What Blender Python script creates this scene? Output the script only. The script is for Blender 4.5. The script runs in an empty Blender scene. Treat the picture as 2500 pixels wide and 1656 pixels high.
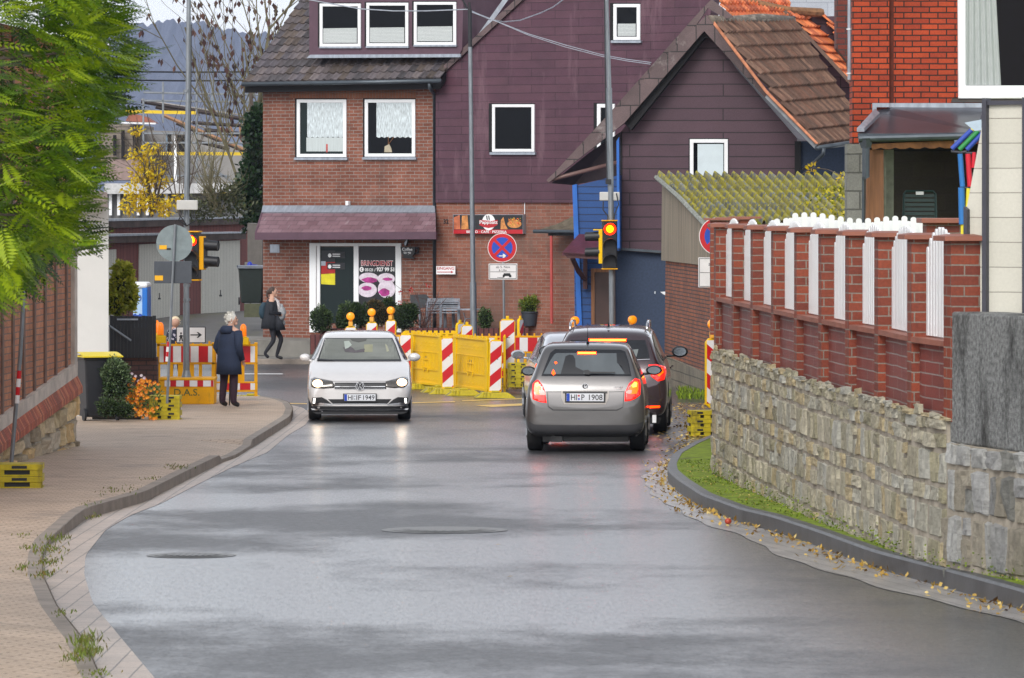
import bpy, bmesh, math, random
from mathutils import Vector, Matrix
from mathutils.bvhtree import BVHTree
SC = bpy.context.scene
# ---------------------------------------------------------------- camera
F = 12000.0; CX = 1250.0; HY = 480.0; CZ = 3.96        # focal length / principal column / horizon row, in photo pixels
cam = bpy.data.cameras.new('camera'); camo = bpy.data.objects.new('camera', cam)
SC.collection.objects.link(camo); SC.camera = camo
camo.location = (0, 0, CZ); camo.rotation_euler = (math.radians(90), 0, 0)
cam.sensor_width = 36; cam.lens = 36*F/2500; cam.shift_y = -(828-HY)/2500
cam.clip_start = 1; cam.clip_end = 6000
cam.dof.use_dof = True; cam.dof.focus_distance = 82; cam.dof.aperture_fstop = 16
# ---------------------------------------------------------------- sky, sun, exposure
W = bpy.data.worlds.new("World"); SC.world = W; W.use_nodes = True
nt = W.node_tree; nt.nodes.clear()
sky = nt.nodes.new('ShaderNodeTexSky'); sky.sky_type = 'NISHITA'; sky.sun_disc = False
sky.sun_elevation = math.radians(38); sky.sun_rotation = math.radians(200)
sky.air_density = 1.0; sky.dust_density = 3.0; sky.ozone_density = 1.0
hs = nt.nodes.new('ShaderNodeHueSaturation'); hs.inputs['Saturation'].default_value = 0.35
bg = nt.nodes.new('ShaderNodeBackground'); bg.inputs[1].default_value = 0.07
out = nt.nodes.new('ShaderNodeOutputWorld'); cl = nt.nodes.new('ShaderNodeBackground'); cl.inputs[0].default_value = (.86,.90,.97,1); cl.inputs[1].default_value = .80; tcw = nt.nodes.new('ShaderNodeTexCoord'); sx = nt.nodes.new('ShaderNodeSeparateXYZ'); rw_ = nt.nodes.new('ShaderNodeValToRGB'); rw_.color_ramp.elements[0].color = (.88,.91,.97,1); rw_.color_ramp.elements[0].position = .10; rw_.color_ramp.elements[1].color = (.33,.35,.38,1); rw_.color_ramp.elements[1].position = .75; nt.links.new(tcw.outputs['Generated'], sx.inputs[0]); nt.links.new(sx.outputs['Z'], rw_.inputs[0]); nt.links.new(rw_.outputs[0], cl.inputs[0]); ad = nt.nodes.new('ShaderNodeAddShader')
nt.links.new(sky.outputs[0], hs.inputs['Color']); nt.links.new(hs.outputs[0], bg.inputs[0]); nt.links.new(bg.outputs[0], ad.inputs[0]); nt.links.new(cl.outputs[0], ad.inputs[1]); nt.links.new(ad.outputs[0], out.inputs[0])
sun = bpy.data.lights.new('sun', 'SUN'); sun.energy = 1.4; sun.angle = math.radians(25); sun.color = (1, .97, .93)
suno = bpy.data.objects.new('sun', sun); SC.collection.objects.link(suno)
suno.rotation_euler = (math.radians(52), 0, math.radians(-20))
SC.view_settings.view_transform = 'Standard'; SC.view_settings.look = 'None'
SC.view_settings.exposure = 0.40; SC.view_settings.gamma = 1
SC.render.resolution_x = 1024; SC.render.resolution_y = 678
rnd = random.Random(7)
# ---------------------------------------------------------------- pixel -> place
def P(px, py, Y): return Vector(((px-CX)/F*Y, Y, CZ-(py-HY)/F*Y))
def rz(Y):
    if Y < 80: return 1.36-0.0141*Y
    if Y > 116: return 0.0
    t = (Y-80)/36.0; return 0.232*(1-t)**2*(1+.15*t)
def GY(py, h=0.0):
    lo, hi = 5.0, 900.0
    for _ in range(50):
        m = (lo+hi)/2
        if HY+F*(CZ-rz(m)-h)/m > py: lo = m
        else: hi = m
    return lo
def G(px, py, h=0.0):
    Y = GY(py, h); return Vector(((px-CX)/F*Y, Y, rz(Y)+h))
class Plane:                       # vertical wall plane; right end nearer by k metres per metre
    def __init__(s, px, Y, k): u = (px-CX)/F; s.k = k; s.C = Y*(1+k*u)
    def Y(s, px): return s.C/(1+s.k*(px-CX)/F)
    def __call__(s, px, py, d=0.0):
        return P(px, py, s.Y(px)-d)
    def n(s): return Vector((-s.k, -1, 0)).normalized()
    def r(s): return Vector((1, -s.k, 0)).normalized()
class Fr:                          # local frame on a surface: x right, y up, d outwards
    def __init__(s, o, r=(1,0,0), u=(0,0,1)):
        s.o = Vector(o); s.r = Vector(r).normalized(); s.u = Vector(u).normalized(); s.n = s.r.cross(s.u)
    def __call__(s, x, y, d=0.0): return s.o+s.r*x+s.u*y+s.n*d
# ---------------------------------------------------------------- mesh builder
ROOTM = {}
class MB:
    def __init__(s): s.v = []; s.f = []; s.m = []; s.t = []
    def add(s, vs, fs, m=0, t=1.0):
        o = len(s.v); s.v += [Vector(p) for p in vs]
        for f in fs: s.f.append([i+o for i in f]); s.m.append(m); s.t.append(t)
        return s
    def box(s, x0, x1, y0, y1, z0, z1, m=0, t=1.0):
        return s.add([(x0,y0,z0),(x1,y0,z0),(x1,y1,z0),(x0,y1,z0),(x0,y0,z1),(x1,y0,z1),(x1,y1,z1),(x0,y1,z1)],
            [(0,3,2,1),(4,5,6,7),(0,1,5,4),(1,2,6,5),(2,3,7,6),(3,0,4,7)], m, t)
    def fbox(s, fr, x0, x1, y0, y1, d0, d1, m=0, t=1.0):
        c = [fr(x,y,d) for d in (d1,d0) for (x,y) in ((x0,y0),(x1,y0),(x1,y1),(x0,y1))]
        return s.add(c, [(0,1,2,3),(7,6,5,4),(0,4,5,1),(1,5,6,2),(2,6,7,3),(3,7,4,0)], m, t)
    def prism(s, pts, e, m=0, t=1.0):      # pts seen counter-clockwise from outside, e = thickness vector pointing inside
        n = len(pts); pts = [Vector(p) for p in pts]; e = Vector(e)
        return s.add(pts+[p+e for p in pts], [list(range(n)), list(range(2*n-1, n-1, -1))]+[[(i+1)%n, i, i+n, (i+1)%n+n] for i in range(n)], m, t)
    def poly(s, fr, pts, d0, d1, m=0, t=1.0):
        return s.prism([fr(x,y,d1) for x,y in pts], fr.n*(d0-d1), m, t)
    def wall(s, pl, pts, d1=0.0, th=.3, m=0, t=1.0):   # polygon of photo pixels on a wall plane (clockwise or not)
        p = [pl(x,y,d1) for x,y in pts]
        a = sum((p[i].x*p[(i+1)%len(p)].z-p[(i+1)%len(p)].x*p[i].z) for i in range(len(p)))
        if a < 0: p = p[::-1]
        return s.prism(p, -pl.n()*th, m, t)
    def cyl(s, a, b, r0, r1=None, n=12, caps=True, m=0, t=1.0):
        a = Vector(a); b = Vector(b); r1 = r0 if r1 is None else r1
        return s.tube([a, b], [r0, r1], n, caps, m, t)
    def tube(s, path, r, n=8, caps=True, m=0, t=1.0, sq=1.0):
        path = [Vector(p) for p in path]; k = len(path)
        if not hasattr(r, '__len__'): r = [r]*k
        vs = []; prev = None
        for i, p in enumerate(path):
            d = (path[min(i+1,k-1)]-path[max(i-1,0)]).normalized()
            if prev is None: a = Vector((0,0,1)) if abs(d.z) < .9 else Vector((1,0,0)); x = a.cross(d).normalized()
            else: x = (prev-d*prev.dot(d)).normalized()
            prev = x; y = d.cross(x)
            for j in range(n):
                an = 2*math.pi*j/n; vs.append(p+(x*math.cos(an)+y*math.sin(an)*sq)*r[i])
        fs = [[i*n+j, i*n+(j+1)%n, (i+1)*n+(j+1)%n, (i+1)*n+j] for i in range(k-1) for j in range(n)]
        if caps: fs += [list(range(n))[::-1], list(range((k-1)*n, k*n))]
        return s.add(vs, fs, m, t)
    def lathe(s, prof, c=(0,0,0), n=16, m=0, t=1.0, sx=1, sy=1, R=None):
        c = Vector(c); vs = []
        for r, z in prof:
            for j in range(n):
                an = 2*math.pi*j/n; q = Vector((r*math.cos(an)*sx, r*math.sin(an)*sy, z)); vs.append(c+(R@q if R else q))
        k = len(prof)
        fs = [[i*n+j, i*n+(j+1)%n, (i+1)*n+(j+1)%n, (i+1)*n+j] for i in range(k-1) for j in range(n)]
        fs += [list(range(n))[::-1], list(range((k-1)*n, k*n))]
        return s.add(vs, fs, m, t)
    def ball(s, c, r, sx=1, sy=1, sz=1, n=14, m=0, t=1.0, R=None):
        k = n//2+1
        return s.lathe([(max(r*math.sin(math.pi*i/k), r*.02), -r*math.cos(math.pi*i/k)*sz) for i in range(k+1)], c, n, m, t, sx, sy, R)
    def grid(s, fn, nu, nv, m=0, t=1.0, tf=None):
        o = len(s.v)
        for j in range(nv+1):
            for i in range(nu+1): s.v.append(Vector(fn(i/nu, j/nv)))
        for j in range(nv):
            for i in range(nu):
                a = o+j*(nu+1)+i; s.f.append([a, a+1, a+nu+2, a+nu+1]); s.m.append(m)
                s.t.append(tf((i+.5)/nu, (j+.5)/nv) if tf else t)
        return s
    def build(s, name, mats, parent=None, smooth=False, bevel=0, local=False, origin=None, seg=2, autos=None):
        if not isinstance(mats, (list, tuple)): mats = [mats]
        vs = s.v
        if parent is not None and not local:
            M = ROOTM[parent.name].inverted(); vs = [M@p for p in s.v]
        if parent is None:
            if origin is None:
                lo = Vector((min(p.x for p in vs), min(p.y for p in vs), min(p.z for p in vs))); hi = Vector((max(p.x for p in vs), max(p.y for p in vs), 0))
                origin = Vector(((lo.x+hi.x)/2, (lo.y+hi.y)/2, lo.z))
            origin = Vector(origin)
            vs = [p-origin for p in vs]
        me = bpy.data.meshes.new(name); me.from_pydata([tuple(p) for p in vs], [], s.f)
        for m in mats: me.materials.append(m)
        me.polygons.foreach_set('material_index', s.m)
        if smooth: me.polygons.foreach_set('use_smooth', [True]*len(s.f))
        me.update()
        UV = []; TT = []; src = s.v if parent is not None else [p+origin for p in vs]
        vi = [0]*len(me.loops); me.loops.foreach_get('vertex_index', vi)
        for pi, pg in enumerate(me.polygons):
            ids = vi[pg.loop_start:pg.loop_start+pg.loop_total]
            n = pg.normal if parent is None or local else None
            if n is None:
                q = [src[i] for i in ids]; n = Vector((0,0,0))
                for i in range(len(q)): n += q[i].cross(q[(i+1)%len(q)])
                n = n.normalized() if n.length > 1e-12 else Vector((0,0,1))
            if abs(n.z) > .97: tx = Vector((1,0,0)); ty = Vector((0,1,0))
            else: tx = Vector((0,0,1)).cross(n).normalized(); ty = n.cross(tx)
            tt = s.t[pi]; tt = [tt,tt,tt,1.0] if not hasattr(tt, '__len__') else [tt[0],tt[1],tt[2],1.0]
            for k in ids: p = src[k]; UV += [p.dot(tx), p.dot(ty)]; TT += tt
        me.uv_layers.new(name='UVMap'); me.uv_layers['UVMap'].data.foreach_set('uv', UV)
        me.color_attributes.new('tint', 'FLOAT_COLOR', 'CORNER'); me.color_attributes['tint'].data.foreach_set('color', TT)
        o = bpy.data.objects.new(name, me); SC.collection.objects.link(o)
        if parent is not None: o.parent = parent; ROOTM[o.name] = ROOTM[parent.name]
        else: o.location = origin; ROOTM[o.name] = Matrix.Translation(origin)
        if bevel:
            b = o.modifiers.new('bevel', 'BEVEL'); b.width = bevel; b.segments = seg; b.limit_method = 'ANGLE'; b.angle_limit = math.radians(40)
        if autos:
            me.polygons.foreach_set('use_smooth', [True]*len(s.f))
            w = o.modifiers.new('wn', 'WEIGHTED_NORMAL') if False else None
            try: me.set_sharp_from_angle(angle=math.radians(autos))
            except Exception: pass
        return o
def tag(o, label=None, cat=None, group=None, kind=None):
    if label: o['label'] = label
    if cat: o['category'] = cat
    if group: o['group'] = group
    if kind: o['kind'] = kind
    return o
def thing(name, label, cat, loc=(0,0,0), rzz=0.0, group=None):
    o = bpy.data.objects.new(name, None); SC.collection.objects.link(o); o.empty_display_size = .2
    place(o, loc, rzz); return tag(o, label, cat, group)
def place(o, loc, rzz=0.0):
    o.location = Vector(loc); o.rotation_euler = (0, 0, rzz)
    ROOTM[o.name] = Matrix.Translation(Vector(loc))@Matrix.Rotation(rzz, 4, 'Z')
def kids(o): return [c for c in SC.collection.objects if c.parent == o]
def dup(root, loc, rzz=0.0, label=None, tilt=None):
    allo = list(SC.collection.objects)
    def cp(o, par):
        c = o.copy(); SC.collection.objects.link(c)
        if par is not None: c.parent = par
        for ch in allo:
            if ch.parent == o: cp(ch, c)
        return c
    r = cp(root, None); place(r, loc, rzz)
    if tilt: r.rotation_euler = (tilt[0], tilt[1], rzz)
    if label: r['label'] = label
    return r
# ---------------------------------------------------------------- text as mesh
def text(s, fr, name, mat, parent, w=None, h=None, d0=0.0, d1=.004, x=0.0, y=0.0, bold=0.0, shear=0.0, align='C'):
    cu = bpy.data.curves.new('t', 'FONT'); cu.body = s; cu.size = 1; cu.offset = bold; cu.shear = shear; cu.resolution_u = 3
    ob = bpy.data.objects.new('t', cu); SC.collection.objects.link(ob)
    dg = bpy.context.evaluated_depsgraph_get(); dg.update()
    me = bpy.data.meshes.new_from_object(ob.evaluated_get(dg))
    bm = bmesh.new(); bm.from_mesh(me); bmesh.ops.remove_doubles(bm, verts=bm.verts, dist=1e-5)
    xs = [v.co.x for v in bm.verts]; ys = [v.co.y for v in bm.verts]
    x0, x1, y0, y1 = min(xs), max(xs), min(ys), max(ys)
    sc = (h/(y1-y0)) if h else (w/(x1-x0)); sx = (w/(x1-x0)) if w else sc; sy = sc
    mb = MB(); ox = x-(x1-x0)*sx/2 if align == 'C' else x
    bm.verts.index_update()
    pts = [(ox+(v.co.x-x0)*sx, y+(v.co.y-(y0+y1)/2)*sy) for v in bm.verts]
    fs = [[v.index for v in f.verts] for f in bm.faces]
    if bm.faces and sum(f.normal.z if f.normal.z else f.calc_area() for f in bm.faces) < 0: fs = [f[::-1] for f in fs]
    mb.add([fr(a, b, d1) for a, b in pts], fs)
    n = len(pts); side = []
    for e in bm.edges:
        if len(e.link_faces) == 1: side.append([e.verts[0].index, e.verts[1].index, e.verts[1].index+n, e.verts[0].index+n])
    mb.v += [fr(a, b, d0) for a, b in pts]
    for f in side: mb.f.append(f); mb.m.append(0); mb.t.append(1.0)
    bm.free(); bpy.data.objects.remove(ob); bpy.data.meshes.remove(me)
    return mb.build(name, mat, parent)
# ---------------------------------------------------------------- materials
def _new(name):
    m = bpy.data.materials.new(name); m.use_nodes = True; n = m.node_tree
    return m, n, n.nodes['Principled BSDF'], n.links.new
def _uv(n, L, scale=(1,1,1), obj=False):
    tc = n.nodes.new('ShaderNodeTexCoord'); mp = n.nodes.new('ShaderNodeMapping'); mp.inputs['Scale'].default_value = scale
    L(tc.outputs['Object' if obj else 'UV'], mp.inputs['Vector']); return mp.outputs[0]
def _noise(n, L, vec, sc, det=4, rough=.6):
    t = n.nodes.new('ShaderNodeTexNoise'); t.inputs['Scale'].default_value = sc; t.inputs['Detail'].default_value = det; t.inputs['Roughness'].default_value = rough
    L(vec, t.inputs['Vector']); return t.outputs['Fac']
def _ramp(n, L, fac, stops):
    r = n.nodes.new('ShaderNodeValToRGB'); e = r.color_ramp.elements
    e[0].position = stops[0][0]; e[0].color = (*stops[0][1], 1); e[1].position = stops[-1][0]; e[1].color = (*stops[-1][1], 1)
    for p, c in stops[1:-1]: k = e.new(p); k.color = (*c, 1)
    L(fac, r.inputs[0]); return r.outputs[0]
def _mix(n, L, a, b, fac, mode='MIX'):
    m = n.nodes.new('ShaderNodeMix'); m.data_type = 'RGBA'; m.blend_type = mode
    for k, v in ((6, a), (7, b), (0, fac)):
        if hasattr(v, 'is_linked') or hasattr(v, 'links'): L(v, m.inputs[k])
        elif k == 0: m.inputs[0].default_value = v
        else: m.inputs[k].default_value = (*v, 1)
    return m.outputs[2]
def _bump(n, L, b, h, st=.3, dist=.02):
    bu = n.nodes.new('ShaderNodeBump'); bu.inputs['Strength'].default_value = st; bu.inputs['Distance'].default_value = dist
    L(h, bu.inputs['Height']); L(bu.outputs[0], b.inputs['Normal'])
def g3(v): return (v, v, v)
def plain(name, col, rough=.6, metal=0.0, var=.15, sc=6, bump=.0, coat=0.0, tint=False, emit=None, es=0, dirt=None, stretch=(1,1,1), spec=None, trans=0, alpha=1):
    m, n, b, L = _new(name)
    b.inputs['Roughness'].default_value = rough; b.inputs['Metallic'].default_value = metal
    if coat: b.inputs['Coat Weight'].default_value = coat; b.inputs['Coat Roughness'].default_value = .06
    if spec is not None: b.inputs['Specular IOR Level'].default_value = spec
    if var or bump or dirt or tint:
        v = _uv(n, L, stretch); f = _noise(n, L, v, sc)
        c = _ramp(n, L, f, [(.3, tuple(x*(1-var) for x in col)), (.7, tuple(min(1, x*(1+var)) for x in col))])
        if dirt:
            f2 = _noise(n, L, _uv(n, L, (1,.35,1)), dirt[1], 6, .7); r2 = _ramp(n, L, f2, [(dirt[2], g3(0)), (min(dirt[2]+.15, 1), g3(1))])
            c = _mix(n, L, c, dirt[0], r2)
        if tint:
            a = n.nodes.new('ShaderNodeAttribute'); a.attribute_name = 'tint'; c = _mix(n, L, c, a.outputs['Color'], 1.0, 'MULTIPLY')
        L(c, b.inputs['Base Color'])
        if bump: _bump(n, L, b, _noise(n, L, v, sc*4, 5), bump, .01)
    else: b.inputs['Base Color'].default_value = (*col, 1)
    if emit: b.inputs['Emission Color'].default_value = (*emit, 1); b.inputs['Emission Strength'].default_value = es
    if trans: b.inputs['Transmission Weight'].default_value = trans
    if alpha < 1: b.inputs['Alpha'].default_value = alpha
    return m
def brick(name, c1, c2, mort, w=.25, h=.0833, ms=.008, rough=.85, var=.35, bump=.5, patch=None, off=.5, scale=1.0, rot=0, msm=.1, tint=False, fine=.2):
    m, n, b, L = _new(name); v = _uv(n, L, (1,1,1))
    if rot:
        v.node.inputs['Rotation'].default_value = (0, 0, rot)
    t = n.nodes.new('ShaderNodeTexBrick'); t.offset = off; t.inputs['Scale'].default_value = scale
    t.inputs['Brick Width'].default_value = w; t.inputs['Row Height'].default_value = h; t.inputs['Mortar Size'].default_value = ms; t.inputs['Mortar Smooth'].default_value = msm
    t.inputs['Color1'].default_value = (*c1, 1); t.inputs['Color2'].default_value = (*c2, 1); t.inputs['Mortar'].default_value = (*mort, 1); t.inputs['Bias'].default_value = 0
    nz0 = _noise(n, L, v, 1.5, 2); dv = n.nodes.new('ShaderNodeVectorMath'); dv.operation = 'MULTIPLY_ADD'
    L(nz0, dv.inputs[0]); dv.inputs[1].default_value = (.02, .02, 0); L(v, dv.inputs[2]); L(dv.outputs[0], t.inputs['Vector'])
    nz = _noise(n, L, v, 1.3, 6, .7); c = _mix(n, L, t.outputs['Color'], _ramp(n, L, nz, [(.25, g3(1-var)), (.75, g3(1+var*.6))]), 1.0, 'MULTIPLY')
    nf = _noise(n, L, v, 40, 3); c = _mix(n, L, c, _ramp(n, L, nf, [(.3, g3(1-fine)), (.7, g3(1+fine*.7))]), 1.0, 'MULTIPLY')
    if patch:
        f2 = _noise(n, L, _uv(n, L, patch[3] if len(patch) > 3 else (1,1,1)), patch[1], 6, .7); c = _mix(n, L, c, patch[0], _ramp(n, L, f2, [(patch[2], g3(0)), (patch[2]+.12, g3(.85))]))
    if tint:
        a = n.nodes.new('ShaderNodeAttribute'); a.attribute_name = 'tint'; c = _mix(n, L, c, a.outputs['Color'], 1.0, 'MULTIPLY')
    L(c, b.inputs['Base Color']); b.inputs['Roughness'].default_value = rough
    inv = n.nodes.new('ShaderNodeMath'); inv.operation = 'SUBTRACT'; inv.inputs[0].default_value = 1.0; L(t.outputs['Fac'], inv.inputs[1])
    ad = n.nodes.new('ShaderNodeMath'); ad.operation = 'MULTIPLY_ADD'; L(nf, ad.inputs[0]); ad.inputs[1].default_value = .25; L(inv.outputs[0], ad.inputs[2])
    _bump(n, L, b, ad.outputs[0], bump, .01); return m
def leafmat(name, c1, c2, c3, rough=.5, trans=.3):
    m, n, b, L = _new(name); a = n.nodes.new('ShaderNodeAttribute'); a.attribute_name = 'tint'
    sep = n.nodes.new('ShaderNodeSeparateColor'); L(a.outputs['Color'], sep.inputs[0])
    c = _ramp(n, L, sep.outputs[0], [(0, c1), (.5, c2), (1, c3)]); L(c, b.inputs['Base Color']); b.inputs['Roughness'].default_value = rough
    tr = n.nodes.new('ShaderNodeBsdfTranslucent'); L(c, tr.inputs['Color']); mx = n.nodes.new('ShaderNodeMixShader'); mx.inputs[0].default_value = trans
    L(b.outputs[0], mx.inputs[1]); L(tr.outputs[0], mx.inputs[2]); L(mx.outputs[0], n.nodes['Material Output'].inputs[0]); return m
def tinted(name, rough=.85, var=.25, sc=12, bump=.6, moss=None, dist=.02):   # colour comes per face from the mesh
    m, n, b, L = _new(name); a = n.nodes.new('ShaderNodeAttribute'); a.attribute_name = 'tint'; v = _uv(n, L)
    f = _noise(n, L, v, sc, 6, .7); c = _mix(n, L, a.outputs['Color'], _ramp(n, L, f, [(.3, g3(1-var)), (.7, g3(1+var))]), 1.0, 'MULTIPLY')
    if moss:
        f2 = _noise(n, L, v, moss[1], 6, .75); c = _mix(n, L, c, moss[0], _ramp(n, L, f2, [(moss[2], g3(0)), (moss[2]+.12, g3(.9))]))
    L(c, b.inputs['Base Color']); b.inputs['Roughness'].default_value = rough
    _bump(n, L, b, _noise(n, L, v, sc*2.5, 6, .75), bump, dist); return m
def glow(name, col, s, base=None):
    m, n, b, L = _new(name); b.inputs['Base Color'].default_value = (*(base or col), 1); b.inputs['Emission Color'].default_value = (*col, 1); b.inputs['Emission Strength'].default_value = s; b.inputs['Roughness'].default_value = .2; return m
# ================================================================ setting: ground, road, pavements
def polyY(pts, h=0.0):             # photo pixels on the ground -> list of (Y, X), near to far
    q = [G(x, y, h) for x, y in pts]; return [(p.y, p.x) for p in q]
def interp(tab, Y):
    if Y <= tab[0][0]: return tab[0][1]+(Y-tab[0][0])*(tab[1][1]-tab[0][1])/(tab[1][0]-tab[0][0])
    for (a, xa), (b, xb) in zip(tab, tab[1:]):
        if Y <= b: return xa+(xb-xa)*(Y-a)/(b-a)
    return tab[-1][1]
def smooth_tab(tab, step=.4, w=1):
    n = int((tab[-1][0]-tab[0][0])/step); t = [(tab[0][0]+i*step, interp(tab, tab[0][0]+i*step)) for i in range(n+1)]+[tab[-1]]
    for _ in range(w): t = [t[0]]+[(t[i][0], (t[i-1][1]+2*t[i][1]+t[i+1][1])/4) for i in range(1, len(t)-1)]+[t[-1]]
    return t
A_L = polyY([(500,1800),(377,1656),(293,1556),(226,1473),(205,1402),(209,1356),(259,1293),(318,1259),(393,1230),(473,1188),(565,1142),(619,1119),(653,1105),(703,1063),(745,1038),(762,1015),(740,996),(690,985)])
K_L = polyY([(330,1800),(240,1656),(212,1586),(176,1540),(140,1494),(106,1418),(104,1368),(117,1335),(167,1301),(212,1268),(356,1226),(450,1177),(544,1130),(577,1119),(678,1054),(709,1033),(716,1014),(706,998),(680,989),(634,982),(583,977)])
K_L.append((K_L[-1][0]+.5, K_L[-1][1]-3)); K_L.append((K_L[-1][0]+.6, -30))
A_L.append((K_L[-3][0], K_L[-3][1]+.2)); A_L.append((K_L[-2][0]+.05, K_L[-2][1])); A_L.append((K_L[-1][0]+.2, -30))
A_R = polyY([(3000,1740),(2500,1526),(2303,1471),(2134,1431),(1990,1389),(1922,1363),(1817,1313),(1732,1283),(1682,1262),(1622,1228),(1578,1192),(1570,1168),(1606,1135),(1648,1114),(1703,1084),(1740,1070),(1900,1055)])
K_R = polyY([(3000,1680),(2500,1492),(2303,1435),(2134,1389),(1990,1334),(1880,1296),(1808,1279),(1711,1241),(1656,1203),(1631,1180),(1629,1162),(1644,1135),(1686,1110),(1732,1089),(1830,1068),(1990,1052)])
tL, tAL, tR, tAR = smooth_tab(K_L), smooth_tab(A_L), smooth_tab(K_R), smooth_tab(A_R)
M = {}
def asphalt():
    m, n, b, L = _new('wet_asphalt'); v = _uv(n, L)
    f = _noise(n, L, v, 34, 6, .85); c = _ramp(n, L, f, [(.34, g3(.006)), (.52, (.03,.031,.034)), (.68, g3(.14))])
    b1 = _noise(n, L, v, .17, 3, .5); b2 = _noise(n, L, _uv(n, L, (.8,.45,1)), .8, 10, .76); bm_ = n.nodes.new('ShaderNodeMath'); bm_.operation = 'MULTIPLY_ADD'; L(b1, bm_.inputs[0]); bm_.inputs[1].default_value = .6
    bs_ = n.nodes.new('ShaderNodeMath'); bs_.operation = 'MULTIPLY'; L(b2, bs_.inputs[0]); bs_.inputs[1].default_value = .4; L(bs_.outputs[0], bm_.inputs[2]); big = bm_.outputs[0]
    vo = n.nodes.new('ShaderNodeTexVoronoi'); vo.feature = 'DISTANCE_TO_EDGE'; vo.inputs['Scale'].default_value = .16; dv = n.nodes.new('ShaderNodeVectorMath'); dv.operation = 'MULTIPLY_ADD'
    nd = n.nodes.new('ShaderNodeTexNoise'); nd.inputs['Scale'].default_value = .9; nd.inputs['Detail'].default_value = 6; L(v, nd.inputs['Vector']); L(nd.outputs['Color'], dv.inputs[0]); dv.inputs[1].default_value = (1.6,1.6,0); L(v, dv.inputs[2]); L(dv.outputs[0], vo.inputs['Vector'])
    crack = _ramp(n, L, vo.outputs['Distance'], [(.0015, g3(1)), (.005, g3(0))]); c = _mix(n, L, c, g3(.006), crack)
    pool = _ramp(n, L, big, [(.44, g3(0)), (.53, g3(1))])
    c = _mix(n, L, c, (.022,.023,.026), _ramp(n, L, big, [(.42, g3(0)), (.6, g3(.5))])); L(c, b.inputs['Base Color'])
    fine = _noise(n, L, v, 9, 5, .7)
    r1 = _ramp(n, L, fine, [(.3, g3(.44)), (.7, g3(.6))]); r2 = _ramp(n, L, fine, [(.3, g3(.32)), (.7, g3(.40))])
    L(_mix(n, L, r1, r2, pool), b.inputs['Roughness']); b.inputs['Specular IOR Level'].default_value = .6; gr_ = _noise(n, L, _uv(n, L, (1,.12,1)), 30, 4, .8); L(_mix(n, L, _ramp(n, L, big, [(.41, g3(.24)), (.525, g3(1))]), _ramp(n, L, gr_, [(.38, g3(.62)), (.58, g3(1))]), 1.0, 'MULTIPLY'), b.inputs['Coat Weight']); b.inputs['Coat Roughness'].default_value = .27; b.inputs['Coat IOR'].default_value = 1.9
    st = n.nodes.new('ShaderNodeMath'); st.operation = 'MULTIPLY_ADD'; L(pool, st.inputs[0]); st.inputs[1].default_value = -.12; st.inputs[2].default_value = .16
    bu = n.nodes.new('ShaderNodeBump'); bu.inputs['Distance'].default_value = .012; L(st.outputs[0], bu.inputs['Strength'])
    L(_noise(n, L, v, 55, 3, .7), bu.inputs['Height']); L(bu.outputs[0], b.inputs['Normal']); return m
M['asphalt'] = asphalt()
M['paver'] = brick('pink_grey_pavers', (.47,.35,.25), (.55,.42,.31), (.29,.21,.155), .21, .105, .010, rough=.62, var=.28, bump=.35, patch=((.16,.13,.11), .5, .6), rot=.15)
M['gutter'] = brick('gutter_pavers', (.48,.38,.31), (.42,.34,.28), (.13,.11,.09), .5, .16, .006, rough=.42, var=.25, bump=.25, rot=math.radians(90))
M['gutter_wet'] = brick('wet_gutter_pavers', (.42,.40,.39), (.34,.33,.33), (.12,.12,.12), .5, .16, .006, rough=.3, var=.3, bump=.3, rot=math.radians(80))
M['kerb'] = plain('kerb_concrete', (.25,.21,.175), .7, var=.25, sc=3, bump=.3)
M['kerb_dark'] = plain('wet_dark_kerb', (.075,.078,.082), .45, var=.3, sc=3, bump=.3)
M['moss'] = plain('moss', (.155,.22,.006), .95, var=.55, sc=5, bump=1.0, dirt=((.06,.055,.03), 1.5, .58))
M['soil'] = plain('ground', (.10,.085,.06), .95, var=.4, sc=.6, bump=.5)
M['concrete'] = plain('concrete_paving', (.19,.18,.16), .7, var=.2, sc=1.5, bump=.2, dirt=((.10,.095,.08), .6, .5))
def rows(lo, hi, st=.5):
    n = max(2, int((hi-lo)/st)); return [lo+(hi-lo)*i/n for i in range(n+1)]
# road surface
mb = MB(); R = rows(12, 117, 1.0)
mb.grid(lambda u, v: ((u-.5)*90, 12+105*v, rz(12+105*v)), 8, 105)
tag(mb.build('road', M['asphalt'], smooth=True), kind='structure')
mb = MB(); mb.grid(lambda u, v: ((u-.5)*5000, -60+5000*v*v, -1.2 if -60+5000*v*v < 100 else .3), 4, 60)
mb2 = MB(); mb2.grid(lambda u, v: ((u-.5)*5000, 130+4800*v, -.4+.02*min(40, 4800*v)), 2, 60)
tag(mb2.build('ground', M['soil']), kind='structure')
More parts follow.
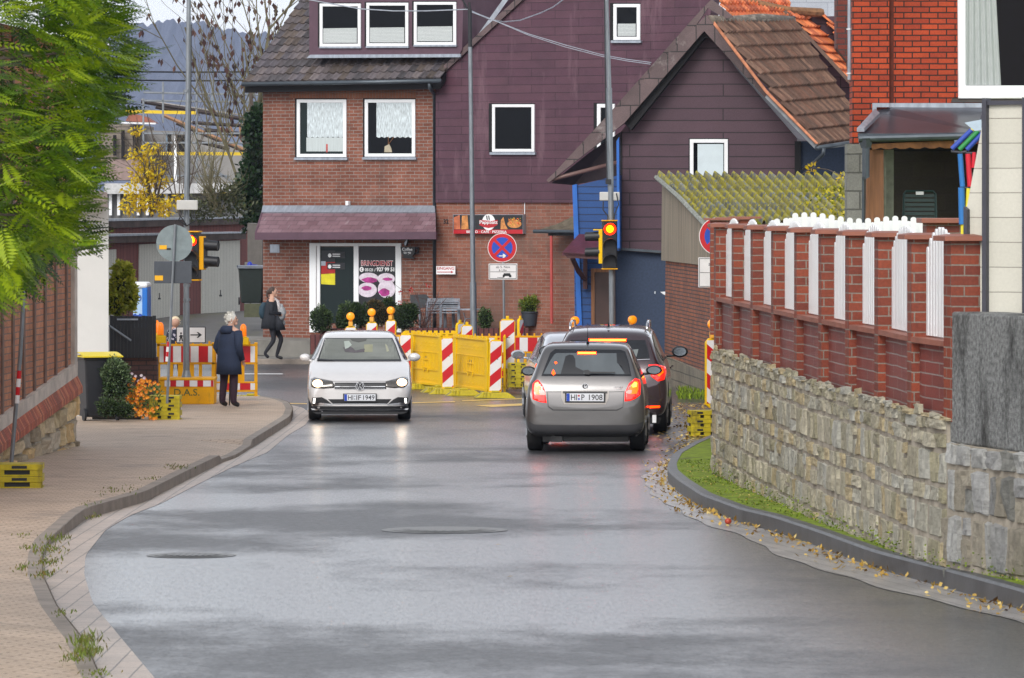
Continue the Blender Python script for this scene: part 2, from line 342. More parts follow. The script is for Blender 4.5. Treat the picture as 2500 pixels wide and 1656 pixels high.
# left pavement, kerb, gutter
def kh(Y, py0=None):
    yy = HY+F*(CZ-rz(Y))/Y
    if yy > 1345: return .05
    if yy > 1290: return .05+.07*(1345-yy)/55
    if 1095 < yy < 1132: return .05
    return .12
def offs(tab, d):                  # inward offset of a polyline (to the left of travel for d>0)
    o = []
    for i, (Y, X) in enumerate(tab):
        a = tab[max(i-1, 0)]; b = tab[min(i+1, len(tab)-1)]; t = Vector((b[1]-a[1], b[0]-a[0], 0)).normalized(); nn = Vector((-t.y, t.x, 0))
        o.append((X+nn.x*d, Y+nn.y*d))
    return o
def ribbon(mb, A, B, ha, hb, m=0):   # A,B lists of (x,y)
    n = len(A); za = [rz(A[i][1])+(ha[i] if hasattr(ha, '__len__') else ha) for i in range(n)]; zb = [rz(B[i][1])+(hb[i] if hasattr(hb, '__len__') else hb) for i in range(n)]
    vs = [(A[i][0], A[i][1], za[i]) for i in range(n)]+[(B[i][0], B[i][1], zb[i]) for i in range(n)]
    return mb.add(vs, [[i, i+1, n+i+1, n+i] for i in range(n-1)], m)
def xy(tab): return [(X, Y) for Y, X in tab]
hL = [kh(Y) for Y, X in tL]
k0 = xy(tL); k1 = offs(tL, .13)
mb = MB(); ribbon(mb, k0, k0, -.02, hL); ribbon(mb, [(a[0]*.9+b[0]*.1, a[1]*.9+b[1]*.1) for a, b in zip(k0, k1)], k1, [h+.0 for h in hL], [h+.002 for h in hL])
ribbon(mb, k0, [(a[0]*.9+b[0]*.1, a[1]*.9+b[1]*.1) for a, b in zip(k0, k1)], [h-.012 for h in hL], hL)
mb.f = [f[::-1] for f in mb.f]
kl = tag(mb.build('kerb', M['kerb']), kind='structure')
mb = MB(); inner = k1; n = len(inner)
Yl = [p[1] for p in inner]
mid = [(p[0]-.7, p[1]) for p in inner]; far = [(min(p[0]-1, -28), p[1]) for p in inner]
ribbon(mb, inner, mid, [h+.002 for h in hL], .122); 
for a, b in ((mid, [((m_[0]+f_[0])/2, m_[1]) for m_, f_ in zip(mid, far)]), ([((m_[0]+f_[0])/2, m_[1]) for m_, f_ in zip(mid, far)], far)): ribbon(mb, a, b, .122, .122)
mb.f = [f[::-1] for f in mb.f]
tag(mb.build('pavement', M['paver']), kind='structure')
Ys = rows(tL[0][0], tL[-1][0]-.7, .3)
def lerp_tab(t, Y): return interp(t, Y)
mb = MB(); ribbon(mb, [(max(lerp_tab(tL, Y), -29.9), Y) for Y in Ys], [(max(lerp_tab(tAL, Y), lerp_tab(tL, Y)+.02), Y) for Y in Ys], .006, .004); mb.f = [f[::-1] for f in mb.f]
tag(mb.build('gutter', M['gutter']), kind='structure')
# right side
k0 = xy(tR); k1 = offs(tR, -.115); k1m = [(a[0]*.85+b[0]*.15, a[1]*.85+b[1]*.15) for a, b in zip(k0, k1)]
mb = MB(); ribbon(mb, k0, k0, -.02, .138); ribbon(mb, k0, k1m, .138, .16); ribbon(mb, k1m, k1, .16, .161)
tag(mb.build('kerb', M['kerb_dark']), kind='structure')
mb = MB(); fr_ = [(max(p[0]+2.6, 7), p[1]) for p in k1]; md = [(p[0]+.25, p[1]) for p in k1]
ribbon(mb, k1, md, .157, .165); ribbon(mb, md, fr_, .165, .17)
tag(mb.build('pavement', M['moss']), kind='structure')
Ys = rows(tR[0][0], tR[-1][0], .3)
mb = MB(); 
mb.grid(lambda u, v: (interp(tAR, tR[0][0]+v*(tR[-1][0]-tR[0][0]))*(1-u)+interp(tR, tR[0][0]+v*(tR[-1][0]-tR[0][0]))*u+(1-u)*.05*math.sin(v*90)*math.sin(v*37), tR[0][0]+v*(tR[-1][0]-tR[0][0]), rz(tR[0][0]+v*(tR[-1][0]-tR[0][0]))+.005), 2, 140)
tag(mb.build('gutter', M['gutter_wet']), kind='structure')
# far pavement with its kerb, terrace of the restaurant, driveway up to the garages
def tz(X, Y):                      # height of the ground beyond the junction, left of the restaurant
    return .12+max(0, min(1, (Y-118)/18))*.58
mb = MB(); mb.box(-40, 9, 116, 116.18, -.1, .125); kf = tag(mb.build('kerb', M['kerb'], bevel=.01), kind='structure')
mb = MB(); mb.box(-40, 9, 116.18, 118.4, -.1, .12); tag(mb.build('pavement', M['concrete']), kind='structure')
mb = MB(); mb.grid(lambda u, v: (-40+34.2*u, 118.4+70*v, tz(0, 118.4+70*v)), 4, 40); tag(mb.build('driveway', plain('driveway_asphalt', (.10,.095,.09), .6, var=.2, sc=1, bump=.2, dirt=((.12,.12,.05), .35, .55))), kind='structure')
# yellow temporary markings
ym = plain('yellow_road_paint', (.70,.46,.12), .5, var=.3, sc=8)
for pts in ([(1160,990),(1280,985),(1440,983),(1440,987),(1280,990),(1200,994)], [(1000,983),(1110,980),(1111,982),(1000,985)], [(1128,978),(1290,972),(1290,974),(1128,980)], [(660,983),(752,985),(752,987),(660,986)]):
    q = [G(x, y, .006) for x, y in pts]; c = sum(((q[i].x*q[(i+1)%len(q)].y-q[(i+1)%len(q)].x*q[i].y) for i in range(len(q))))
    tag(MB().add(q if c > 0 else q[::-1], [list(range(len(q)))]).build('road_marking', ym), kind='structure')
wm_ = plain('white_road_paint', (.7,.7,.7), .5, var=.2, sc=8)
q = [G(x, y, .006) for x, y in [(560,914),(690,914),(690,912),(560,912)]]; tag(MB().add(q, [[0,1,2,3]]).build('road_marking', wm_), kind='structure')
# manhole covers
M['iron'] = plain('cast_iron', (.10,.097,.09), .36, metal=.2, var=.3, sc=10, bump=.4)
def manhole(px, py, r, label):
    c = G(px, py); sl = Matrix.Rotation(-.0141, 4, 'X')
    t = thing('manhole_cover', label, 'manhole cover', c, 0, 'manhole covers in the road')
    b = MB()
    for rr, z in ((r, .005), (r*.82, .009)):
        vs = [Vector((rr*math.cos(2*math.pi*i/40), rr*math.sin(2*math.pi*i/40), 0)) for i in range(40)]
        b.add([c+Vector((p.x, p.y, -.0141*p.y+z)) for p in vs], [list(range(40))], 1 if z < .007 else 0)
    b.build('frame', [M['iron'], M['iron']], t)
    b = MB(); rr = r*.66; b.add([c+Vector((rr*math.cos(2*math.pi*i/36), rr*math.sin(2*math.pi*i/36), -.0141*rr*math.sin(2*math.pi*i/36)+.013)) for i in range(36)], [list(range(36))])
    for i in range(-4, 5):
        x = i*r*.14; h = math.sqrt(max(0, (rr*.9)**2-x*x)); b.add([c+Vector((x+dx, dy*h, -.0141*dy*h+.017)) for dx, dy in ((-.012,-1),(.012,-1),(.012,1),(-.012,1))], [[0,1,2,3]])
    b.build('cover', M['iron'], t)
manhole(467, 1357, .40, 'round iron manhole cover near the left gutter of the road')
manhole(1085, 1295, .62, 'wide worn manhole cover in the middle of the road')
# distant wooded ridge and hazy air
hm = plain('wooded_hill', (.07,.08,.12), .95, var=.3, sc=.02, bump=0)  # purple-blue base colour has part of the distance haze painted in
mb = MB(); rh = random.Random(3)
ph = [rh.random()*6 for _ in range(9)]
def ridge(x):
    px = CX+x/4500*F
    base = 60 if px < 420 else (60+(px-420)*.1 if px < 700 else 88+(px-700)*.03)
    if px < 330: base = 62-(330-px)*.01
    return CZ+(HY-base)/F*4500+3*math.sin(x*.02+ph[0])+1.6*math.sin(x*.07+ph[1])+1.2*math.sin(x*.2+ph[2])+1.2*math.sin(x*.45+ph[3])+1.0*math.sin(x*.9+ph[4])
mb.grid(lambda u, v: ((u-.5)*2600-170, 4500-900*(1-v)**1.3, -2+(ridge((u-.5)*2600-170)+2)*v**.8), 1600, 10)
tag(mb.build('hill', hm, smooth=True), kind='structure')
# air: pale closed box round the camera and the whole scene
mz = bpy.data.materials.new('haze_air'); mz.use_nodes = True; nz_ = mz.node_tree; nz_.nodes.remove(nz_.nodes['Principled BSDF']); pv = nz_.nodes.new('ShaderNodeVolumePrincipled')
pv.inputs['Color'].default_value = (.60,.72,1,1); pv.inputs['Density'].default_value = .00009; pv.inputs['Anisotropy'].default_value = 0; nz_.links.new(pv.outputs[0], nz_.nodes['Material Output'].inputs['Volume'])
mb = MB(); mb.box(-1500, 1500, -20, 4700, -4.0, 190); hz = mb.build('haze', mz); tag(hz, kind='stuff')
# ================================================================ buildings
M['brick_house'] = brick('red_brown_brick', (.175,.055,.032), (.245,.092,.058), (.27,.245,.22), .25, .0833, .007, var=.4, bump=.4, patch=((.10,.065,.055), .7, .56, (1.1,.3,1)))
M['brick_gable'] = brick('weathered_pink_brick', (.22,.075,.045), (.28,.11,.072), (.26,.22,.19), .26, .0833, .005, var=.35, bump=.3, patch=((.14,.085,.065), .6, .52, (1,.4,1)))
M['brick_red'] = brick('orange_red_brick', (.46,.060,.014), (.32,.038,.012), (.035,.012,.008), .25, .0833, .010, var=.38, bump=.5, patch=((.09,.025,.02), .6, .66))
M['brick_old'] = brick('old_uneven_brick', (.42,.13,.05), (.24,.10,.07), (.07,.05,.05), .15, .075, .012, var=.5, bump=.8)
M['slate'] = brick('purple_brown_shingles', (.074,.026,.045), (.092,.036,.054), (.020,.007,.013), 1.3, .195, .006, rough=.6, var=.3, bump=.5, patch=((.15,.08,.10), 1.3, .56, (1.2,.22,1)))
M['slate_far'] = brick('purple_shingles_broad', (.064,.030,.044), (.074,.035,.049), (.013,.006,.009), 4.2, .27, .012, rough=.6, var=.18, bump=.5)
M['slate_awn'] = brick('worn_purple_shingles', (.16,.085,.10), (.22,.13,.15), (.05,.03,.04), .3, .16, .006, rough=.5, var=.35, bump=.5, patch=((.30,.26,.27), 2.5, .60, (2.5,.6,1)))
M['slate_verge'] = brick('verge_shingles', (.10,.065,.065), (.13,.085,.085), (.02,.015,.015), .42, .6, .012, rough=.6, var=.4, bump=.6, patch=((.26,.23,.22), 1.2, .58))
M['white'] = plain('white_window_plastic', (.78,.79,.80), .35, var=.04, sc=2)
M['glass'] = plain('dark_window_glass', (.004,.005,.007), .06, var=0, spec=.14)
M['glass_teal'] = plain('greenish_window_glass', (.014,.022,.022), .08, var=0, spec=.16)
M['lace'] = plain('lace_curtain', (.52,.58,.60), .9, var=.42, sc=12, stretch=(3,.55,1))  # upright colour streaks of the lace paint the light and shade of folds
M['curtain'] = plain('plain_curtain', (.48,.53,.53), .9, var=.12, sc=5, stretch=(6,.3,1))
M['blind'] = brick('pleated_blind', (.55,.58,.57), (.50,.53,.52), (.36,.39,.39), 9, .032, .006, var=.05, bump=.2)
M['purple_trim'] = plain('purple_painted_board', (.09,.045,.065), .55, var=.15, sc=4)
M['zinc'] = plain('zinc_flashing', (.34,.37,.42), .4, metal=.5, var=.25, sc=3, stretch=(3,1,1))
M['zinc_dark'] = plain('dark_zinc', (.07,.085,.10), .38, metal=.4, var=.25, sc=3)
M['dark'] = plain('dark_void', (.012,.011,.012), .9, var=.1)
M['rooftile'] = tinted('brown_grey_roof_tiles', .75, .4, 5, .4, moss=((.33,.35,.27), 3.0, .68))
M['tile_brown'] = tinted('mottled_brown_tiles', .75, .45, 3, .4, moss=((.38,.30,.22), 2.4, .68))
M['tile_orange'] = tinted('orange_clay_tiles', .8, .3, 2, .4, moss=((.16,.10,.06), 1.5, .62))
M['corr_moss'] = tinted('mossy_corrugated_sheet', .9, .4, 4, .8, moss=((.38,.33,.004), 1.7, .43))
M['blue'] = brick('blue_clapboard', (.004,.052,.20), (.005,.060,.225), (.003,.02,.08), 8, .155, .012, rough=.5, var=.15, bump=.6)
M['blue_trim'] = plain('blue_trim', (.01,.11,.42), .5, var=.12, sc=3)
M['navy'] = plain('dark_blue_render', (.028,.045,.085), .75, var=.2, sc=20, bump=.3)
M['brown_metal'] = plain('brown_gutter', (.13,.07,.06), .45, var=.2, sc=4)
M['board'] = plain('weathered_wood_boards', (.25,.21,.155), .85, var=.6, sc=3, stretch=(9,.15,1), bump=.5)
M['wood'] = plain('brown_wood', (.20,.085,.035), .7, var=.35, sc=3, stretch=(8,.4,1), bump=.3)
M['maroon'] = plain('maroon_shingles', (.085,.018,.03), .5, var=.35, sc=6, bump=.4)
M['redpaint'] = plain('red_painted_metal', (.45,.07,.06), .5, var=.2, sc=4)
M['render'] = plain('white_render', (.62,.62,.60), .85, var=.06, sc=1.2, bump=.3)
M['black'] = plain('black_plastic', (.012,.013,.016), .5, var=.2, sc=3)
M['steel'] = plain('galvanised_steel', (.22,.24,.26), .42, metal=.55, var=.22, sc=3)
def hull_bbox(pl, pts): return pts
def win(pl, x0, y0, x1, y1, parent, fw=7, reveal=True, inner='dark', sill=True, name='window', dd=.0, glass='glass', sash=3):
    """window given by photo pixels on a wall plane: frame, glass behind it, curtain or blind"""
    def fr4(a, b, c, d, o0, o1, mat, nm, par, w=None):
        q = [(a,b),(c,b),(c,d),(a,d)]; p = MB()
        if w:
            for (u0,v0,u1,v1) in ((a,b,c,b+w),(a,d-w,c,d),(a,b+w,a+w,d-w),(c-w,b+w,c,d-w)):
                p.wall(pl, [(u0,v0),(u1,v0),(u1,v1),(u0,v1)], o1, o1-o0)
        else: p.wall(pl, q, o1, o1-o0)
        return p.build(nm, mat, par, bevel=.006 if w else 0)
    if reveal: fr4(x0-sash*1.3, y0-2.5, x1+1.5, y1+1.5, .0, .012+dd, M['dark'] if inner != 'none' else M['dark'], 'reveal', parent)
    f = fr4(x0, y0, x1, y1, .012, .05+dd, M['white'], name, parent, fw)
    fr4(x0+fw-1, y0+fw-1, x1-fw+1, y1-fw+1, .013, .026+dd, M[glass], 'pane', f)
    if sill: 
        p = MB(); p.wall(pl, [(x0-6,y1+1),(x1+2,y1+1),(x1+2,y1+7),(x0-6,y1+7)], .09+dd, .09); p.build('sill', M['zinc'], f)
    return f
def strip(pl, pts, d1, th, mat, name, par, bevel=0): p = MB(); p.wall(pl, pts, d1, th); return p.build(name, M[mat] if isinstance(mat, str) else mat, par, bevel=bevel)
def tiled(a, b, c, d, nu, nv, amp, lip, cols, rng, name, mat, par, ku=6, valley=None, clip=.35):
    """pantile surface on quad a(left top) b(right top) c(right bottom) d(left bottom): nu tiles across, nv rows down"""
    a, b, c, d = map(Vector, (a, b, c, d)); nrm = (d-a).cross(b-a).normalized()
    if nrm.z < 0: nrm = -nrm
    mb = MB(); tint = {}
    for j in range(nv):
        v0, v1 = j/nv, (j+1)/nv+.15/nv
        jt = [0]*(nu+2)
        def pt(u, v, k):
            q = (a*(1-u)+b*u)*(1-v)+(d*(1-u)+c*u)*v
            w = math.sin(2*math.pi*(u*nu)); w = w if w > -clip else -clip-(w+clip)*.2
            return q+nrm*(amp*w+lip*k+jt[int(u*nu)])
        vs = []; N = nu*ku
        for kk, v in ((0, v0), (1, min(v1, 1.02))):
            for i in range(N+1): vs.append(pt(i/N, v, .1 if kk == 0 else 1.0))
        for i in range(N+1): vs.append(pt(i/N, min(v1, 1.02), -.2))
        o = len(mb.v); mb.v += vs
        for i in range(N):
            ti = i//ku
            if (j, ti) not in tint:
                cc = rng.choice(cols); s_ = rng.uniform(.75, 1.25); tint[(j, ti)] = tuple(x*s_ for x in cc)
            for r_ in (0, 1):
                mb.f.append([o+r_*(N+1)+i, o+r_*(N+1)+i+1, o+(r_+1)*(N+1)+i+1, o+(r_+1)*(N+1)+i][::-1]); mb.m.append(0); mb.t.append(tint[(j, ti)] if not valley or math.sin(2*math.pi*(i+.5)/ku) > -.1 or rng.random() > .25+.75*(j+r_)/nv else tuple(x*rng.uniform(.7,1.2) for x in valley))
    return mb.build(name, mat, par)
# ---------------------------------------------------------------- restaurant house (brick front, purple gable behind)
K6 = Plane(1060, 118.5, .6)
house = thing('brick_house', 'red brick restaurant house with dark tiled roof, dormer and shingled awning over the shop door', 'house', K6(850, 840))
p = MB(); p.wall(K6, [(642,200),(1063,200),(1063,840),(642,840)], 0, 9); p.build('wall', M['brick_house'], house)
# side wall visible slightly is part of the block above; soldier course
strip(K6, [(706,214),(1016,214),(1016,240),(706,240)], .006, .006, brick('soldier_course', (.24,.085,.045), (.28,.11,.06), (.2,.16,.13), .083, .26, .006, off=0), 'brick_lintel', house)
strip(K6, [(642,196),(1063,196),(1063,212),(642,212)], .10, .10, 'purple_trim', 'eaves_board', house)
for (x0,y0,x1,y1) in ((724,243,845,384),(890,243,1013,383)):
    f = win(K6, x0, y0, x1, y1, house, fw=8, sill=True, glass='glass_teal' if x0 < 800 else 'glass')
    cx0, cx1 = (750, 838) if x0 < 800 else (919, 1009)
    ptsb = [(cx1-i*(cx1-cx0)/14, 335+(2 if i % 2 else -1)) for i in range(15)]
    strip(K6, [(cx0,251),(cx1,251)]+ptsb, .034, .005, 'lace', 'lace_curtain', f)
    if x0 < 800:
        strip(K6, [(748,336),(838,336),(838,370),(748,370)], .030, .003, 'curtain', 'curtain', f)
        strip(K6, [(796,352),(800,352),(800,372),(796,372)], .036, .004, 'redpaint', 'flower', f)
    else:
        strip(K6, [(939,358),(950,352),(955,362),(957,372),(938,372)], .036, .006, plain('plant_pot', (.4,.35,.25)), 'ornament', f)
        for a, b in (((949,352),(962,334)), ((948,352),(948,334))): MB().cyl(K6(*a, .036), K6(*b, .036), .008).build('orchid_stem', M['wood'], f)
# roof: overhanging tiled slope, left verge running up
def RP(px, py, dy): return P(px, py, K6.Y(px)+dy)
eL, eR = RP(596,203,-.6), RP(1076,196,-.6); tL_, tR_ = RP(742,10,2.6), RP(1290,-22,2.6)
cols = [(.085,.075,.085), (.10,.085,.09), (.065,.058,.062), (.12,.10,.10), (.09,.07,.06)]
tiled(RP(756,-30,3.0), RP(1210,-30,3.0), RP(1078,190,-.55), RP(598,200,-.55), 27, 13, .035, .05, cols, random.Random(1), 'roof', M['rooftile'], house)
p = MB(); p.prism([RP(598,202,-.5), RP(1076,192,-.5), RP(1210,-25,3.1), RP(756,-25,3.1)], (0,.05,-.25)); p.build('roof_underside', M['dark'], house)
g = MB(); g.tube([RP(592,206,-.66), RP(1077,198,-.66)], .055, 10); gut = g.build('gutter', M['zinc_dark'], house, smooth=True)
g = MB(); g.tube([RP(1048,203,-.62), RP(1050,216,-.55), RP(1058,228,-.2), K6(1061,232,.06), K6(1061,830,.06)], .045, 10); g.build('downpipe', M['zinc_dark'], house, smooth=True)
# dormer
KD = Plane(900, 119.2, .6)
dm = strip(KD, [(755,-30),(1132,-30),(1128,120),(1121,136),(755,136)], .0, 3.0, 'purple_trim', 'dormer', house)
strip(KD, [(757,134),(1124,132),(1124,140),(748,142)], .06, .05, 'zinc', 'flashing', dm)
for (x0,y0,x1,y1) in ((780,9,880,114),(894,7,996,113),(1010,5,1113,110)):
    f = win(KD, x0, y0, x1, y1, dm, fw=7, sill=False)
    strip(KD, [(x0+9,(y0+y1)/2+8),(x1-9,(y0+y1)/2+7),(x1-9,y1-9),(x0+9,y1-9)], .032, .004, 'blind', 'blind', f)
    strip(KD, [(x0-1,y1),(x1+1,y1),(x1+1,y1+4),(x0-1,y1+4)], .07, .07, 'zinc', 'sill', f)
# right cheek of the dormer with its tiles and pale verge
strip(Plane(1180,120.4,.6), [(1133,-30),(1250,-30),(1158,112),(1133,130)], 0, .3, brick('cheek_boards', (.14,.06,.06), (.16,.07,.07), (.04,.02,.02), .16, 9, .01, rot=.9), 'dormer_cheek', house)
# awning
aw = MB()
A = [K6(642,504,.03), K6(1063,504,.03), K6(1064,566,.95), K6(622,568,.95)]
aw.prism([A[3], A[2], A[1], A[0]], (0,.02,-.08)); awn = aw.build('awning', M['slate_awn'], house)
aw = MB(); aw.prism([K6(640,520,.26), K6(1064,520,.26), K6(1063,504,.06), K6(643,504,.06)], (0,.02,-.03)); 
for q in range(len(aw.v)): aw.v[q] = aw.v[q]+K6.n()*.03+Vector((0,0,.02))
aw.build('flashing', M['zinc'], awn)
aw = MB(); aw.prism([K6(622,574,.97)+Vector((0,0,-.12)), K6(1064,572,.97)+Vector((0,0,-.12)), K6(1064,566,.97), K6(622,568,.97)], K6.n()*-.06); aw.prism([K6(622,568,.97)+Vector((0,0,-.12)), K6(622,568,.97), K6(642,504,.05), K6(642,560,.05)], K6.r()*.05)
aw.build('fascia', M['purple_trim'], awn)
aw = MB(); aw.prism([K6(1064,572,.95)+Vector((0,0,-.10)),K6(1064,568,.0)+Vector((0,0,-.18)),K6(642,568,.0)+Vector((0,0,-.18)),K6(622,572,.95)+Vector((0,0,-.10))], (0,0,.03)); aw.build('soffit', M['purple_trim'], awn)
mo = MB(); mo.fbox(Fr(K6(852,497,.02), K6.r()), -.03,.05,-.05,.06,0,.12); mo.build('wall_lamp', M['white'], house, bevel=.01)
# shop door
dr = MB()
for q in ([(755,594),(771,594),(771,812),(755,812)], [(771,594),(979,594),(979,601),(771,601)], [(863,601),(875,601),(875,812),(863,812)], [(965,601),(979,601),(979,812),(965,812)], [(773,601),(781,601),(781,812),(773,812)]):
    dr.wall(K6, q, .05, .06)
door = dr.build('shop_door', M['white'], house, bevel=.008)
strip(K6, [(781,603),(863,603),(863,790),(781,790)], .018, .01, 'glass_teal', 'door_pane', door)
flag = MB(); flag.wall(K6, [(785,640),(818,640),(818,668),(784,670)], .022, .003); fl = flag.build('flag_red', plain('flag_red', (.35,.02,.02), .8), door)
strip(K6, [(784,669),(818,667),(818,696),(784,694)], .022, .003, plain('flag_yellow', (.62,.55,.02), .8), 'flag_yellow', door)
strip(K6, [(785,612),(818,612),(818,640),(785,640)], .022, .003, 'black', 'flag_black', door)
for yy in (624, 651):
    strip(K6, [(799,yy-9),(842,yy-9),(842,yy+7),(799,yy+7)], .027, .003, 'black', 'sticker', door)
    frs = Fr(K6(805, yy, .027), K6.r()); c = MB(); c.poly(frs, [(.05*math.cos(i*.52), .05*math.sin(i*.52)) for i in range(12)], 0, .003); c.build('sticker_disc', M['white'], door)
    for k in range(2): s_ = MB(); s_.fbox(Fr(K6(812, yy-3+k*5, .027), K6.r()), 0, .22, -.008, .012, 0, .003); s_.build('sticker_line', M['white'], door)
strip(K6, [(784,638),(795,638),(795,649),(784,649)], .027, .003, M['zinc'], 'notice', door)
pn = strip(K6, [(875,602),(965,602),(965,790),(875,790)], .018, .01, 'black', 'window_sticker', door)
fb = Fr(K6(920, 643, .018), K6.r()); sY = 12000/K6.Y(920)
redm = plain('sign_red', (.45,.012,.02), .5, var=.05); whm = plain('sign_white', (.8,.8,.8), .5, var=.03); blkm = plain('sign_black', (.015,.015,.017), .45, var=.05)
def wtext(s, pl, px, py, wpx, hpx, mat, par, nm='lettering', d=.02, bold=.0, **k):
    kx = math.sqrt(1+pl.k**2); Y = pl.Y(px)
    # a wall running away from the picture plane is longer than it looks
    u = (px-CX)/F; wid = wpx/F*Y*kx/(1+pl.k*u)
    return text(s, Fr(pl(px, py, d), pl.r()), nm, mat, par, w=wid, h=hpx/F*Y, bold=bold, **k)
wtext('BRINGDIENST', K6, 920.5, 643, 78, 14, whm, door, d=.019, bold=.02)
wtext('BRINGDIENST', K6, 920.5, 643, 76, 11.5, redm, door, d=.024, bold=.0)
wtext('05121 /', K6, 904, 659, 26, 7.5, whm, door, bold=.02)
wtext('927 99 51', K6, 941, 658, 43, 10, whm, door, bold=.03)
f0 = Fr(K6(883, 658, .018), K6.r()); c = MB(); c.poly(f0, [(.062*math.cos(i*.4), .062*math.sin(i*.4)) for i in range(16)], 0, .004); c.build('phone_disc', whm, door)
c = MB(); c.poly(f0, [(.02,.035),(-.01,.03),(-.025,0),(-.01,-.03),(.02,-.035),(.022,-.02),(.004,-.012),(-.006,0),(.004,.012),(.022,.02)], .004, .007); c.build('phone_receiver', blkm, door)
pinkm = plain('poster_magenta', (.35,.03,.20), .6, var=.5, sc=8); pale = plain('poster_pale', (.62,.55,.62), .6, var=.18, sc=12)
for (cx, cy, w_, h_) in ((900,678,24,12),(943,681,22,14),(897,708,24,18),(944,706,22,22)):
    kk = K6.Y(cx)/F; fq = Fr(K6(cx, cy, .018), K6.r()); c = MB()
    c.poly(fq, [(w_*1.15*kk*math.cos(i*.314), h_*kk*math.sin(i*.314)) for i in range(20)], 0, .004+.0005*(cx%7)); c.build('food_picture', pale, door)
for (cx, cy, w_, h_) in ((902,684,18,7),(938,714,13,10),(946,682,12,4),(895,704,12,6)):
    kk = K6.Y(cx)/F; fq = Fr(K6(cx, cy, .026), K6.r()); c = MB()
    c.poly(fq, [(w_*1.15*kk*math.cos(i*.45)*(1+.2*math.sin(i*2.1)), h_*kk*math.sin(i*.45)) for i in range(14)], 0, .003); c.build('food_picture', pinkm, door)
# small grey notice, number, cup sign, entrance sign, restaurant sign
strip(K6, [(659,597),(682,597),(682,617),(659,617)], .02, .02, 'zinc', 'wall_plate', house)
cup = thing('cup_sign', 'dark cup-shaped hanging sign with steam reading Coffee to go', 'sign', K6(1000,610))
kk = K6.Y(1000)/F*1.17; fc = Fr(K6(998,610,.10), K6.r())
c = MB(); c.poly(fc, [(-19*kk,6*kk),(-17*kk,-6*kk),(-10*kk,-15*kk),(8*kk,-16*kk),(16*kk,-7*kk),(18*kk,6*kk)], 0, .03); c.poly(fc, [(-16*kk,-17*kk),(15*kk,-19*kk),(13*kk,-15*kk),(-14*kk,-14*kk)], 0, .03)
c.tube([fc(17*kk,4*kk,.015), fc(24*kk,3*kk,.015), fc(24*kk,-5*kk,.015), fc(15*kk,-8*kk,.015)], 2.2*kk, 6)
c.poly(fc, [(-9*kk,8*kk),(-11*kk,15*kk),(-5*kk,22*kk),(-5*kk,29*kk),(0,22*kk),(-1*kk,17*kk),(-4*kk,8*kk)], 0, .03); c.build('cup_board', blkm, cup)
c = MB(); c.poly(fc, [(-8*kk,9*kk),(-9*kk,14*kk),(-4*kk,21*kk),(-4*kk,25*kk),(-2*kk,20*kk),(-3*kk,15*kk),(-6*kk,9*kk)], .03, .034); c.build('steam', M['zinc'], cup)
text('Coffee', fc, 'lettering', whm, cup, w=25*kk, h=6.5*kk, d0=.03, d1=.036, x=-2*kk, y=1*kk, bold=.02)
text('to go', fc, 'lettering', whm, cup, w=18*kk, h=7*kk, d0=.03, d1=.036, x=-2*kk, y=-7*kk, bold=.02)
# purple gable with brick ground floor
K7 = Plane(1060, 118.45, .6)
gab = thing('gable_house', 'tall purple shingled gable with a plain brick ground floor behind the no-stopping sign', 'house', K7(1230, 840))
p = MB(); p.wall(K7, [(1063.5,494),(1640,494),(1640,860),(1063.5,860)], -.0, .4); p.build('wall', M['brick_gable'], gab)
p = MB(); p.wall(K7, [(1063.5,495),(1063.5,195),(1160,110),(1268,12),(1310,-60),(1738,-60),(1735,30),(1640,495)], .07, .4); p.build('shingle_cladding', M['slate'], gab)
# verge tiles along the left slope
cols2 = [(.10,.085,.08), (.14,.12,.11), (.08,.06,.06)]
V0, V1 = K7(1083,178,.16), K7(1330,-50,.16)
p = MB(); p.prism([V0, V0+Vector((0,0,.17)), V1+Vector((0,0,.17)), V1][::-1], K7.n()*-.5); p.build('verge_board', M['slate_verge'], gab)
tiled(P(1245,-30,121.0), P(1330,-30,119.2), P(1160,112,119.6), P(1150,112,121.0), 4, 10, .035, .06, cols2, random.Random(4), 'roof', M['rooftile'], gab)
p = MB(); p.prism([P(1153,104,118.3), P(1160,112,118.3), P(1262,-30,118.3), P(1248,-30,118.3)], (0,.12,.0)); p.build('verge_flashing', M['zinc'], gab)
win(K7, 1201, 255, 1304, 371, gab, fw=7, sill=True, dd=.07, sash=6, glass='glass')
win(K7, 1457, 254, 1500, 371, gab, fw=9, sill=False, dd=.07, sash=6)
f = win(K7, 1497, 10, 1562, 98, gab, fw=8, sill=True, dd=.07, sash=6)
strip(K7, [(1508,58),(1552,58),(1552,88),(1508,88)], .105, .004, 'blind', 'blind', f)
text('32', Fr(K7(1089,541,.01), K7.r()), 'house_number', M['black'], gab, h=.11, bold=.02)
c = MB(); c.cyl(K7(1281,495,.02), K7(1281,523,.02), .012); c.build('cable_duct', M['white'], gab)
rs = thing('restaurant_sign', 'black and red illuminated box sign reading PappSatt with food pictures', 'sign', K7(1193,548))
def PS(px, py, d): return K7(px, py, d)
c = MB(); c.wall(K7, [(1106,524),(1277,524),(1277,571),(1106,571)], .16, .16); c.build('sign_box', M['zinc'], rs)
strip(K7, [(1107,525),(1276,525),(1276,561),(1107,561)], .165, .004, blkm, 'sign_face', rs)
strip(K7, [(1107,561),(1276,561),(1276,571),(1107,571)], .166, .005, redm, 'sign_band', rs)
food1 = plain('drink_amber', (.55,.22,.06), .5, var=.5, sc=9); food2 = plain('pizza_topping', (.50,.30,.08), .6, var=.6, sc=14, tint=True)
strip(K7, [(1108,531),(1122,525),(1124,560),(1108,560)], .169, .003, plain('drink_red', (.45,.12,.05), .5, var=.4, sc=8), 'drink_picture', rs)
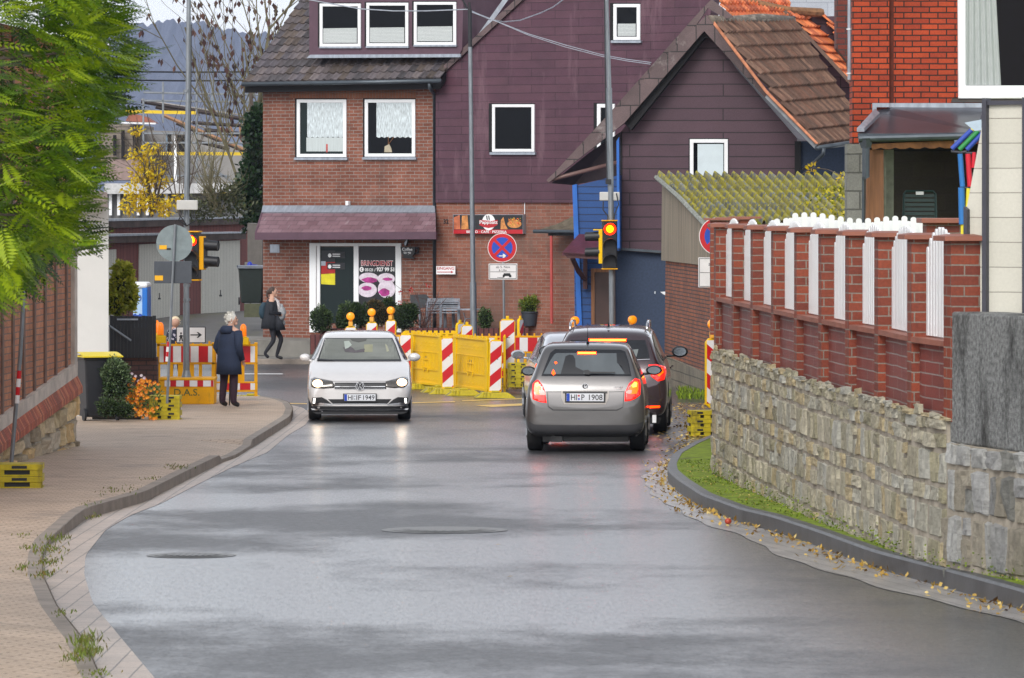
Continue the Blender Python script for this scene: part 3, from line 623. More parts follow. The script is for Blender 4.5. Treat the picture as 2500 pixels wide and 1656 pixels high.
strip(K7, [(1128,527),(1141,526),(1144,560),(1126,560)], .169, .003, food1, 'drink_picture', rs)
fz = Fr(K7(1256,545,.165), K7.r()); kz = K7.Y(1256)/F; c = MB(); c.poly(fz, [(20*kz*math.cos(i*.35), 10*kz*math.sin(i*.35)-2*kz) for i in range(18)], 0, .004); c.build('pizza_picture', food1, rs)
c = MB(); r4 = random.Random(5)
for i in range(46):
    x, y = r4.uniform(-17,18)*kz, r4.uniform(-6,12)*kz; w_ = r4.uniform(.8,2.4)*kz
    c.poly(fz, [(x-w_,y-w_*.5),(x+w_,y-w_*.6),(x+w_*.8,y+w_*.6),(x-w_*.7,y+w_*.5)], .004, .006+i*.0002, t=r4.choice([(1.6,1.5,1.2),(.5,.8,.2),(1.5,.4,.2),(1.2,1.1,.5)]))
c.build('topping_picture', food2, rs)
strip(K7, [(1223,538),(1229,530),(1233,548),(1240,560),(1222,560)], .170, .003, food1, 'fries_picture', rs)
fl_ = Fr(K7(1193,543,.169), K7.r()); kl_ = K7.Y(1193)/F*1.17
c = MB(); c.poly(fl_, [(16*kl_*math.cos(i*.314), 17*kl_*math.sin(i*.314)) for i in range(20)], 0, .004); c.build('logo_disc', whm, rs)
c = MB(); c.poly(fl_, [(-22*kl_,-6*kl_),(-12*kl_,-10*kl_),(0,-12*kl_),(12*kl_,-10*kl_),(22*kl_,-5*kl_),(22*kl_,5*kl_),(10*kl_,3*kl_),(-10*kl_,4*kl_),(-22*kl_,5*kl_)][::1], .004, .009); c.build('logo_banner', redm, rs)
c = MB()
for dx in (-4, 1): c.poly(fl_, [((dx-.6)*kl_,6*kl_),((dx+2.4)*kl_,4*kl_),((dx+.6)*kl_,14*kl_),((dx-2)*kl_,14*kl_)], .004, .008)
c.build('logo_cutlery', blkm, rs)
wtext('PappSatt', K7, 1193, 544, 44, 11, whm, rs, d=.19, bold=.012)
wtext('BISTRO · CAFE · PIZZERIA', K7, 1188, 566.3, 98, 6.2, whm, rs, d=.172, bold=.015)
es_ = thing('entrance_sign', 'small white sign reading EINGANG with a red arrow pointing right', 'sign', K7(1088,670))
strip(K7, [(1065,650),(1111,650),(1111,670),(1065,670)], .14, .03, whm, 'sign_board', es_)
wtext('EINGANG', K7, 1088, 655.5, 42, 7, redm, es_, d=.14, bold=.01)
strip(K7, [(1067,663.6),(1101,663.6),(1101,661.6),(1107,664.5),(1101,667.4),(1101,665.4),(1067,665.4)], .145, .004, redm, 'arrow', es_)
# small lean-to roof on the gable wall with red post
lt = thing('lean_to_canopy', 'small tiled lean-to canopy carried by a thin red post on the brick wall', 'canopy', K7(1350,790))
c = MB(); T0 = K7(1405,526,.05); c.prism([K7(1318,560,.75), K7(1420,562,.75), K7(1420,526,.05), K7(1398,529,.05), K7(1360,547,.3)], (0,0,-.05)); lr = c.build('roof', tinted('old_canopy_tiles', .8, .5, 6), lt)
for i in range(len(lr.data.color_attributes['tint'].data)): lr.data.color_attributes['tint'].data[i].color = (.12,.10,.07,1)
c = MB(); c.tube([K7(1303,565,.8), K7(1405,566,.8)], .045, 8); c.build('gutter', M['zinc_dark'], lt)
c = MB(); c.wall(K7, [(1338,570),(1410,570),(1410,576),(1338,576)], .76, .6); c.build('beam', M['dark'], lt)
c = MB(); c.cyl(K7(1346,576,.72), K7(1347,790,.72), .035); c.build('post', M['redpaint'], lt)
# terrace / step in front of the restaurant
c = MB(); c.prism([K6(560,832,2.6)*1.0, K6(1420,832,2.6), K6(1420,832,-.5), K6(560,832,-.5)], (0,0,-.6))
for q in range(len(c.v)): c.v[q].z = .5 if q < 4 else -.1
ter = tag(c.build('terrace', M['concrete']), kind='structure')
# ---------------------------------------------------------------- steep-gabled purple house with blue side
K8 = Plane(1720, 110, .12)
h2 = thing('gabled_cottage', 'purple shingled cottage with steep brown tiled roof and blue boarded side', 'house', K8(1650, 860))
c = MB(); c.wall(K8, [(1516,322),(1720,60),(1800,170),(1946,338),(1946,650),(1516,612)], 0, 5.5); c.build('wall', M['slate_far'], h2)
c = MB(); c.wall(K8, [(1486,606),(1626,614),(1660,616),(1660,900),(1486,900)], -.12, 4.5); c.build('lower_wall', M['navy'], h2)
c = MB()
for q in ([(1677,706),(1683,706),(1680,715),(1676,712)], [(1612,713),(1626,712),(1626,722),(1618,718)], [(1598,712),(1600,711),(1600,718),(1598,717)]): c.wall(K8, q, -.112, .006)
c.build('paint_chips', M['white'], h2)
strip(K8, [(1512,605),(1627,613),(1627,619),(1512,611)], .05, .14, 'zinc_dark', 'drip_edge', h2)
f = win(K8, 1684, 340, 1777, 470, h2, fw=9, sill=False, sash=2)
strip(K8, [(1703,352),(1766,352),(1766,460),(1703,460)], .036, .006, plain('frosted_curtain', (.55,.63,.66), .5, var=.08, sc=2), 'curtain', f)
# corner boards
strip(K8, [(1940,345),(1955,345),(1955,440),(1940,440)], .06, .3, 'dark', 'corner_board', h2)
strip(K8, [(1509,335),(1518,320),(1518,606),(1511,606)], .05, .2, 'dark', 'corner_board', h2)
# verge boards of the front gable
def verge(pts, d, th, mat, nm, par): return strip(K8, pts, d, th, mat, nm, par)
verge([(1725,37),(1742,58),(1884,236),(1868,240),(1719,76),(1525,300),(1340,446),(1334,440),(1500,280),(1600,160),(1680,82)], .55, .14, 'slate_verge', 'verge_boards', h2)
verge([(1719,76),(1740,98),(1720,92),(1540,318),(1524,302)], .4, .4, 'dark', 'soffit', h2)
# second, older roof edge behind and above it on the left
verge([(1737,-2),(1792,42),(1770,46),(1728,20),(1640,150),(1512,290),(1345,440),(1338,438),(1480,285),(1600,150),(1690,48)], -.05, .12, 'slate_verge', 'upper_verge', h2)
# dark triangular soffit and gutter over the blue wall
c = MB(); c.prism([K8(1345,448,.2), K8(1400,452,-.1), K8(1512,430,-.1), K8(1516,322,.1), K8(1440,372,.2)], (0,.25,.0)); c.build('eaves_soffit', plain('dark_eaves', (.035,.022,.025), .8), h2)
c = MB(); c.tube([K8(1338,443,.45), K8(1345,439,.45), K8(1509,397,.45)], .05, 10); c.build('gutter', M['brown_metal'], h2, smooth=True)
# right slope: brown pantiles, ridge, grey verge board, gutter
rc = [(.115,.055,.035), (.14,.075,.05), (.09,.05,.035), (.16,.09,.06)]
tiled(P(1735,50,109.6), P(1930,46,113.8), P(2120,338,109.0), P(1990,354,107.6), 22, 9, .085, .09, rc, random.Random(8), 'roof', M['tile_brown'], h2, ku=8, clip=1)
c = MB(); c.tube([P(1735,51,109.5), P(1780,52,110.5), P(1860,47,112), P(1932,52,113.7)], [.13,.12,.13,.12], 10); c.build('ridge_tiles', tinted('lichened_ridge', .8, .5, 6, moss=((.36,.30,.24), 2.0, .5)), h2, smooth=True)
rr_ = kids(h2)[-1].data.color_attributes['tint']
for q in rr_.data: q.color = (.14,.115,.09,1)
c = MB(); c.prism([P(1868,238,108.3), P(1990,364,107.2), P(1997,350,107.2), P(1876,228,108.3)], (0,.12,0)); c.build('verge_plank', plain('grey_plank', (.20,.21,.22), .7, var=.3, sc=4), h2)
c = MB(); c.prism([P(1742,60,109.0), P(1868,226,108.2), P(1992,352,107.0), P(1998,350,107.0), P(1874,222,108.2), P(1744,52,109.0)], (0,.16,0)); c.build('verge_tiles', plain('orange_verge', (.42,.16,.08), .8, var=.4, sc=5), h2)
c = MB(); c.tube([P(1994,362,107.1), P(2072,350,107.9)], .055, 10); c.tube([P(2010,362,107.2), P(2010,376,107.2), P(1990,396,107.6), P(1962,414,108.6)], .045, 8); c.build('gutter', M['zinc_dark'], h2, smooth=True)
c = MB(); c.prism([P(1955,345,109.8), P(2090,345,109.8), P(2090,470,109.8), P(1955,470,109.8)][::-1], (0,.3,0)); c.build('side_wall', M['navy'], h2)
# blue boarded wall with door
K9 = Plane(1455, 109.6, .12)
strip(K9, [(1400,455),(1512,428),(1512,612),(1488,612),(1488,880),(1404,880)], -.15, 3, 'blue', 'blue_wall', h2)
strip(K9, [(1397,452),(1408,450),(1424,880),(1412,880)], -.08, .2, 'blue_trim', 'corner_trim', h2)
strip(K9, [(1505,345),(1511,335),(1513,606),(1507,606)], .12, .2, 'blue_trim', 'corner_trim', h2)
dq = strip(K9, [(1443,656),(1489,656),(1489,870),(1443,870)], -.08, .1, plain('brown_door', (.045,.02,.015), .5, var=.2, sc=3), 'door', h2)
c = MB(); c.wall(K9, [(1443,656),(1451,656),(1452,870),(1444,870)], -.04, .12); c.wall(K9, [(1451,656),(1489,656),(1489,665),(1451,665)], -.04, .12); c.build('door_frame', M['wood'], dq)
mc = MB(); mc.prism([K9(1373,616,1.1), K9(1470,622,1.1), K9(1480,572,.0), K9(1413,572,.0)], (0,0,-.07)); cn = mc.build('door_canopy', M['maroon'], h2)
c = MB(); c.prism([K9(1373,617,1.1), K9(1470,623,1.1), K9(1470,634,1.1), K9(1385,630,1.1)][::-1], (0,.12,0)); c.wall(K9, [(1424,630),(1433,630),(1433,706),(1423,706)], .05, .12); c.tube([K9(1398,632,.8), K9(1412,662,.5), K9(1427,680,.1)], .06, 6); c.build('canopy_bracket', plain('dark_maroon_timber', (.06,.02,.02), .7, var=.3, sc=5), h2)
# ---------------------------------------------------------------- orange-roofed house, grey gable and dark chimney far right behind
KO = Plane(1900, 125, 0)
oh = thing('orange_roofed_house', 'house with bright orange pantile roof behind the brown roof', 'house', P(1900, 500, 128))
oc = [(.62,.17,.05), (.52,.13,.045), (.70,.22,.08), (.40,.10,.04)]
tiled(P(1745,-4,124), P(1925,-2,127), P(1935,48,124), P(1780,48,121), 20, 3, .05, .10, oc, random.Random(2), 'roof', M['tile_orange'], oh)
tiled(P(1920,28,124.5), P(2010,34,128), P(2120,215,126), P(2080,215,121), 11, 9, .05, .10, oc, random.Random(3), 'roof', M['tile_orange'], oh)
tiled(P(2000,34,125.5), P(2035,60,128), P(2120,150,126), P(2080,150,122), 8, 5, .05, .10, oc, random.Random(6), 'roof', M['tile_orange'], oh)
c = MB(); c.tube([P(1738,-6,123.9), P(1800,2,124.5), P(1925,26,124.6), P(2005,32,125.4)], [.10,.13,.10,.12], 8); c.build('ridge_tiles', plain('mossy_ridge', (.22,.11,.05), .9, var=.5, sc=6), oh)
c = MB(); c.prism([P(1760,40,125.5), P(2075,40,125.5), P(2075,360,125.5), P(1760,200,125.5)][::-1], (0,4,0)); c.build('wall', M['slate_far'], oh)
c = MB(); c.prism([P(1918,24,124.2), P(2085,205,120.5), P(2078,210,120.5), P(1912,28,124.2)][::-1], (0,.15,0)); c.build('verge_tiles', plain('brown_verge', (.12,.07,.05), .9, var=.3, sc=6), oh)
gg = thing('grey_gable', 'pale grey slated gable wall at the top behind the orange roof', 'house', P(1990, 500, 140))
c = MB(); c.prism([P(1880,80,140), P(2062,80,140), P(2062,-40,140), P(1930,-40,140)], (0,5,0)); c.build('wall', brick('pale_slate', (.42,.44,.48), (.38,.40,.44), (.28,.30,.34), 1.2, .5, .01, var=.12), gg)
c = MB(); c.prism([P(1868,22,136), P(1890,24,136), P(1945,-40,136), P(1915,-40,136)], (0,.3,0)); c.build('red_verge', plain('dark_red_board', (.20,.02,.03), .5), gg)
c = MB(); c.prism([P(2008,34,130), P(2080,75,130), P(2085,195,130), P(2010,110,130)][::-1], (0,.3,0)); c.build('lead_flashing', M['zinc'], gg)
# ---------------------------------------------------------------- mossy corrugated shed
KS = None
sh = thing('corrugated_roof_shed', 'brick and board shed under a mossy corrugated roof beside the stone wall', 'shed', P(1680, 950, 99))
s0 = Vector((P(1622,480,103.5).x, 103.5, 0)); s1 = Vector((P(1770,480,92.5).x, 92.5, 0)); sr = (s1-s0).normalized(); SL = (s1-s0).length
fs = Fr(s0, sr, (0,0,1))
def sx(px):                       # distance along the shed wall for a photo column
    u = (px-CX)/F; return (u*s0.y-s0.x)/(sr.x-u*sr.y)
def sz(px, py): t = sx(px); return CZ-(py-HY)/F*(s0.y+sr.y*t)
def SP(px, py): return (sx(px), sz(px, py))
c = MB(); c.poly(fs, [SP(1622,448), SP(1620,636), SP(1740,650), SP(1770,652), (SL, sz(1770,565)), SP(1722,540), SP(1640,455)], -.05, .05); c.build('board_wall', M['board'], sh)
c = MB(); c.poly(fs, [SP(1625,630), (0.0, .35), (SL,.45), (SL, sz(1770,660))], -3.5, .0); c.build('brick_wall', M['brick_old'], sh)
st = brick('shed_base_stone', (.26,.23,.17), (.20,.18,.14), (.10,.10,.08), .35, .2, .012, var=.45, bump=.8, patch=((.05,.08,.02), .9, .6)); c = MB(); c.poly(fs, [(-.05,-.1),(SL+.05,-.1),(SL+.05,sz(1760,925)), (-.05,sz(1626,868))], -.3, .06); c.build('stone_base', st, sh)
mossc = [(.15,.165,.18), (.11,.12,.13), (.19,.20,.20), (.14,.14,.11)]
tiled(P(1604,430,104.0), P(2075,432,104.5), P(2190,548,95.2), P(1724,548,95.2), 21, 8, .12, .03, mossc, random.Random(9), 'roof', M['corr_moss'], sh, ku=8, clip=1, valley=(.30,.26,.006))
c = MB(); c.tube([P(1602,433,103.9), P(1660,484,98.9), P(1724,552,95.0)], .05, 6); c.build('verge', plain('verge_lichen', (.24,.25,.22), .9, var=.5, sc=8), sh)
# ================================================================ stone and brick garden wall on the right
M['stone'] = tinted('rough_sandstone', .92, .38, 5, 1.0, moss=((.10,.105,.045), 1.1, .63), dist=.05)
M['mortar'] = plain('old_lime_mortar', (.34,.30,.24), .95, var=.35, sc=5, bump=.8, dirt=((.09,.09,.06), 1.2, .56))
M['brick_pil'] = brick('smooth_red_brick', (.26,.048,.017), (.16,.028,.013), (.22,.185,.15), .25, .0833, .006, rough=.6, var=.3, bump=.4)
M['brick_panel'] = brick('glazed_red_brick_panel', (.22,.045,.034), (.18,.038,.03), (.27,.22,.20), .55, .1, .006, rough=.5, var=.25, bump=.4, patch=((.33,.15,.13), 1.1, .62))
M['cap'] = plain('terracotta_cap', (.27,.095,.06), .55, var=.2, sc=3, bump=.1)
def ws(x, y): return G(x, y, .165)
wp = [ws(1738,1156), ws(1796,1182), ws(1872,1215), ws(1956,1253), ws(2049,1291), ws(2134,1321), ws(2218,1359), ws(2303,1383), ws(2480,1425)]
wp[-1] = Vector((4.0, 37.9, 0)); wp.append(Vector((4.9, 33.5, 0))); wp.append(Vector((6.0, 29.3, 0)))
cum = [0]
for a, b in zip(wp, wp[1:]): cum.append(cum[-1]+(Vector((b.x-a.x, b.y-a.y))).length)
def wall_at(t):
    t = max(0, min(cum[-1]-1e-4, t))
    for i in range(len(wp)-1):
        if t <= cum[i+1]:
            f_ = (t-cum[i])/(cum[i+1]-cum[i]); p = wp[i].lerp(wp[i+1], f_); a = (wp[i+1]-wp[i]); return Vector((p.x, p.y, 0)), Vector((a.x, a.y, 0)).normalized()
def wfr(t):                        # frame on the road face, x towards the camera, outwards = towards the road
    p, d = wall_at(t); p2, d2 = wall_at(t+.8); p1, d1 = wall_at(max(0, t-.8)); dd = (d+d1+d2).normalized()
    return Fr(p, dd, (0,0,1))
gw = thing('garden_wall', 'long garden wall of rough sandstone carrying red brick pillars and low brick panels', 'wall', wp[0])
ZS, ZP = 2.16, 2.74               # top of the stone, top of the low brick panels
def ground_w(t): p, d = wall_at(t); return rz(p.y)+.16
rs_ = random.Random(11)
sc_a = [(.44,.40,.29), (.39,.36,.26), (.48,.44,.33), (.43,.41,.33), (.36,.33,.22), (.50,.46,.35), (.46,.38,.23), (.43,.42,.36)]
sc_b = [(.28,.28,.27), (.37,.37,.36), (.22,.22,.20), (.44,.44,.42), (.30,.27,.21)]
def stone_block(mb, fr_of, t0, t1, z0, z1, col, rng, bulge=.03, nx=5, nz=5, base=-.02):
    """one rough stone face: a small bulging grid with an uneven rim"""
    ph_ = [rng.uniform(-1, 1) for _ in range(8)]; pr = rng.uniform(.4, 1.3)*bulge
    cj = [(rng.uniform(-.02,.02), rng.uniform(-.015,.015)) for _ in range(4)]
    def fn(u, v):
        e = min(u, 1-u, v, 1-v)
        jx = (cj[0][0]*(1-u)+cj[1][0]*u)*(1-v)+(cj[2][0]*(1-u)+cj[3][0]*u)*v; jz = (cj[0][1]*(1-u)+cj[1][1]*u)*(1-v)+(cj[2][1]*(1-u)+cj[3][1]*u)*v
        d = base if e < .02 else pr*(.75+.5*math.sin(3*u+ph_[0]*3)*math.cos(3*v+ph_[1]*3)+.25*math.sin(9*u+ph_[2]*6)*math.sin(8*v+ph_[3]*6))+rng.uniform(-.006,.006)
        r_ = .018 if (min(u,1-u) > .02 and min(v,1-v) < .02) or e >= .02 else 0
        t = t0+(t1-t0)*(u if u < .02 or u > .98 else .1+.8*(u*nx-1)/(nx-2) if nx > 2 else u)+jx; z = z0+(z1-z0)*(v if v < .02 or v > .98 else .08+.84*(v*nz-1)/(nz-2) if nz > 2 else v)+jz
        return fr_of(t)(0, z, d)
    mb.grid(fn, nx, nz, 0, col)
TEND = cum[-1]; tC = None
# find where the brick ends and the concrete begins (photo column 2313)
def t_of_px(px, hi=TEND):
    lo = 0.0
    for _ in range(40):
        m = (lo+hi)/2; p, d = wall_at(m)
        if CX+F*p.x/p.y < px: lo = m
        else: hi = m
    return lo
tC = t_of_px(2313)
class _W:
    pass
def wf_cache(t, _c={}):
    k = round(t, 2)
    if k not in _c: _c[k] = wfr(k)
    return _c[k]
mb = MB(); z = .15; gz = .2
def wall_rows(mb, t0, t1, zlo, zhi, cols, rng, hmin, hmax, wmin, wmax, bulge, fro, rowslope=None):
    z = zlo
    while z < zhi-.05:
        h = min(rng.uniform(hmin, hmax), zhi-z)
        if zhi-z-h < .08: h = zhi-z
        t = t0
        while t < t1-.05:
            w = rng.uniform(wmin, wmax)
            if t1-t-w < .12: w = t1-t
            if rng.random() < .28 and h > .2:
                hh = h*rng.uniform(.4, .6)
                for (a, b) in ((z, z+hh), (z+hh, z+h)):
                    c_ = rng.choice(cols); s_ = rng.uniform(.82, 1.12); stone_block(mb, fro, t+.012, t+w-.012, a+.01, b-.01, tuple(x*s_ for x in c_), rng, bulge)
            else:
                c_ = rng.choice(cols); s_ = rng.uniform(.82, 1.12); stone_block(mb, fro, t+.012, t+w-.012, z+.012, z+h-.012, tuple(x*s_ for x in c_), rng, bulge)
            t += w
        z += h
wall_rows(mb, 0, tC, .05, ZS, sc_a, rs_, .13, .30, .13, .55, .026, wf_cache)
wall_rows(mb, tC, TEND, .05, 1.98, sc_b, rs_, .26, .44, .14, .40, .05, wf_cache)
# uneven crest stones
t = 0
while t < tC-.2:
    w = rs_.uniform(.15,.4); c_ = rs_.choice(sc_a); stone_block(mb, wf_cache, t, t+w, ZS-.02, ZS+rs_.uniform(.0,.07), c_, rs_, .03); t += w
def ribbonwall(mb, t0, t1, z0, z1, d0, d1, n=30, m=0):   # closed strip along the wall between depths d0 (back) and d1 (front)
    ts = [t0+(t1-t0)*i/n for i in range(n+1)]
    vs = []
    for t in ts:
        f_ = wf_cache(t); vs += [f_(0,z0,d1), f_(0,z1,d1), f_(0,z1,d0), f_(0,z0,d0)]
    fs = []
    for i in range(n):
        a = i*4; b = a+4
        for k in range(4): fs.append([a+k, b+k, b+(k+1)%4, a+(k+1)%4])
    fs += [[0,1,2,3], [n*4+3, n*4+2, n*4+1, n*4]]
    return mb.add(vs, fs, m)
# end face stones at the far left end
e0 = wf_cache(0); fe = Fr(e0(0,0,0), -e0.n, (0,0,1))
stn = mb.build('stone_face', M['stone'], gw, smooth=False)
mb = MB(); ribbonwall(mb, 0, tC, -.1, ZS-.01, -.5, -.0, 40); ribbonwall(mb, tC, TEND, -.1, 1.97, -.5, -.0, 20); mb.build('mortar', M['mortar'], gw)
mb = MB(); ribbonwall(mb, .1, tC, ZS-.02, ZP, -.30, -.09, 40); pnl = mb.build('brick_panel', M['brick_panel'], gw)
M['concrete_dirty'] = plain('stained_concrete', (.19,.195,.19), .9, var=.6, sc=26, bump=1.0, dirt=((.03,.03,.028), 2.6, .5))
mb = MB(); ribbonwall(mb, tC, TEND, 1.97, 3.03, -.42, -.02, 20); cw = mb.build('concrete_section', M['concrete_dirty'], gw, bevel=.02)
# green algae and moss line where the wall meets the ground
M['algae'] = leafmat('moss_clumps', (.05,.08,.008), (.13,.20,.01), (.24,.33,.015), .9, .1)
pil_px = [1739,1781,1827,1877,1933,1992,2057,2128,2208,2296]
pts_ = [t_of_px(x) for x in pil_px]; pts_[0] = .02
print('pillar t', [round(t,2) for t in pts_], 'tC', tC)
def shell_x(i): return i
for i, t in enumerate(pts_):
    f_ = wf_cache(t); b = MB()
    b.fbox(f_, .02, .26, ZS-.02, 3.60, -.275, -.02); pil = b.build('pillar', M['brick_pil'], gw, bevel=.004)
    b = MB(); b.fbox(f_, -.05, .33, 3.60, 3.64, -.28, .05)
    cx_, cy_ = .14, -.155
    o = [f_(-.05,3.64,-.28), f_(.33,3.64,-.28), f_(.33,3.64,.05), f_(-.05,3.64,.05)]; ii = [f_(.04,3.655,-.22), f_(.24,3.655,-.22), f_(.24,3.655,-.03), f_(.04,3.655,-.03)]
    b.add(o+ii, [[4,7,6,5][::-1], [0,1,5,4][::-1], [1,2,6,5][::-1], [2,3,7,6][::-1], [3,0,4,7][::-1]]); b.build('cap', M['cap'], pil, bevel=.004)
    if i < 9:                      # sill of the panel and the white picket infill
        t2 = pts_[i+1]; b = MB(); ribbonwall(b, t+.26, t2+.02, ZP, ZP+.045, -.36, -.02, 4); b.build('sill', M['cap'], gw)
        b = MB(); t_ = t+.34; L_ = t2-.06-t_; n = int(L_/.105)
        for k in range(n):
            tt = t_+L_*(k+.5)/n; ar = math.sin(math.pi*(k+.5)/n); f2 = wf_cache(tt); top = 3.42+.25*ar**.6
            b.fbox(f2, -.038, .038, ZP+.06, top, -.15, -.13)
            b.poly(f2, [(.038*math.cos(a*math.pi/6), top+.038*math.sin(a*math.pi/6)) for a in range(7)], -.15, -.13)
        ribbonwall(b, t+.26, t2+.02, ZP+.12, ZP+.17, -.185, -.155, 3); ribbonwall(b, t+.26, t2+.02, 3.25, 3.30, -.185, -.155, 3)
        fe_ = b.build('picket_panel', M['white'], gw)
# garden fence behind the wall: staggered white pickets, and return pillars
gf = thing('picket_fence', 'white picket fence with wavy round-topped slats in the garden behind the wall', 'fence', P(2070,560,60))
b = MB(); r5 = random.Random(2)
for k in range(33):
    px = 1897+k*11.1; Y = 60+.3*(k%2); top = 521+10*math.sin(k*.16+1.9)**2+k*.45+(11 if k % 2 else 0)+(10 if k < 3 else 0)
    f_ = Fr(P(px, 480, Y)); z1 = CZ-(top-HY)/F*Y; b.fbox(f_, -.022, .022, 3.2-CZ+0, z1-CZ, 0, .02) if False else b.box(f_.o.x-.036, f_.o.x+.036, Y-.02, Y, 2.9, z1)
    b.poly(Fr((f_.o.x, Y, z1)), [(.036*math.cos(a*math.pi/6), .03*math.sin(a*math.pi/6)) for a in range(7)], 0, .02)
b.build('pickets', M['white'], gf)
b = MB(); b.box(P(1890,0,60).x, P(2272,0,60).x, 60.32, 60.36, 3.42, 3.47); b.box(P(1890,0,60).x, P(2272,0,60).x, 60.32, 60.36, 3.0, 3.06); b.build('rail', M['white'], gf)
gp = thing('gate_pillar', 'squat brick pillar with flat red cap behind the wall, beside the play frame', 'pillar', P(2300, 620, 52))
b = MB(); b.box(P(2262,0,52).x, P(2380,0,52).x, 52, 52.5, 2.6, P(0,545,52).z); q_ = b.build('shaft', M['brick_pil'], gp, bevel=.004)
b = MB(); b.box(P(2250,0,51.9).x, P(2395,0,51.9).x, 51.9, 52.6, P(0,545,52).z, P(0,533,52).z); b.build('cap', M['cap'], gp, bevel=.006)
for k, (px, Y) in enumerate(((1758,62.5),(1785,64),(1815,66))):
    t_ = thing('gate_pillar', ['brick pillar with flat cap just behind the far end of the garden wall', 'second brick pillar behind the far end of the wall', 'third brick pillar behind the far end of the wall, nearest the mossy roof'][k], 'pillar', P(px, 620, Y), 0, 'brick pillars behind the far end of the wall')
    x = P(px,0,Y).x; b = MB(); b.box(x-.12, x+.12, Y, Y+.24, 2.2, P(0,538-k*2,Y).z); b.build('shaft', M['brick_pil'], t_)
    b = MB(); b.box(x-.2, x+.24, Y-.06, Y+.3, P(0,538-k*2,Y).z, P(0,533-k*2,Y).z); b.build('cap', M['cap'], t_)
L1 = [(p.x+.45, p.y+.1) for p in wp[::-1]]+[(2.9, 62), (.0430*75, 75), (.0430*92, 92)]; n_ = len(L1); Lz = [2.25]*n_
b = MB(); b.v = [Vector((x, y, 2.25)) for x, y in L1]+[Vector((30, y, 2.25)) for x, y in L1]+[Vector((x, y, 0)) for x, y in L1]
b.f = [[i, n_+i, n_+i+1, i+1] for i in range(n_-1)]+[[i, i+1, 2*n_+i+1, 2*n_+i] for i in range(n_-1)]; b.m = [0]*(n_-1)+[1]*(n_-1); b.t = [1.0]*len(b.f)
tag(b.build('garden_lawn', [M['moss'], M['mortar']]), kind='structure')
# ---------------------------------------------------------------- right hand brick house with porch
KR = Plane(2200, 72, 0)
rh = thing('orange_brick_house', 'bright orange-red brick house with large white window and dark metal porch roof', 'house', P(2300, 620, 73))
def RW(pts, d, th, mat, nm, par=rh, bevel=0): return strip(KR, pts, d, th, mat, nm, par, bevel)
RW([(2171,-60),(2900,-60),(2900,268),(2171,268)], 0, 6, 'brick_red', 'wall')
RW([(2081,-60),(2171,-60),(2171,262),(2118,300),(2118,330),(2096,352),(2081,352)], .10, .6, 'brick_red', 'corner_pier')
RW([(2420,268),(2900,268),(2900,800),(2420,800)], -.02, 5, 'brick_red', 'lower_wall')
RW([(2171,-60),(2182,-60),(2182,262),(2171,262)], .012, .01, plain('shadow_joint', (.10,.018,.008), .9, var=.3), 'dark_joint')
RW([(2068,352),(2107,352),(2107,640),(2068,640)], .11, .5, brick('grey_concrete_blocks', (.25,.25,.23), (.20,.20,.18), (.10,.10,.09), .6, .27, .012, var=.35, bump=1.0, patch=((.10,.10,.09), 2, .55)), 'block_pier')
f = RW([(2338,-60),(2358,-60),(2358,209),(2560,209),(2560,241),(2340,241)], .08, .12, 'white', 'window', bevel=.01)
RW([(2356,-60),(2560,-60),(2560,212),(2356,212)], .0, -.02, plain('night_dark_glass', (.006,.005,.006), .2, var=0, spec=.12), 'pane', f)
c = MB(); c.grid(lambda u, v: P(2358+(u*(72+14*v)), -40+v*248, 71.955-.02*math.sin(u*34+v)), 60, 2); c.build('curtain', plain('grey_net_curtain', (.42,.45,.44), .9, var=.1), f)
c = MB()
for a in ([(2470,-40),(2478,-40),(2488,90),(2482,100)], [(2490,70),(2500,75),(2500,110),(2487,100)], [(2446,150),(2460,165),(2470,208),(2446,208)]): c.wall(KR, a, .012, .008)
c.build('room_reflection', plain('dim_interior', (.09,.09,.11), .6, var=.5, sc=9), f)
RW([(2325,241),(2560,241),(2560,250),(2322,250)], .05, .05, plain('dark_sill', (.06,.05,.045), .6, var=.3), 'sill')
# porch roof
c = MB(); c.prism([P(2094,326,70.4), P(2420,326,70.4), P(2420,264,71.95), P(2175,262,71.95), P(2130,274,71.8)], (0,0,-.05)); pr_ = c.build('porch_roof', plain('dark_metal_roof', (.055,.06,.075), .30, metal=.3, var=.3, sc=1.5, stretch=(.5,1,1)), rh)
c = MB(); c.prism([P(2092,322,70.38), P(2110,322,70.3), P(2148,284,71.3), P(2136,274,71.4)], (0,0,.05)); c.wall(KR, [(2171,252),(2420,252),(2420,263),(2171,263)], .04, .04); c.wall(KR, [(2130,252),(2171,252),(2171,262),(2140,262),(2140,275),(2130,275)], .16, .05); c.build('flashing', M['zinc'], pr_)
c = MB(); c.prism([P(2096,326,70.36), P(2420,326,70.36), P(2420,333,70.36), P(2096,333,70.36)][::-1], (0,.05,0)); c.tube([P(2096,339,70.2), P(2420,331,70.2)], .055, 10); c.lathe([(.07,0),(.10,.12),(.11,.14)], P(2114,362,70.2), 4); c.tube([P(2114,358,70.2), P(2114,432,70.2), P(2116,436,70.2)], .055, 10); c.tube([P(2107,432,70.3), P(2107,560,70.3)], .02, 6); c.build('gutter', M['zinc_dark'], pr_)
c = MB(); sc__ = [(2125,352),(2330,343)]+[(2330-i*12, 356+(6 if i%3 else 2)+i*.2) for i in range(17)]+[(2130,366)]; c.prism([P(x,y,70.5) for x,y in sc__[::-1]], (0,.03,0)); c.build('valance', plain('rusty_valance', (.20,.085,.03), .8, var=.4, sc=6), pr_)
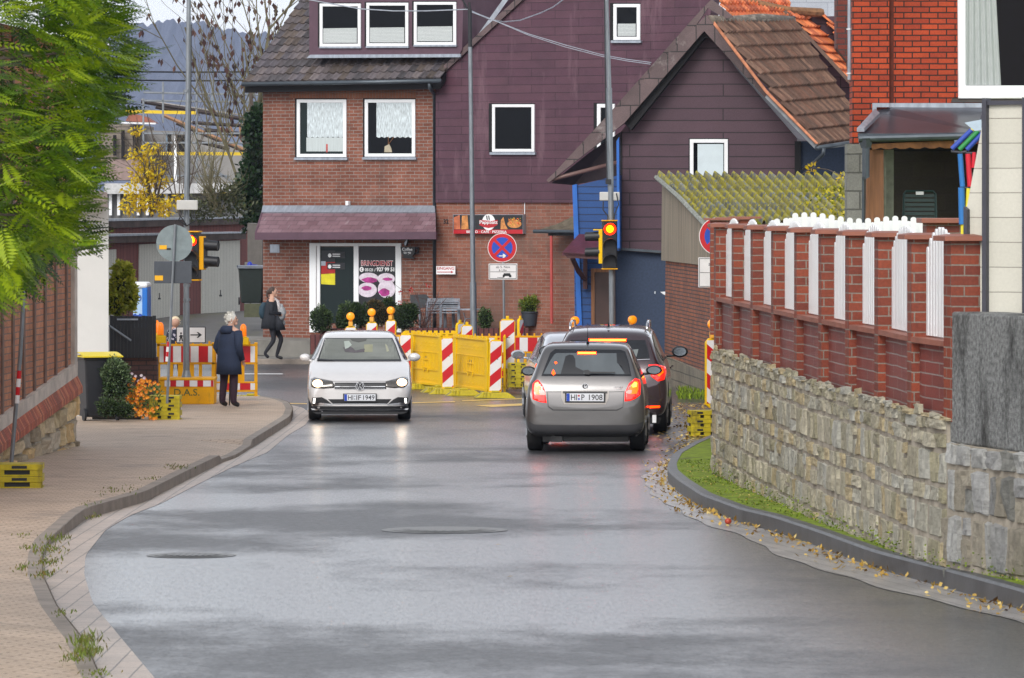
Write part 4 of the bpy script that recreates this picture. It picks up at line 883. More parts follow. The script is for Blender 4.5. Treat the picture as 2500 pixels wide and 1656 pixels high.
RW([(2107,352),(2900,352),(2900,620),(2107,620)], -1.6, .2, brick('porch_blocks', (.055,.046,.034), (.045,.039,.03), (.05,.04,.035), .5, .25, .012, var=.3), 'porch_back_wall')  # block colour darkened to hold the shade inside the porch
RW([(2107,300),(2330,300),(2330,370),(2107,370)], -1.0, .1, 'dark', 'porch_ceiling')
c = MB(); c.prism([P(2122,366,70.6), P(2157,366,70.6), P(2158,640,70.6), P(2112,640,70.6), P(2116,430,70.6)][::-1], (0,.12,0)); c.build('porch_post', M['wood'], rh)
c = MB(); c.prism([P(2158,366,70.7), P(2163,366,70.7), P(2163,640,70.7), P(2156,640,70.7)][::-1], (0,.06,0)); c.prism([P(2163,366,71.2), P(2182,366,71.2), P(2182,640,71.2), P(2163,640,71.2)][::-1], (0,.06,0)); c.build('porch_frame', plain('greenish_frame', (.16,.17,.13), .8, var=.3), rh)
c = MB(); c.prism([P(2042,-60,73.5), P(2080,-60,73.5), P(2080,200,73.5), P(2070,150,73.5), P(2042,118,73.5)][::-1], (0,.5,0)); c.build('chimney', brick('dark_chimney_brick', (.20,.045,.03), (.14,.035,.03), (.07,.05,.05), .25, .0833, .010, var=.3), rh)
c = MB(); c.tube([P(2075,-60,72.2), P(2075,195,72.2)], .035, 8); c.build('downpipe', M['zinc'], rh); 
for yy in (70, 178): c = MB(); c.tube([P(2075,yy,72.2), P(2075,yy+3,72.2)], .05, 8); c.build('pipe_clip', M['white'], rh)
# green plastic chair in the porch
ch = thing('garden_chair', 'dark green plastic garden chair standing in the porch', 'chair', P(2245,620,71.6))
c = MB(); 
for k in range(7): y = 474+k*11; c.prism([P(2207,y,71.4), P(2283,y,71.4), P(2284,y+8,71.4), P(2206,y+8,71.4)][::-1], (0,.03,0))
c.tube([P(2205,560,71.4), P(2207,474,71.4), P(2212,467,71.4), P(2278,467,71.4), P(2284,474,71.4), P(2286,560,71.4)], .02, 6); gm = plain('dark_green_plastic', (.012,.035,.032), .45, var=.15); c.build('backrest', gm, ch)
c = MB(); c.prism([P(2206,548,71.3), P(2286,548,71.3), P(2288,553,70.9), P(2204,553,70.9)], (0,0,-.04)); c.build('seat', gm, ch)
for dx in (0, 78):
    c = MB(); c.cyl(P(2207+dx,553,71), P(2207+dx,625,71), .02); c.build('leg', gm, ch)
c = MB(); c.prism([P(2236,468,71.36), P(2255,468,71.36), P(2255,476,71.36), P(2236,476,71.36)][::-1], (0,.01,0)); c.build('label', M['white'], ch)
# ---------------------------------------------------------------- cream panel screen and play frame
pf = thing('panel_screen', 'cream boarded screen with dark posts standing behind the concrete wall', 'screen', P(2440, 760, 39.5))
cream = brick('cream_boards', (.56,.54,.46), (.60,.58,.50), (.26,.24,.20), 9, .20, .004, rough=.6, var=.06, bump=.2, fine=.05, patch=((.42,.38,.28), 1.0, .68))
KP = Plane(2400, 39.7, .7)
pan = MB(); pan.wall(KP, [(2404,255),(2498,252),(2498,800),(2404,790)], 0, .03); pan.wall(KP, [(2500,240),(2700,240),(2700,830),(2500,800)], 0, .03); pan.wall(KP, [(2395,320),(2402,290),(2402,790),(2356,780),(2358,520)], 0, .03); pan.build('boards', cream, pf)
gm2 = plain('dark_grey_post', (.05,.05,.065), .5, var=.15)
for q in ([(2397,240),(2407,240),(2407,800),(2397,800)], [(2495,238),(2505,238),(2505,800),(2495,800)], [(2352,505),(2360,512),(2362,800),(2353,800)]): strip(KP, q, .06, .08, gm2, 'post', pf)
strip(KP, [(2407,246),(2495,246),(2495,255),(2407,257)], .04, .05, gm2, 'top_rail', pf)
play = thing('play_frame', 'play frame of blue, green, red and yellow padded tubes beside the cream screen', 'play frame', P(2350, 620, 47))
cc = {'blue': plain('blue_foam', (.02,.16,.45), .55, var=.1), 'navy': plain('dark_blue_foam', (.02,.06,.36), .55, var=.1), 'green': plain('green_foam', (.02,.24,.06), .55, var=.1), 'red': plain('red_foam', (.60,.01,.03), .5, var=.1), 'yellow': plain('yellow_foam', (.75,.62,.03), .5, var=.1)}
for a, b, col, r_ in (((2324,364),(2372,318),'navy',6), ((2342,366),(2388,320),'green',6), ((2360,366),(2398,326),'navy',6), ((2344,376),(2350,456),'blue',6.5), ((2363,376),(2368,456),'red',6.5), ((2378,372),(2376,410),'red',5), ((2347,458),(2349,548),'blue',8), ((2364,460),(2362,510),'yellow',5), ((2349,548),(2349,600),'yellow',3.5), ((2368,318),(2384,316),'yellow',3.5)):
    c = MB(); c.tube([P(*a, 47), P(*b, 47)], r_/F*47, 12); c.build('foam_tube', cc[col], play, smooth=False, autos=40)
for a, b in (((2322,370),(2344,372)), ((2340,374),(2360,370)), ((2358,374),(2382,374)), ((2345,458),(2368,460)), ((2388,318),(2398,280))):
    c = MB(); c.tube([P(*a, 47), P(*b, 47)], .012, 6); c.build('connector', gm2, play)
strip(Plane(2350,46.5,0), [(2355,300),(2396,292),(2396,318),(2380,320)], 0, .02, plain('pale_blue_canopy', (.45,.55,.65), .6), 'canopy', play)
# ================================================================ left side
# near brick house with sandstone plinth
sB = G(190, 1088, .12); sA = G(0, 1137, .12); lr_ = (sB-sA); lr_.z = 0; lr_.normalize(); sA2 = sB-lr_*22
fl = Fr(Vector((sA2.x, sA2.y, 0)), lr_, (0,0,1)); fr0 = 22.0
def lx(px): u = (px-CX)/F; return (u*sA2.y-sA2.x)/(lr_.x-u*lr_.y)
def lz(px, py): t = lx(px); return CZ-(py-HY)/F*(sA2.y+lr_.y*t)
LB = thing('brick_house', 'old brick house at the left edge with rough sandstone plinth and slanted brick course', 'house', Vector((sB.x, sB.y, .4)))
z_band0 = (lz(10,1044)+lz(175,925))/2; z_band1 = (lz(10,1012)+lz(175,892))/2; z_st = (lz(10,1092)+lz(175,972))/2
print('left z', lz(10,1044), lz(175,925), lz(10,1012), lz(175,892), lz(10,1092), lz(175,972), lz(10,1137), lz(190,1088))
zb0a, zb0b = lz(10,1044), lz(175,925)
def lin(px0, za, px1, zb): 
    t0_, t1_ = lx(px0), lx(px1); return lambda t: za+(zb-za)*(t-t0_)/(t1_-t0_)
zbot, ztop_b, zst = lin(10,lz(10,1044),175,lz(175,925)), lin(10,lz(10,1012),175,lz(175,892)), lin(10,lz(10,1088),175,lz(175,966))
TL = lx(186)
b = MB(); b.poly(fl, [(0, .2), (TL,.2), (TL, 6.2), (0, 6.2)], -8, -.04); b.build('wall', brick('narrow_brown_brick', (.52,.21,.10), (.42,.16,.085), (.20,.14,.11), .25, .083, .008, rough=.85, var=.4, bump=.6, patch=((.30,.20,.15), .6, .6)), LB)
b = MB()
for px in range(-40, 190, 26):
    t = lx(px); b.fbox(fl, t-.09, t+.05, ztop_b(t), 6.2, -.04, -.015)
b.build('raised_brick_ribs', plain('dark_timber_ribs', (.17,.10,.075), .85, var=.3, sc=5), LB)
b = MB(); 
b.poly(fl, [(0, zbot(0)), (TL+.02, zbot(TL)), (TL+.02, ztop_b(TL)), (0, ztop_b(0))], -.2, .02); b.fbox(fl, TL-.25, TL+.02, zbot(TL), 6.2, -.3, .015); b.build('plaster_band', plain('grey_plaster_band', (.50,.43,.37), .9, var=.25, sc=3, bump=.5), LB)
b = MB(); t = 0; r6 = random.Random(5)
while t < TL:
    w = .085; c_ = r6.choice([(.42,.11,.055),(.34,.085,.05),(.26,.08,.05),(.48,.16,.08)]); b.add([fl(t,zst(t),.09), fl(t+w-.012,zst(t),.09), fl(t+w-.012,zst(t)+.09,.09), fl(t,zst(t)+.09,.09), fl(t+w-.012,zbot(t)+.02,.01), fl(t,zbot(t)+.02,.01), fl(t+w-.012,zst(t),-.1), fl(t,zst(t),-.1)], [[0,1,2,3],[3,2,4,5],[1,6,4,2],[0,3,5,7]], 0, c_); t += w
b.build('slanted_brick_course', tinted('dark_red_brick', .8, .35, 8, .4), LB)
b = MB(); t = 0
sl = [(.52,.38,.20), (.46,.36,.23), (.60,.46,.27), (.38,.30,.20), (.56,.38,.18), (.42,.35,.26)]
wall_h = lambda t: zst(t)
for row in range(3):
    t = 0
    while t < TL-.02:
        w = r6.uniform(.35, .95); w = min(w, TL-t); z0 = .3+(zst(t)-.3)*(row/3); z1 = .3+(zst(t)-.3)*((row+1)/3); c_ = r6.choice(sl); s_ = r6.uniform(.7,1.25)
        stone_block(b, lambda q: Fr(fl(q,0,0), lr_, (0,0,1)), t+.012, t+w-.012, z0+.01, z1-.01, tuple(x*s_ for x in c_), r6, .07); t += w
b.build('sandstone_plinth', tinted('warm_sandstone', .9, .3, 6, .8, dist=.04), LB)
b = MB(); b.poly(fl, [(0,.2),(TL,.2),(TL,zst(TL)),(0,zst(0))], -3, .0); b.build('mortar', M['mortar'], LB)
b = MB(); b.add([fl(0,6.0,.5), fl(TL+.3,6.0,.5), fl(TL+.3,9,-3), fl(0,9,-3)], [[0,1,2,3]]); b.build('roof', M['rooftile'], LB)
# white rendered house
WH = thing('white_house', 'plain white rendered house wall behind the wheelie bin', 'house', P(225, 1000, 81))
b = MB(); b.prism([P(120,498,81), P(265,506,81), P(265,1030,81), P(120,1030,81)][::-1], (-.8,7,0)); b.build('wall', M['render'], WH)
b = MB(); b.prism([P(100,440,80.3), P(262,470,80.3), P(264,508,80.3), P(100,490,80.3)][::-1], (-.8,6,0)); b.build('eaves', plain('taupe_eaves', (.22,.18,.17), .8, var=.15), WH)
# garages
KG = Plane(595, 140, -2.9)
def garage(dx, x0, x1, ytopL, ytopR, doors, label, dd, yb=850):
    g = thing('garage', label, 'garage', KG((x0+x1)/2, 800), 0, None)
    strip(KG, [(x0,ytopL+14),(x1,ytopR+14),(x1,yb),(x0,yb)], dd, 1.0, brick('maroon_boards', (.17,.045,.04), (.20,.055,.05), (.06,.02,.02), .22, 9, .012, rough=.7, var=.2), 'wall', g)
    strip(KG, [(x0-3,ytopL),(x1+4,ytopR),(x1+4,ytopR+3.5),(x0-3,ytopL+6)], dd+.55, .5, 'zinc', 'roof_edge', g)
    strip(KG, [(x0-3,ytopL+6),(x1+4,ytopR+3.5),(x1+4,ytopR+18),(x0-3,ytopL+23)], dd+.5, .5, plain('dark_brown_fascia', (.065,.045,.04), .8, var=.45, sc=3), 'fascia', g)
    for (a, b_, t0, t1, b0, b1) in doors:
        d_ = strip(KG, [(a,t0),(b_,t1),(b_,b1),(a,b0)], dd+.06, .05, brick('ribbed_pale_door', (.60,.59,.52), (.57,.56,.50), (.36,.35,.31), .11, 9, .014, rough=.5, var=.10), 'door', g)
        mx = (a+b_)/2; my = (t0+b0)/2+40; strip(KG, [(mx-2,my-2),(mx+3,my-2),(mx+3,my+2),(mx-2,my+2)], dd+.1, .04, 'black', 'handle', d_); strip(KG, [(mx-.6,my-14),(mx+.6,my-14),(mx+.6,my),(mx-.6,my)], dd+.09, .03, 'black', 'handle', d_)
    return g
garage(0, 200, 609, 536, 529, [], 'upper maroon garage row whose roof edge shows above the lower garages', -9, 640)
garage(0, 215, 597, 573, 566, [(222,284,612,609,800,796),(340,439,597,593,782,778),(492,586,590,587,774,768)], 'maroon boarded garages with pale ribbed doors beyond the traffic light', 0, 790)
# low walls beyond
b = MB(); b.prism([P(596,742,128), P(645,742,128), P(645,775,128), P(596,775,128)][::-1], (0,.3,0)); tag(b.build('low_wall', plain('mossy_low_wall', (.08,.085,.05), .9, var=.3)), 'low dark mossy wall under the bins beside the brick house', 'wall')
b = MB(); b.prism([P(604,545,131), P(640,548,131), P(640,700,131), P(604,700,131)][::-1], (0,2,0)); tag(b.build('grey_shed_wall', plain('grey_brown_render', (.12,.11,.10), .9, var=.15)), 'dim grey-brown wall between the garages and the brick house', 'wall')
# ---------------------------------------------------------------- building site in the background
BY = 170
bs = thing('old_grey_building', 'weathered grey-brown building with dark openings behind the garages', 'building', P(400, 520, BY))
def BP(pts, Y, th, mat, nm, par): b = MB(); b.prism([P(x,y,Y) for x,y in pts][::-1] if True else 0, (0,th,0)); return b.build(nm, M[mat] if isinstance(mat,str) else mat, par)
gb = brick('grey_brown_blocks', (.25,.21,.17), (.22,.19,.16), (.14,.12,.10), .5, .22, .02, var=.25); gl = plain('grey_render_site', (.26,.25,.24), .9, var=.15, sc=1)
BP([(240,300),(345,305),(345,440),(240,440)], BY, 6, gb, 'wall', bs); BP([(345,318),(470,322),(660,380),(660,450),(345,450)], BY+1, 6, gl, 'wall', bs)
BP([(240,390),(345,390),(345,440),(240,440)], BY-.2, .1, plain('faded_pink_wall', (.30,.22,.20), .9, var=.15), 'lower_wall', bs)
for q in ([(296,318),(304,318),(304,388),(296,388)], [(324,318),(336,318),(336,388),(324,388)], [(276,330),(284,330),(284,380),(276,380)], [(408,328),(418,328),(418,372),(408,372)], [(430,330),(452,330),(452,372),(430,372)]): BP(q, BY-.3, .1, 'dark', 'window', bs)
BP([(405,326),(409,326),(409,374),(405,374)], BY-.35, .1, plain('blue_grey_frame', (.2,.28,.36), .6), 'window_frame', bs)
BP([(306,296),(378,300),(352,284),(318,276)], BY-2, 2, plain('old_red_roof', (.25,.09,.06), .8, var=.3, sc=2), 'roof', bs); BP([(296,298),(380,300),(380,304),(296,302)], BY-2.2, .2, 'white', 'gutter', bs)
fh = thing('flat_roofed_hut', 'low hut with white flat roof edge and white framed windows behind the garages', 'hut', P(400, 540, BY-15))
BP([(255,448),(640,448),(600,460),(520,472),(255,474)], BY-15, 4, plain('white_roof_edge', (.5,.5,.5), .7, var=.2), 'roof', fh); BP([(255,474),(560,472),(560,545),(255,545)], BY-14.5, 3, plain('hut_wall', (.12,.12,.12), .8, var=.4, sc=1), 'wall', fh)
for x in (266, 286, 334, 356, 402): BP([(x,474),(x+7,474),(x+7,526),(x,526)], BY-14.7, .1, 'white', 'window_frame', fh)
rt = thing('stripped_roof_truss', 'stripped dark roof frame with orange timbers on the building site', 'roof frame', P(480, 400, BY-5))
def bar(a, b_, w, mat, nm, par, Y=BY-5): c = MB(); c.tube([P(*a, Y), P(*b_, Y)], w/F*Y/2, 4); c.build(nm, M[mat] if isinstance(mat,str) else mat, par)
ot = plain('raw_orange_timber', (.36,.20,.11), .8, var=.3); dt = plain('dark_timber', (.045,.035,.035), .9, var=.4); pt_ = plain('pale_timber', (.32,.30,.28), .8, var=.3)
for a, b_, w, m_ in (((345,248),(645,300),10,dt), ((345,244),(645,290),4,pt_), ((400,282),(600,368),9,ot), ((430,302),(600,372),6,dt), ((450,290),(560,340),4,pt_), ((520,290),(545,325),5,ot), ((560,305),(575,335),5,ot), ((585,305),(590,350),5,ot), ((620,300),(628,345),5,ot), ((470,300),(640,310),9,dt), ((500,318),(640,335),12,dt), ((380,262),(460,278),8,dt), ((600,350),(645,362),7,dt), ((480,345),(560,365),9,dt)): bar(a, b_, w, m_, 'timber', rt)
yb = plain('yellow_formwork_beam', (.72,.50,.02), .6, var=.12)
for i, (a, b_) in enumerate((((300,272),(482,276)), ((366,375),(645,376)), ((540,474),(600,478)))):
    c = MB(); c.prism([P(a[0],a[1]-4,BY-8), P(b_[0],b_[1]-4,BY-8), P(b_[0],b_[1]+4,BY-8), P(a[0],a[1]+4,BY-8)][::-1], (0,.1,0)); tag(c.build('formwork_beam', yb), ['upper yellow scaffold beam crossing behind the grey lamp post','long yellow beam lower on the building site','short yellow beam by the ivy tree'][i], 'beam', 'yellow beams on the building site')
scf = thing('scaffold', 'thin grey scaffold poles and guard rails in front of the building site', 'scaffold', P(470, 500, BY-10))
b = MB()
for a, b_ in (((350,240),(350,520)), ((398,200),(398,300)), ((480,175),(480,520)), ((518,195),(518,300)), ((608,230),(608,380)), ((350,226),(640,232)), ((350,246),(640,250)), ((480,385),(590,460)), ((350,326),(600,326)), ((350,349),(600,349)), ((360,430),(560,430))): b.tube([P(*a, BY-10), P(*b_, BY-10)], .035, 5)
b.build('poles', M['steel'], scf)
b = MB(); b.box(P(425,0,BY-12).x, P(431,0,BY-12).x, BY-12, BY-11.9, P(0,480,BY-12).z, P(0,333,BY-12).z); tag(b.build('white_post', M['white']), 'leaning white post among the yellow leaves', 'post')
for i, yy in enumerate((175, 196)):
    b = MB(); b.tube([P(330+300*k/8, yy+1.5*math.sin(k*.4), 210) for k in range(9)], .035, 4); tag(b.build('overhead_wire', M['black']), ['upper thin dark wire crossing in front of the hill','lower thin dark wire crossing in front of the hill'][i], 'wire', 'wires in front of the hill')
# ================================================================ street furniture
yel = plain('safety_yellow_plastic', (.78,.47,.0), .5, spec=.25, var=.10, sc=3, dirt=((.35,.24,.03), 2.5, .62)); M['yel'] = yel
yel_d = plain('worn_yellow_rubber', (.50,.40,.006), .6, var=.25, sc=6, bump=.2, dirt=((.06,.05,.02), 3.0, .50))
srd = plain('reflective_red', (.52,.006,.012), .35, var=.06); swh = plain('reflective_white', (.72,.70,.70), .35, var=.06, dirt=((.4,.38,.36), 4, .66))
amb = plain('amber_lens', (.95,.32,.01), .2, var=.1, sc=12, emit=(1,.3,.0), es=.25)
yel_o = plain('orange_yellow_plastic', (.74,.35,.003), .5, spec=.25, var=.12, sc=3, dirt=((.3,.18,.03), 2.5, .6))
# --- striped beacon with foot, local coordinates, facing -y
def make_beacon(hb=1.0, w=.25, z0=.12, foot=True, lamp=False, blade='R'):
    t = thing('warning_beacon', 'x', 'beacon', (0,0,0), 0, 'red and white warning beacons')
    b = MB(); pts = [(-w/2,z0),(-w/2,z0+hb-.06),(-w/2+.05,z0+hb),(w/2-.05,z0+hb),(w/2,z0+hb-.06),(w/2,z0),(.06,z0-.05),(-.06,z0-.05)]
    b.poly(Fr((0,0,0)), pts[::-1], -.03, .03); b.box(-.03,.03,-.02,.02,z0+hb,z0+hb+.06); b.box(-.03,.03,-.02,.02,.02,z0)
    b.build('frame', yel, t, bevel=.008, local=True)
    f = Fr((0,-.0315,0)); x0, x1 = -w/2+.018, w/2-.018; y0, y1 = z0+.02, z0+hb-.03
    b = MB(); b.poly(f, [(x0,y0),(x1,y0),(x1,y1),(x0,y1)], -.001, .002); b.build('white_sheet', swh, t, local=True)
    W_ = x1-x0; s = W_*.85; H_ = y1-y0; n = 4; pitch = H_/n*1.0
    b = MB()
    def clip(poly):
        out_ = poly
        for (sgn, lim) in ((1, y1), (-1, y0)):
            new = []
            for i in range(len(out_)):
                p, q = out_[i], out_[(i+1)%len(out_)]; ip = sgn*(p[1]-lim) <= 1e-9; iq = sgn*(q[1]-lim) <= 1e-9
                if ip: new.append(p)
                if ip != iq: k = (lim-p[1])/(q[1]-p[1]); new.append((p[0]+(q[0]-p[0])*k, lim))
            out_ = new
            if not out_: return []
        return out_
    k = -2
    while k < 5:
        ya = y1-s*0-(k+.55)*2*(H_/4.4)*1.0; th = H_/4.4
        q = [(x0, ya-th), (x1, ya-th+s), (x1, ya+s), (x0, ya)]
        if blade == 'L': q = [(-x, y) for x, y in q][::-1]
        q = clip(q)
        if len(q) > 2: b.poly(f, q, .002, .004)
        k += 1
    b.build('red_stripes', srd, t, local=True)
    b = MB(); b.box(-.045,.045,-.034,-.032,z0+hb*.62,z0+hb*.635); b.build('maker_mark', M['black'], t, local=True)
    if foot: make_foot(t)
    if lamp: make_lamp(t, z0+hb)
    return t
def make_foot(t, L_=.8, name='foot', y=0.0):
    b = MB(); h = .11; w = .19
    b.add([(-L_/2,y-w,0),(L_/2,y-w,0),(L_/2,y+w,0),(-L_/2,y+w,0),(-L_/2+.16,y-w+.02,h),(L_/2-.16,y-w+.02,h),(L_/2-.16,y+w-.02,h),(-L_/2+.16,y+w-.02,h)], [(0,3,2,1),(4,5,6,7),(0,1,5,4),(1,2,6,5),(2,3,7,6),(3,0,4,7)])
    for x in (-.26,-.2,-.14): b.box(x,x+.03,y-w-.004,y+w,0.0,h+.004)
    b.box(-.07,.07,y-.1,y+.1,h,h+.035)
    return b.build(name, yel_d, t, bevel=.012, local=True)
def make_lamp(t, z, rot=0):
    b = MB(); b.box(-.045,.045,-.06,.06,z,z+.10); b.tube([(0,.03,z+.1),(0,.03,z+.2)], .04, 8); lp = b.build('lamp_housing', plain('amber_housing', (.80,.38,.04), .5, var=.1), t, bevel=.01, local=True)
    b = MB(); R = Matrix.Rotation(math.radians(90), 3, 'X')
    b.lathe([(.07,-.04),(.083,-.03),(.088,0),(.083,.05),(.088,.055),(.075,.07),(.03,.08)], (0,0,z+.21), 20, R=R); b.build('lens', amb, lp, smooth=True, local=True)
    b = MB(); b.tube([(0,-.055,z+.21),(0,-.085,z+.21)], [.108,.104], 20); b.build('lens_ring', plain('amber_ring', (.85,.22,.01), .35, var=.05), lp, local=True) if False else None
    return lp
bea = make_beacon()
def put(px, py, Y=None, h=0.0): 
    if Y is None: return G(px, py, h)
    return Vector(((px-CX)/F*Y, Y, CZ-(py-HY)/F*Y))
place(bea, G(1208,972), .0); bea.rotation_euler = (0, .02, .12); bea['label'] = 'striped beacon lit by headlights at the near right end of the yellow fence'
# thin fence behind uses its own orientation
dup(bea, G(1094,962), .05, 'striped beacon between the two big yellow fence panels', (0,-.02))
dup(bea, G(990,950), .0, 'striped beacon at the left end of the fence, right behind the white hatchback')
def raised(px, base_py, Y, lab, rot=0, n=3):
    z = CZ-(base_py-HY)/F*Y; return dup(bea, ((px-CX)/F*Y, Y, z-.12), rot, lab)
# beacons without feet or with lamps
tall = make_beacon(hb=1.0, w=.31, z0=.10, foot=False); Yt = 97.5; place(tall, put(1239, 902, Yt)-Vector((0,0,.10)), 0); tall['label'] = 'tallest striped beacon, raised on stacked feet beside the car queue'
bl = make_beacon(foot=False, lamp=True); bl['label'] = 'leftmost lamp-topped beacon above the roof of the white hatchback'; place(bl, put(856,797,104)-Vector((0,0,1.12)), .0)
dup(bl, put(908,786,108)-Vector((0,0,1.12)), -.15, 'middle one of the three lamp-topped beacons by the planters')
dup(bl, put(955,781,111)-Vector((0,0,1.12)), -.35, 'right one of the three lamp-topped beacons by the planters')
bn = dup(bea, put(1140,793,104)-Vector((0,0,1.12)), .1, 'small striped beacon in front of the grey lamp post')
dup(bea, put(1123,788,107)-Vector((0,0,1.12)), .9, 'narrow-looking beacon half hidden behind another beside the lamp post')
dup(bea, put(1270,778,108)-Vector((0,0,1.12)), 1.2, 'edge-on yellow beacon under the potted plant')
lam2 = dup(bl, put(1403,808,101)-Vector((0,0,1.12)), .35, 'lamp-topped beacon hidden behind the queue, its amber lamp left of the blue wall corner')
dup(bl, put(1543,806,101)-Vector((0,0,1.12)), .5, 'lamp-topped beacon behind the dark car by the dark blue wall')
rb = make_beacon(hb=1.0, w=.25, z0=.10, foot=False, lamp=True, blade='L'); place(rb, put(1741,985,74)-Vector((0,0,.12)), .25); rb['label'] = 'striped beacon with lamp half hidden by the end of the stone wall'
# --- stacks of yellow feet
def make_block(n, w=.5, d=.36, h=.13):
    t = thing('beacon_foot_stack', 'x', 'rubber feet', (0,0,0), 0, 'stacked yellow rubber feet')
    for k in range(n):
        z = k*h; b = MB(); b.box(-w/2,w/2,-d/2,d/2,z+h*.5,z+h*.98); b.box(-w/2,w/2,-d/2,d/2,z,z+h*.12)
        b.box(-w/2+.02,w/2-.02,-d/2+.05,d/2-.05,z,z+h*.6, 1)
        for x, q in ((-w/2,.14), (-.05,.10), (w/2-.14,.14)): b.box(x*1.0,x+q,-d/2+.01,-d/2+.06,z+.01,z+h*.55)
        b.box(-w*.32,-w*.14,-d/2-.004,-d/2,z+h*.62,z+h*.86,1); b.box(w*.14,w*.32,-d/2-.004,-d/2,z+h*.62,z+h*.86,1)
        b.build('foot', [yel_d, M['black']], t, bevel=.012, local=True)
    return t
s3 = make_block(3); place(s3, G(404,1024,.122), -.05); s3['label'] = 'stack of three yellow rubber feet holding the round sign seen from behind'
s1b = dup(s3, G(1722,1064,.01), .15, 'stack of yellow rubber feet at the foot of the stone wall end')
s2 = make_block(2, .95, .42, .135); place(s2, G(2,1190,.122), .04); s2['label'] = 'pair of stacked yellow rubber feet on the near left pavement'
s5 = make_block(4, .42, .3, .12); place(s5, put(1265,945,97.0), .0); s5['label'] = 'stack of yellow feet under the tallest beacon beside the silver car'
ff = thing('barrier_foot', 'single flat yellow foot under the right end of the pedestrian barrier', 'rubber feet', G(612,980,.02)); make_foot(ff, .62)
# --- yellow fence panels (solid, ribbed)
def make_panel(L_=1.0, H_=1.0):
    t = thing('yellow_fence_panel', 'x', 'barrier', (0,0,0), 0, 'solid yellow construction fence panels')
    b = MB(); f = Fr((-L_/2,0,0)); b.fbox(f,0,L_,.12,.12+H_-.06,-.02,.0)
    b.fbox(f,0,L_,.10,.15,-.03,.03); b.fbox(f,0,L_,.12+H_*.30-.03,.12+H_*.30,-.02,.02); b.fbox(f,0,L_,.12+H_*.62,.12+H_*.64,-.02,.02); b.fbox(f,0,L_,.06+H_,.09+H_,-.03,.03)
    b.fbox(f,0,.05,.0,.12+H_,-.025,.025); b.fbox(f,L_-.05,L_,.0,.12+H_,-.025,.025)
    n = 17
    for k in range(n): x = .08+(L_-.16)*k/(n-1); b.fbox(f,x-.01,x+.01,.12+H_*.30,.12+H_*.62,.0,.014)
    for k in range(9): x = .05+(L_-.1)*k/8; b.fbox(f,x-.022,x+.022,.09+H_,.14+H_,-.015,.015)
    for k in range(12): x = .1+(L_-.2)*k/11; b.fbox(f,x-.012,x+.012,.12+H_*(.80 if k%2 else .74),.12+H_*(.80 if k%2 else .74)+.025,.0,.008)
    for k in range(8): x = .1+(L_-.2)*k/7; b.fbox(f,x-.012,x+.012,.20,.235,.0,.008)
    for dx, dy in ((-.05,.36),(.035,.36),(-.05,.66)): b.fbox(f,L_/2+dx,L_/2+dx+.015,dy,dy+.09,.014,.03)
    b.fbox(f,L_/2-.05,L_/2+.05,.44,.455,.014,.035); b.fbox(f,L_/2-.05,L_/2+.05,.60,.615,.014,.035)
    b.build('panel', yel, t, bevel=.005, local=True); b = MB(); b.fbox(f,L_/2-.02,L_/2+.02,.63,.68,.0,.012); b.build('handle_hole', M['black'], t, local=True); return t
pn1 = make_panel(.62, 1.02)
def span(a, b_): a = Vector(a); b_ = Vector(b_); d = b_-a; return (a+b_)/2, math.atan2(d.y, d.x), d.length
c0, an, L0 = span(G(1109,958), G(1192,968)); place(pn1, c0, an); pn1.scale = (L0/.62, 1, 1.0); pn1['label'] = 'yellow fence panel between the two striped beacons nearest the queue'
c0, an, L0 = span(G(1006,948), G(1078,955)); q = dup(pn1, c0, an, 'yellow fence panel directly right of the white hatchback'); q.scale = (L0/.62, 1, 1.0)
c0, an, L0 = span(G(1224,972), G(1245,940)); q = dup(pn1, c0, an, 'narrow yellow fence panel seen almost edge-on at the right end of the fence'); q.scale = (min(L0/.62, 4), 1, 1.0)
c0, an, L0 = span(put(1088,930,104), put(1010,925,107)); q = dup(pn1, put(1050,925,106), .0, 'yellow fence panel of the back row left of the lamp post'); q.scale = (1.9, 1, 1.0); q.location.z = put(1050,812,106).z-1.12
for (px, py, rot, lab) in ((1035,950,.3,'left yellow fence foot beside the white hatchback'), (1072,958,.2,'yellow fence foot under the striped beacon in the middle'), (1132,966,.15,'darker muddy fence foot under the right fence panel')):
    t_ = thing('barrier_foot', lab, 'rubber feet', G(px, py), rot, 'feet under the yellow fence'); make_foot(t_, .72)
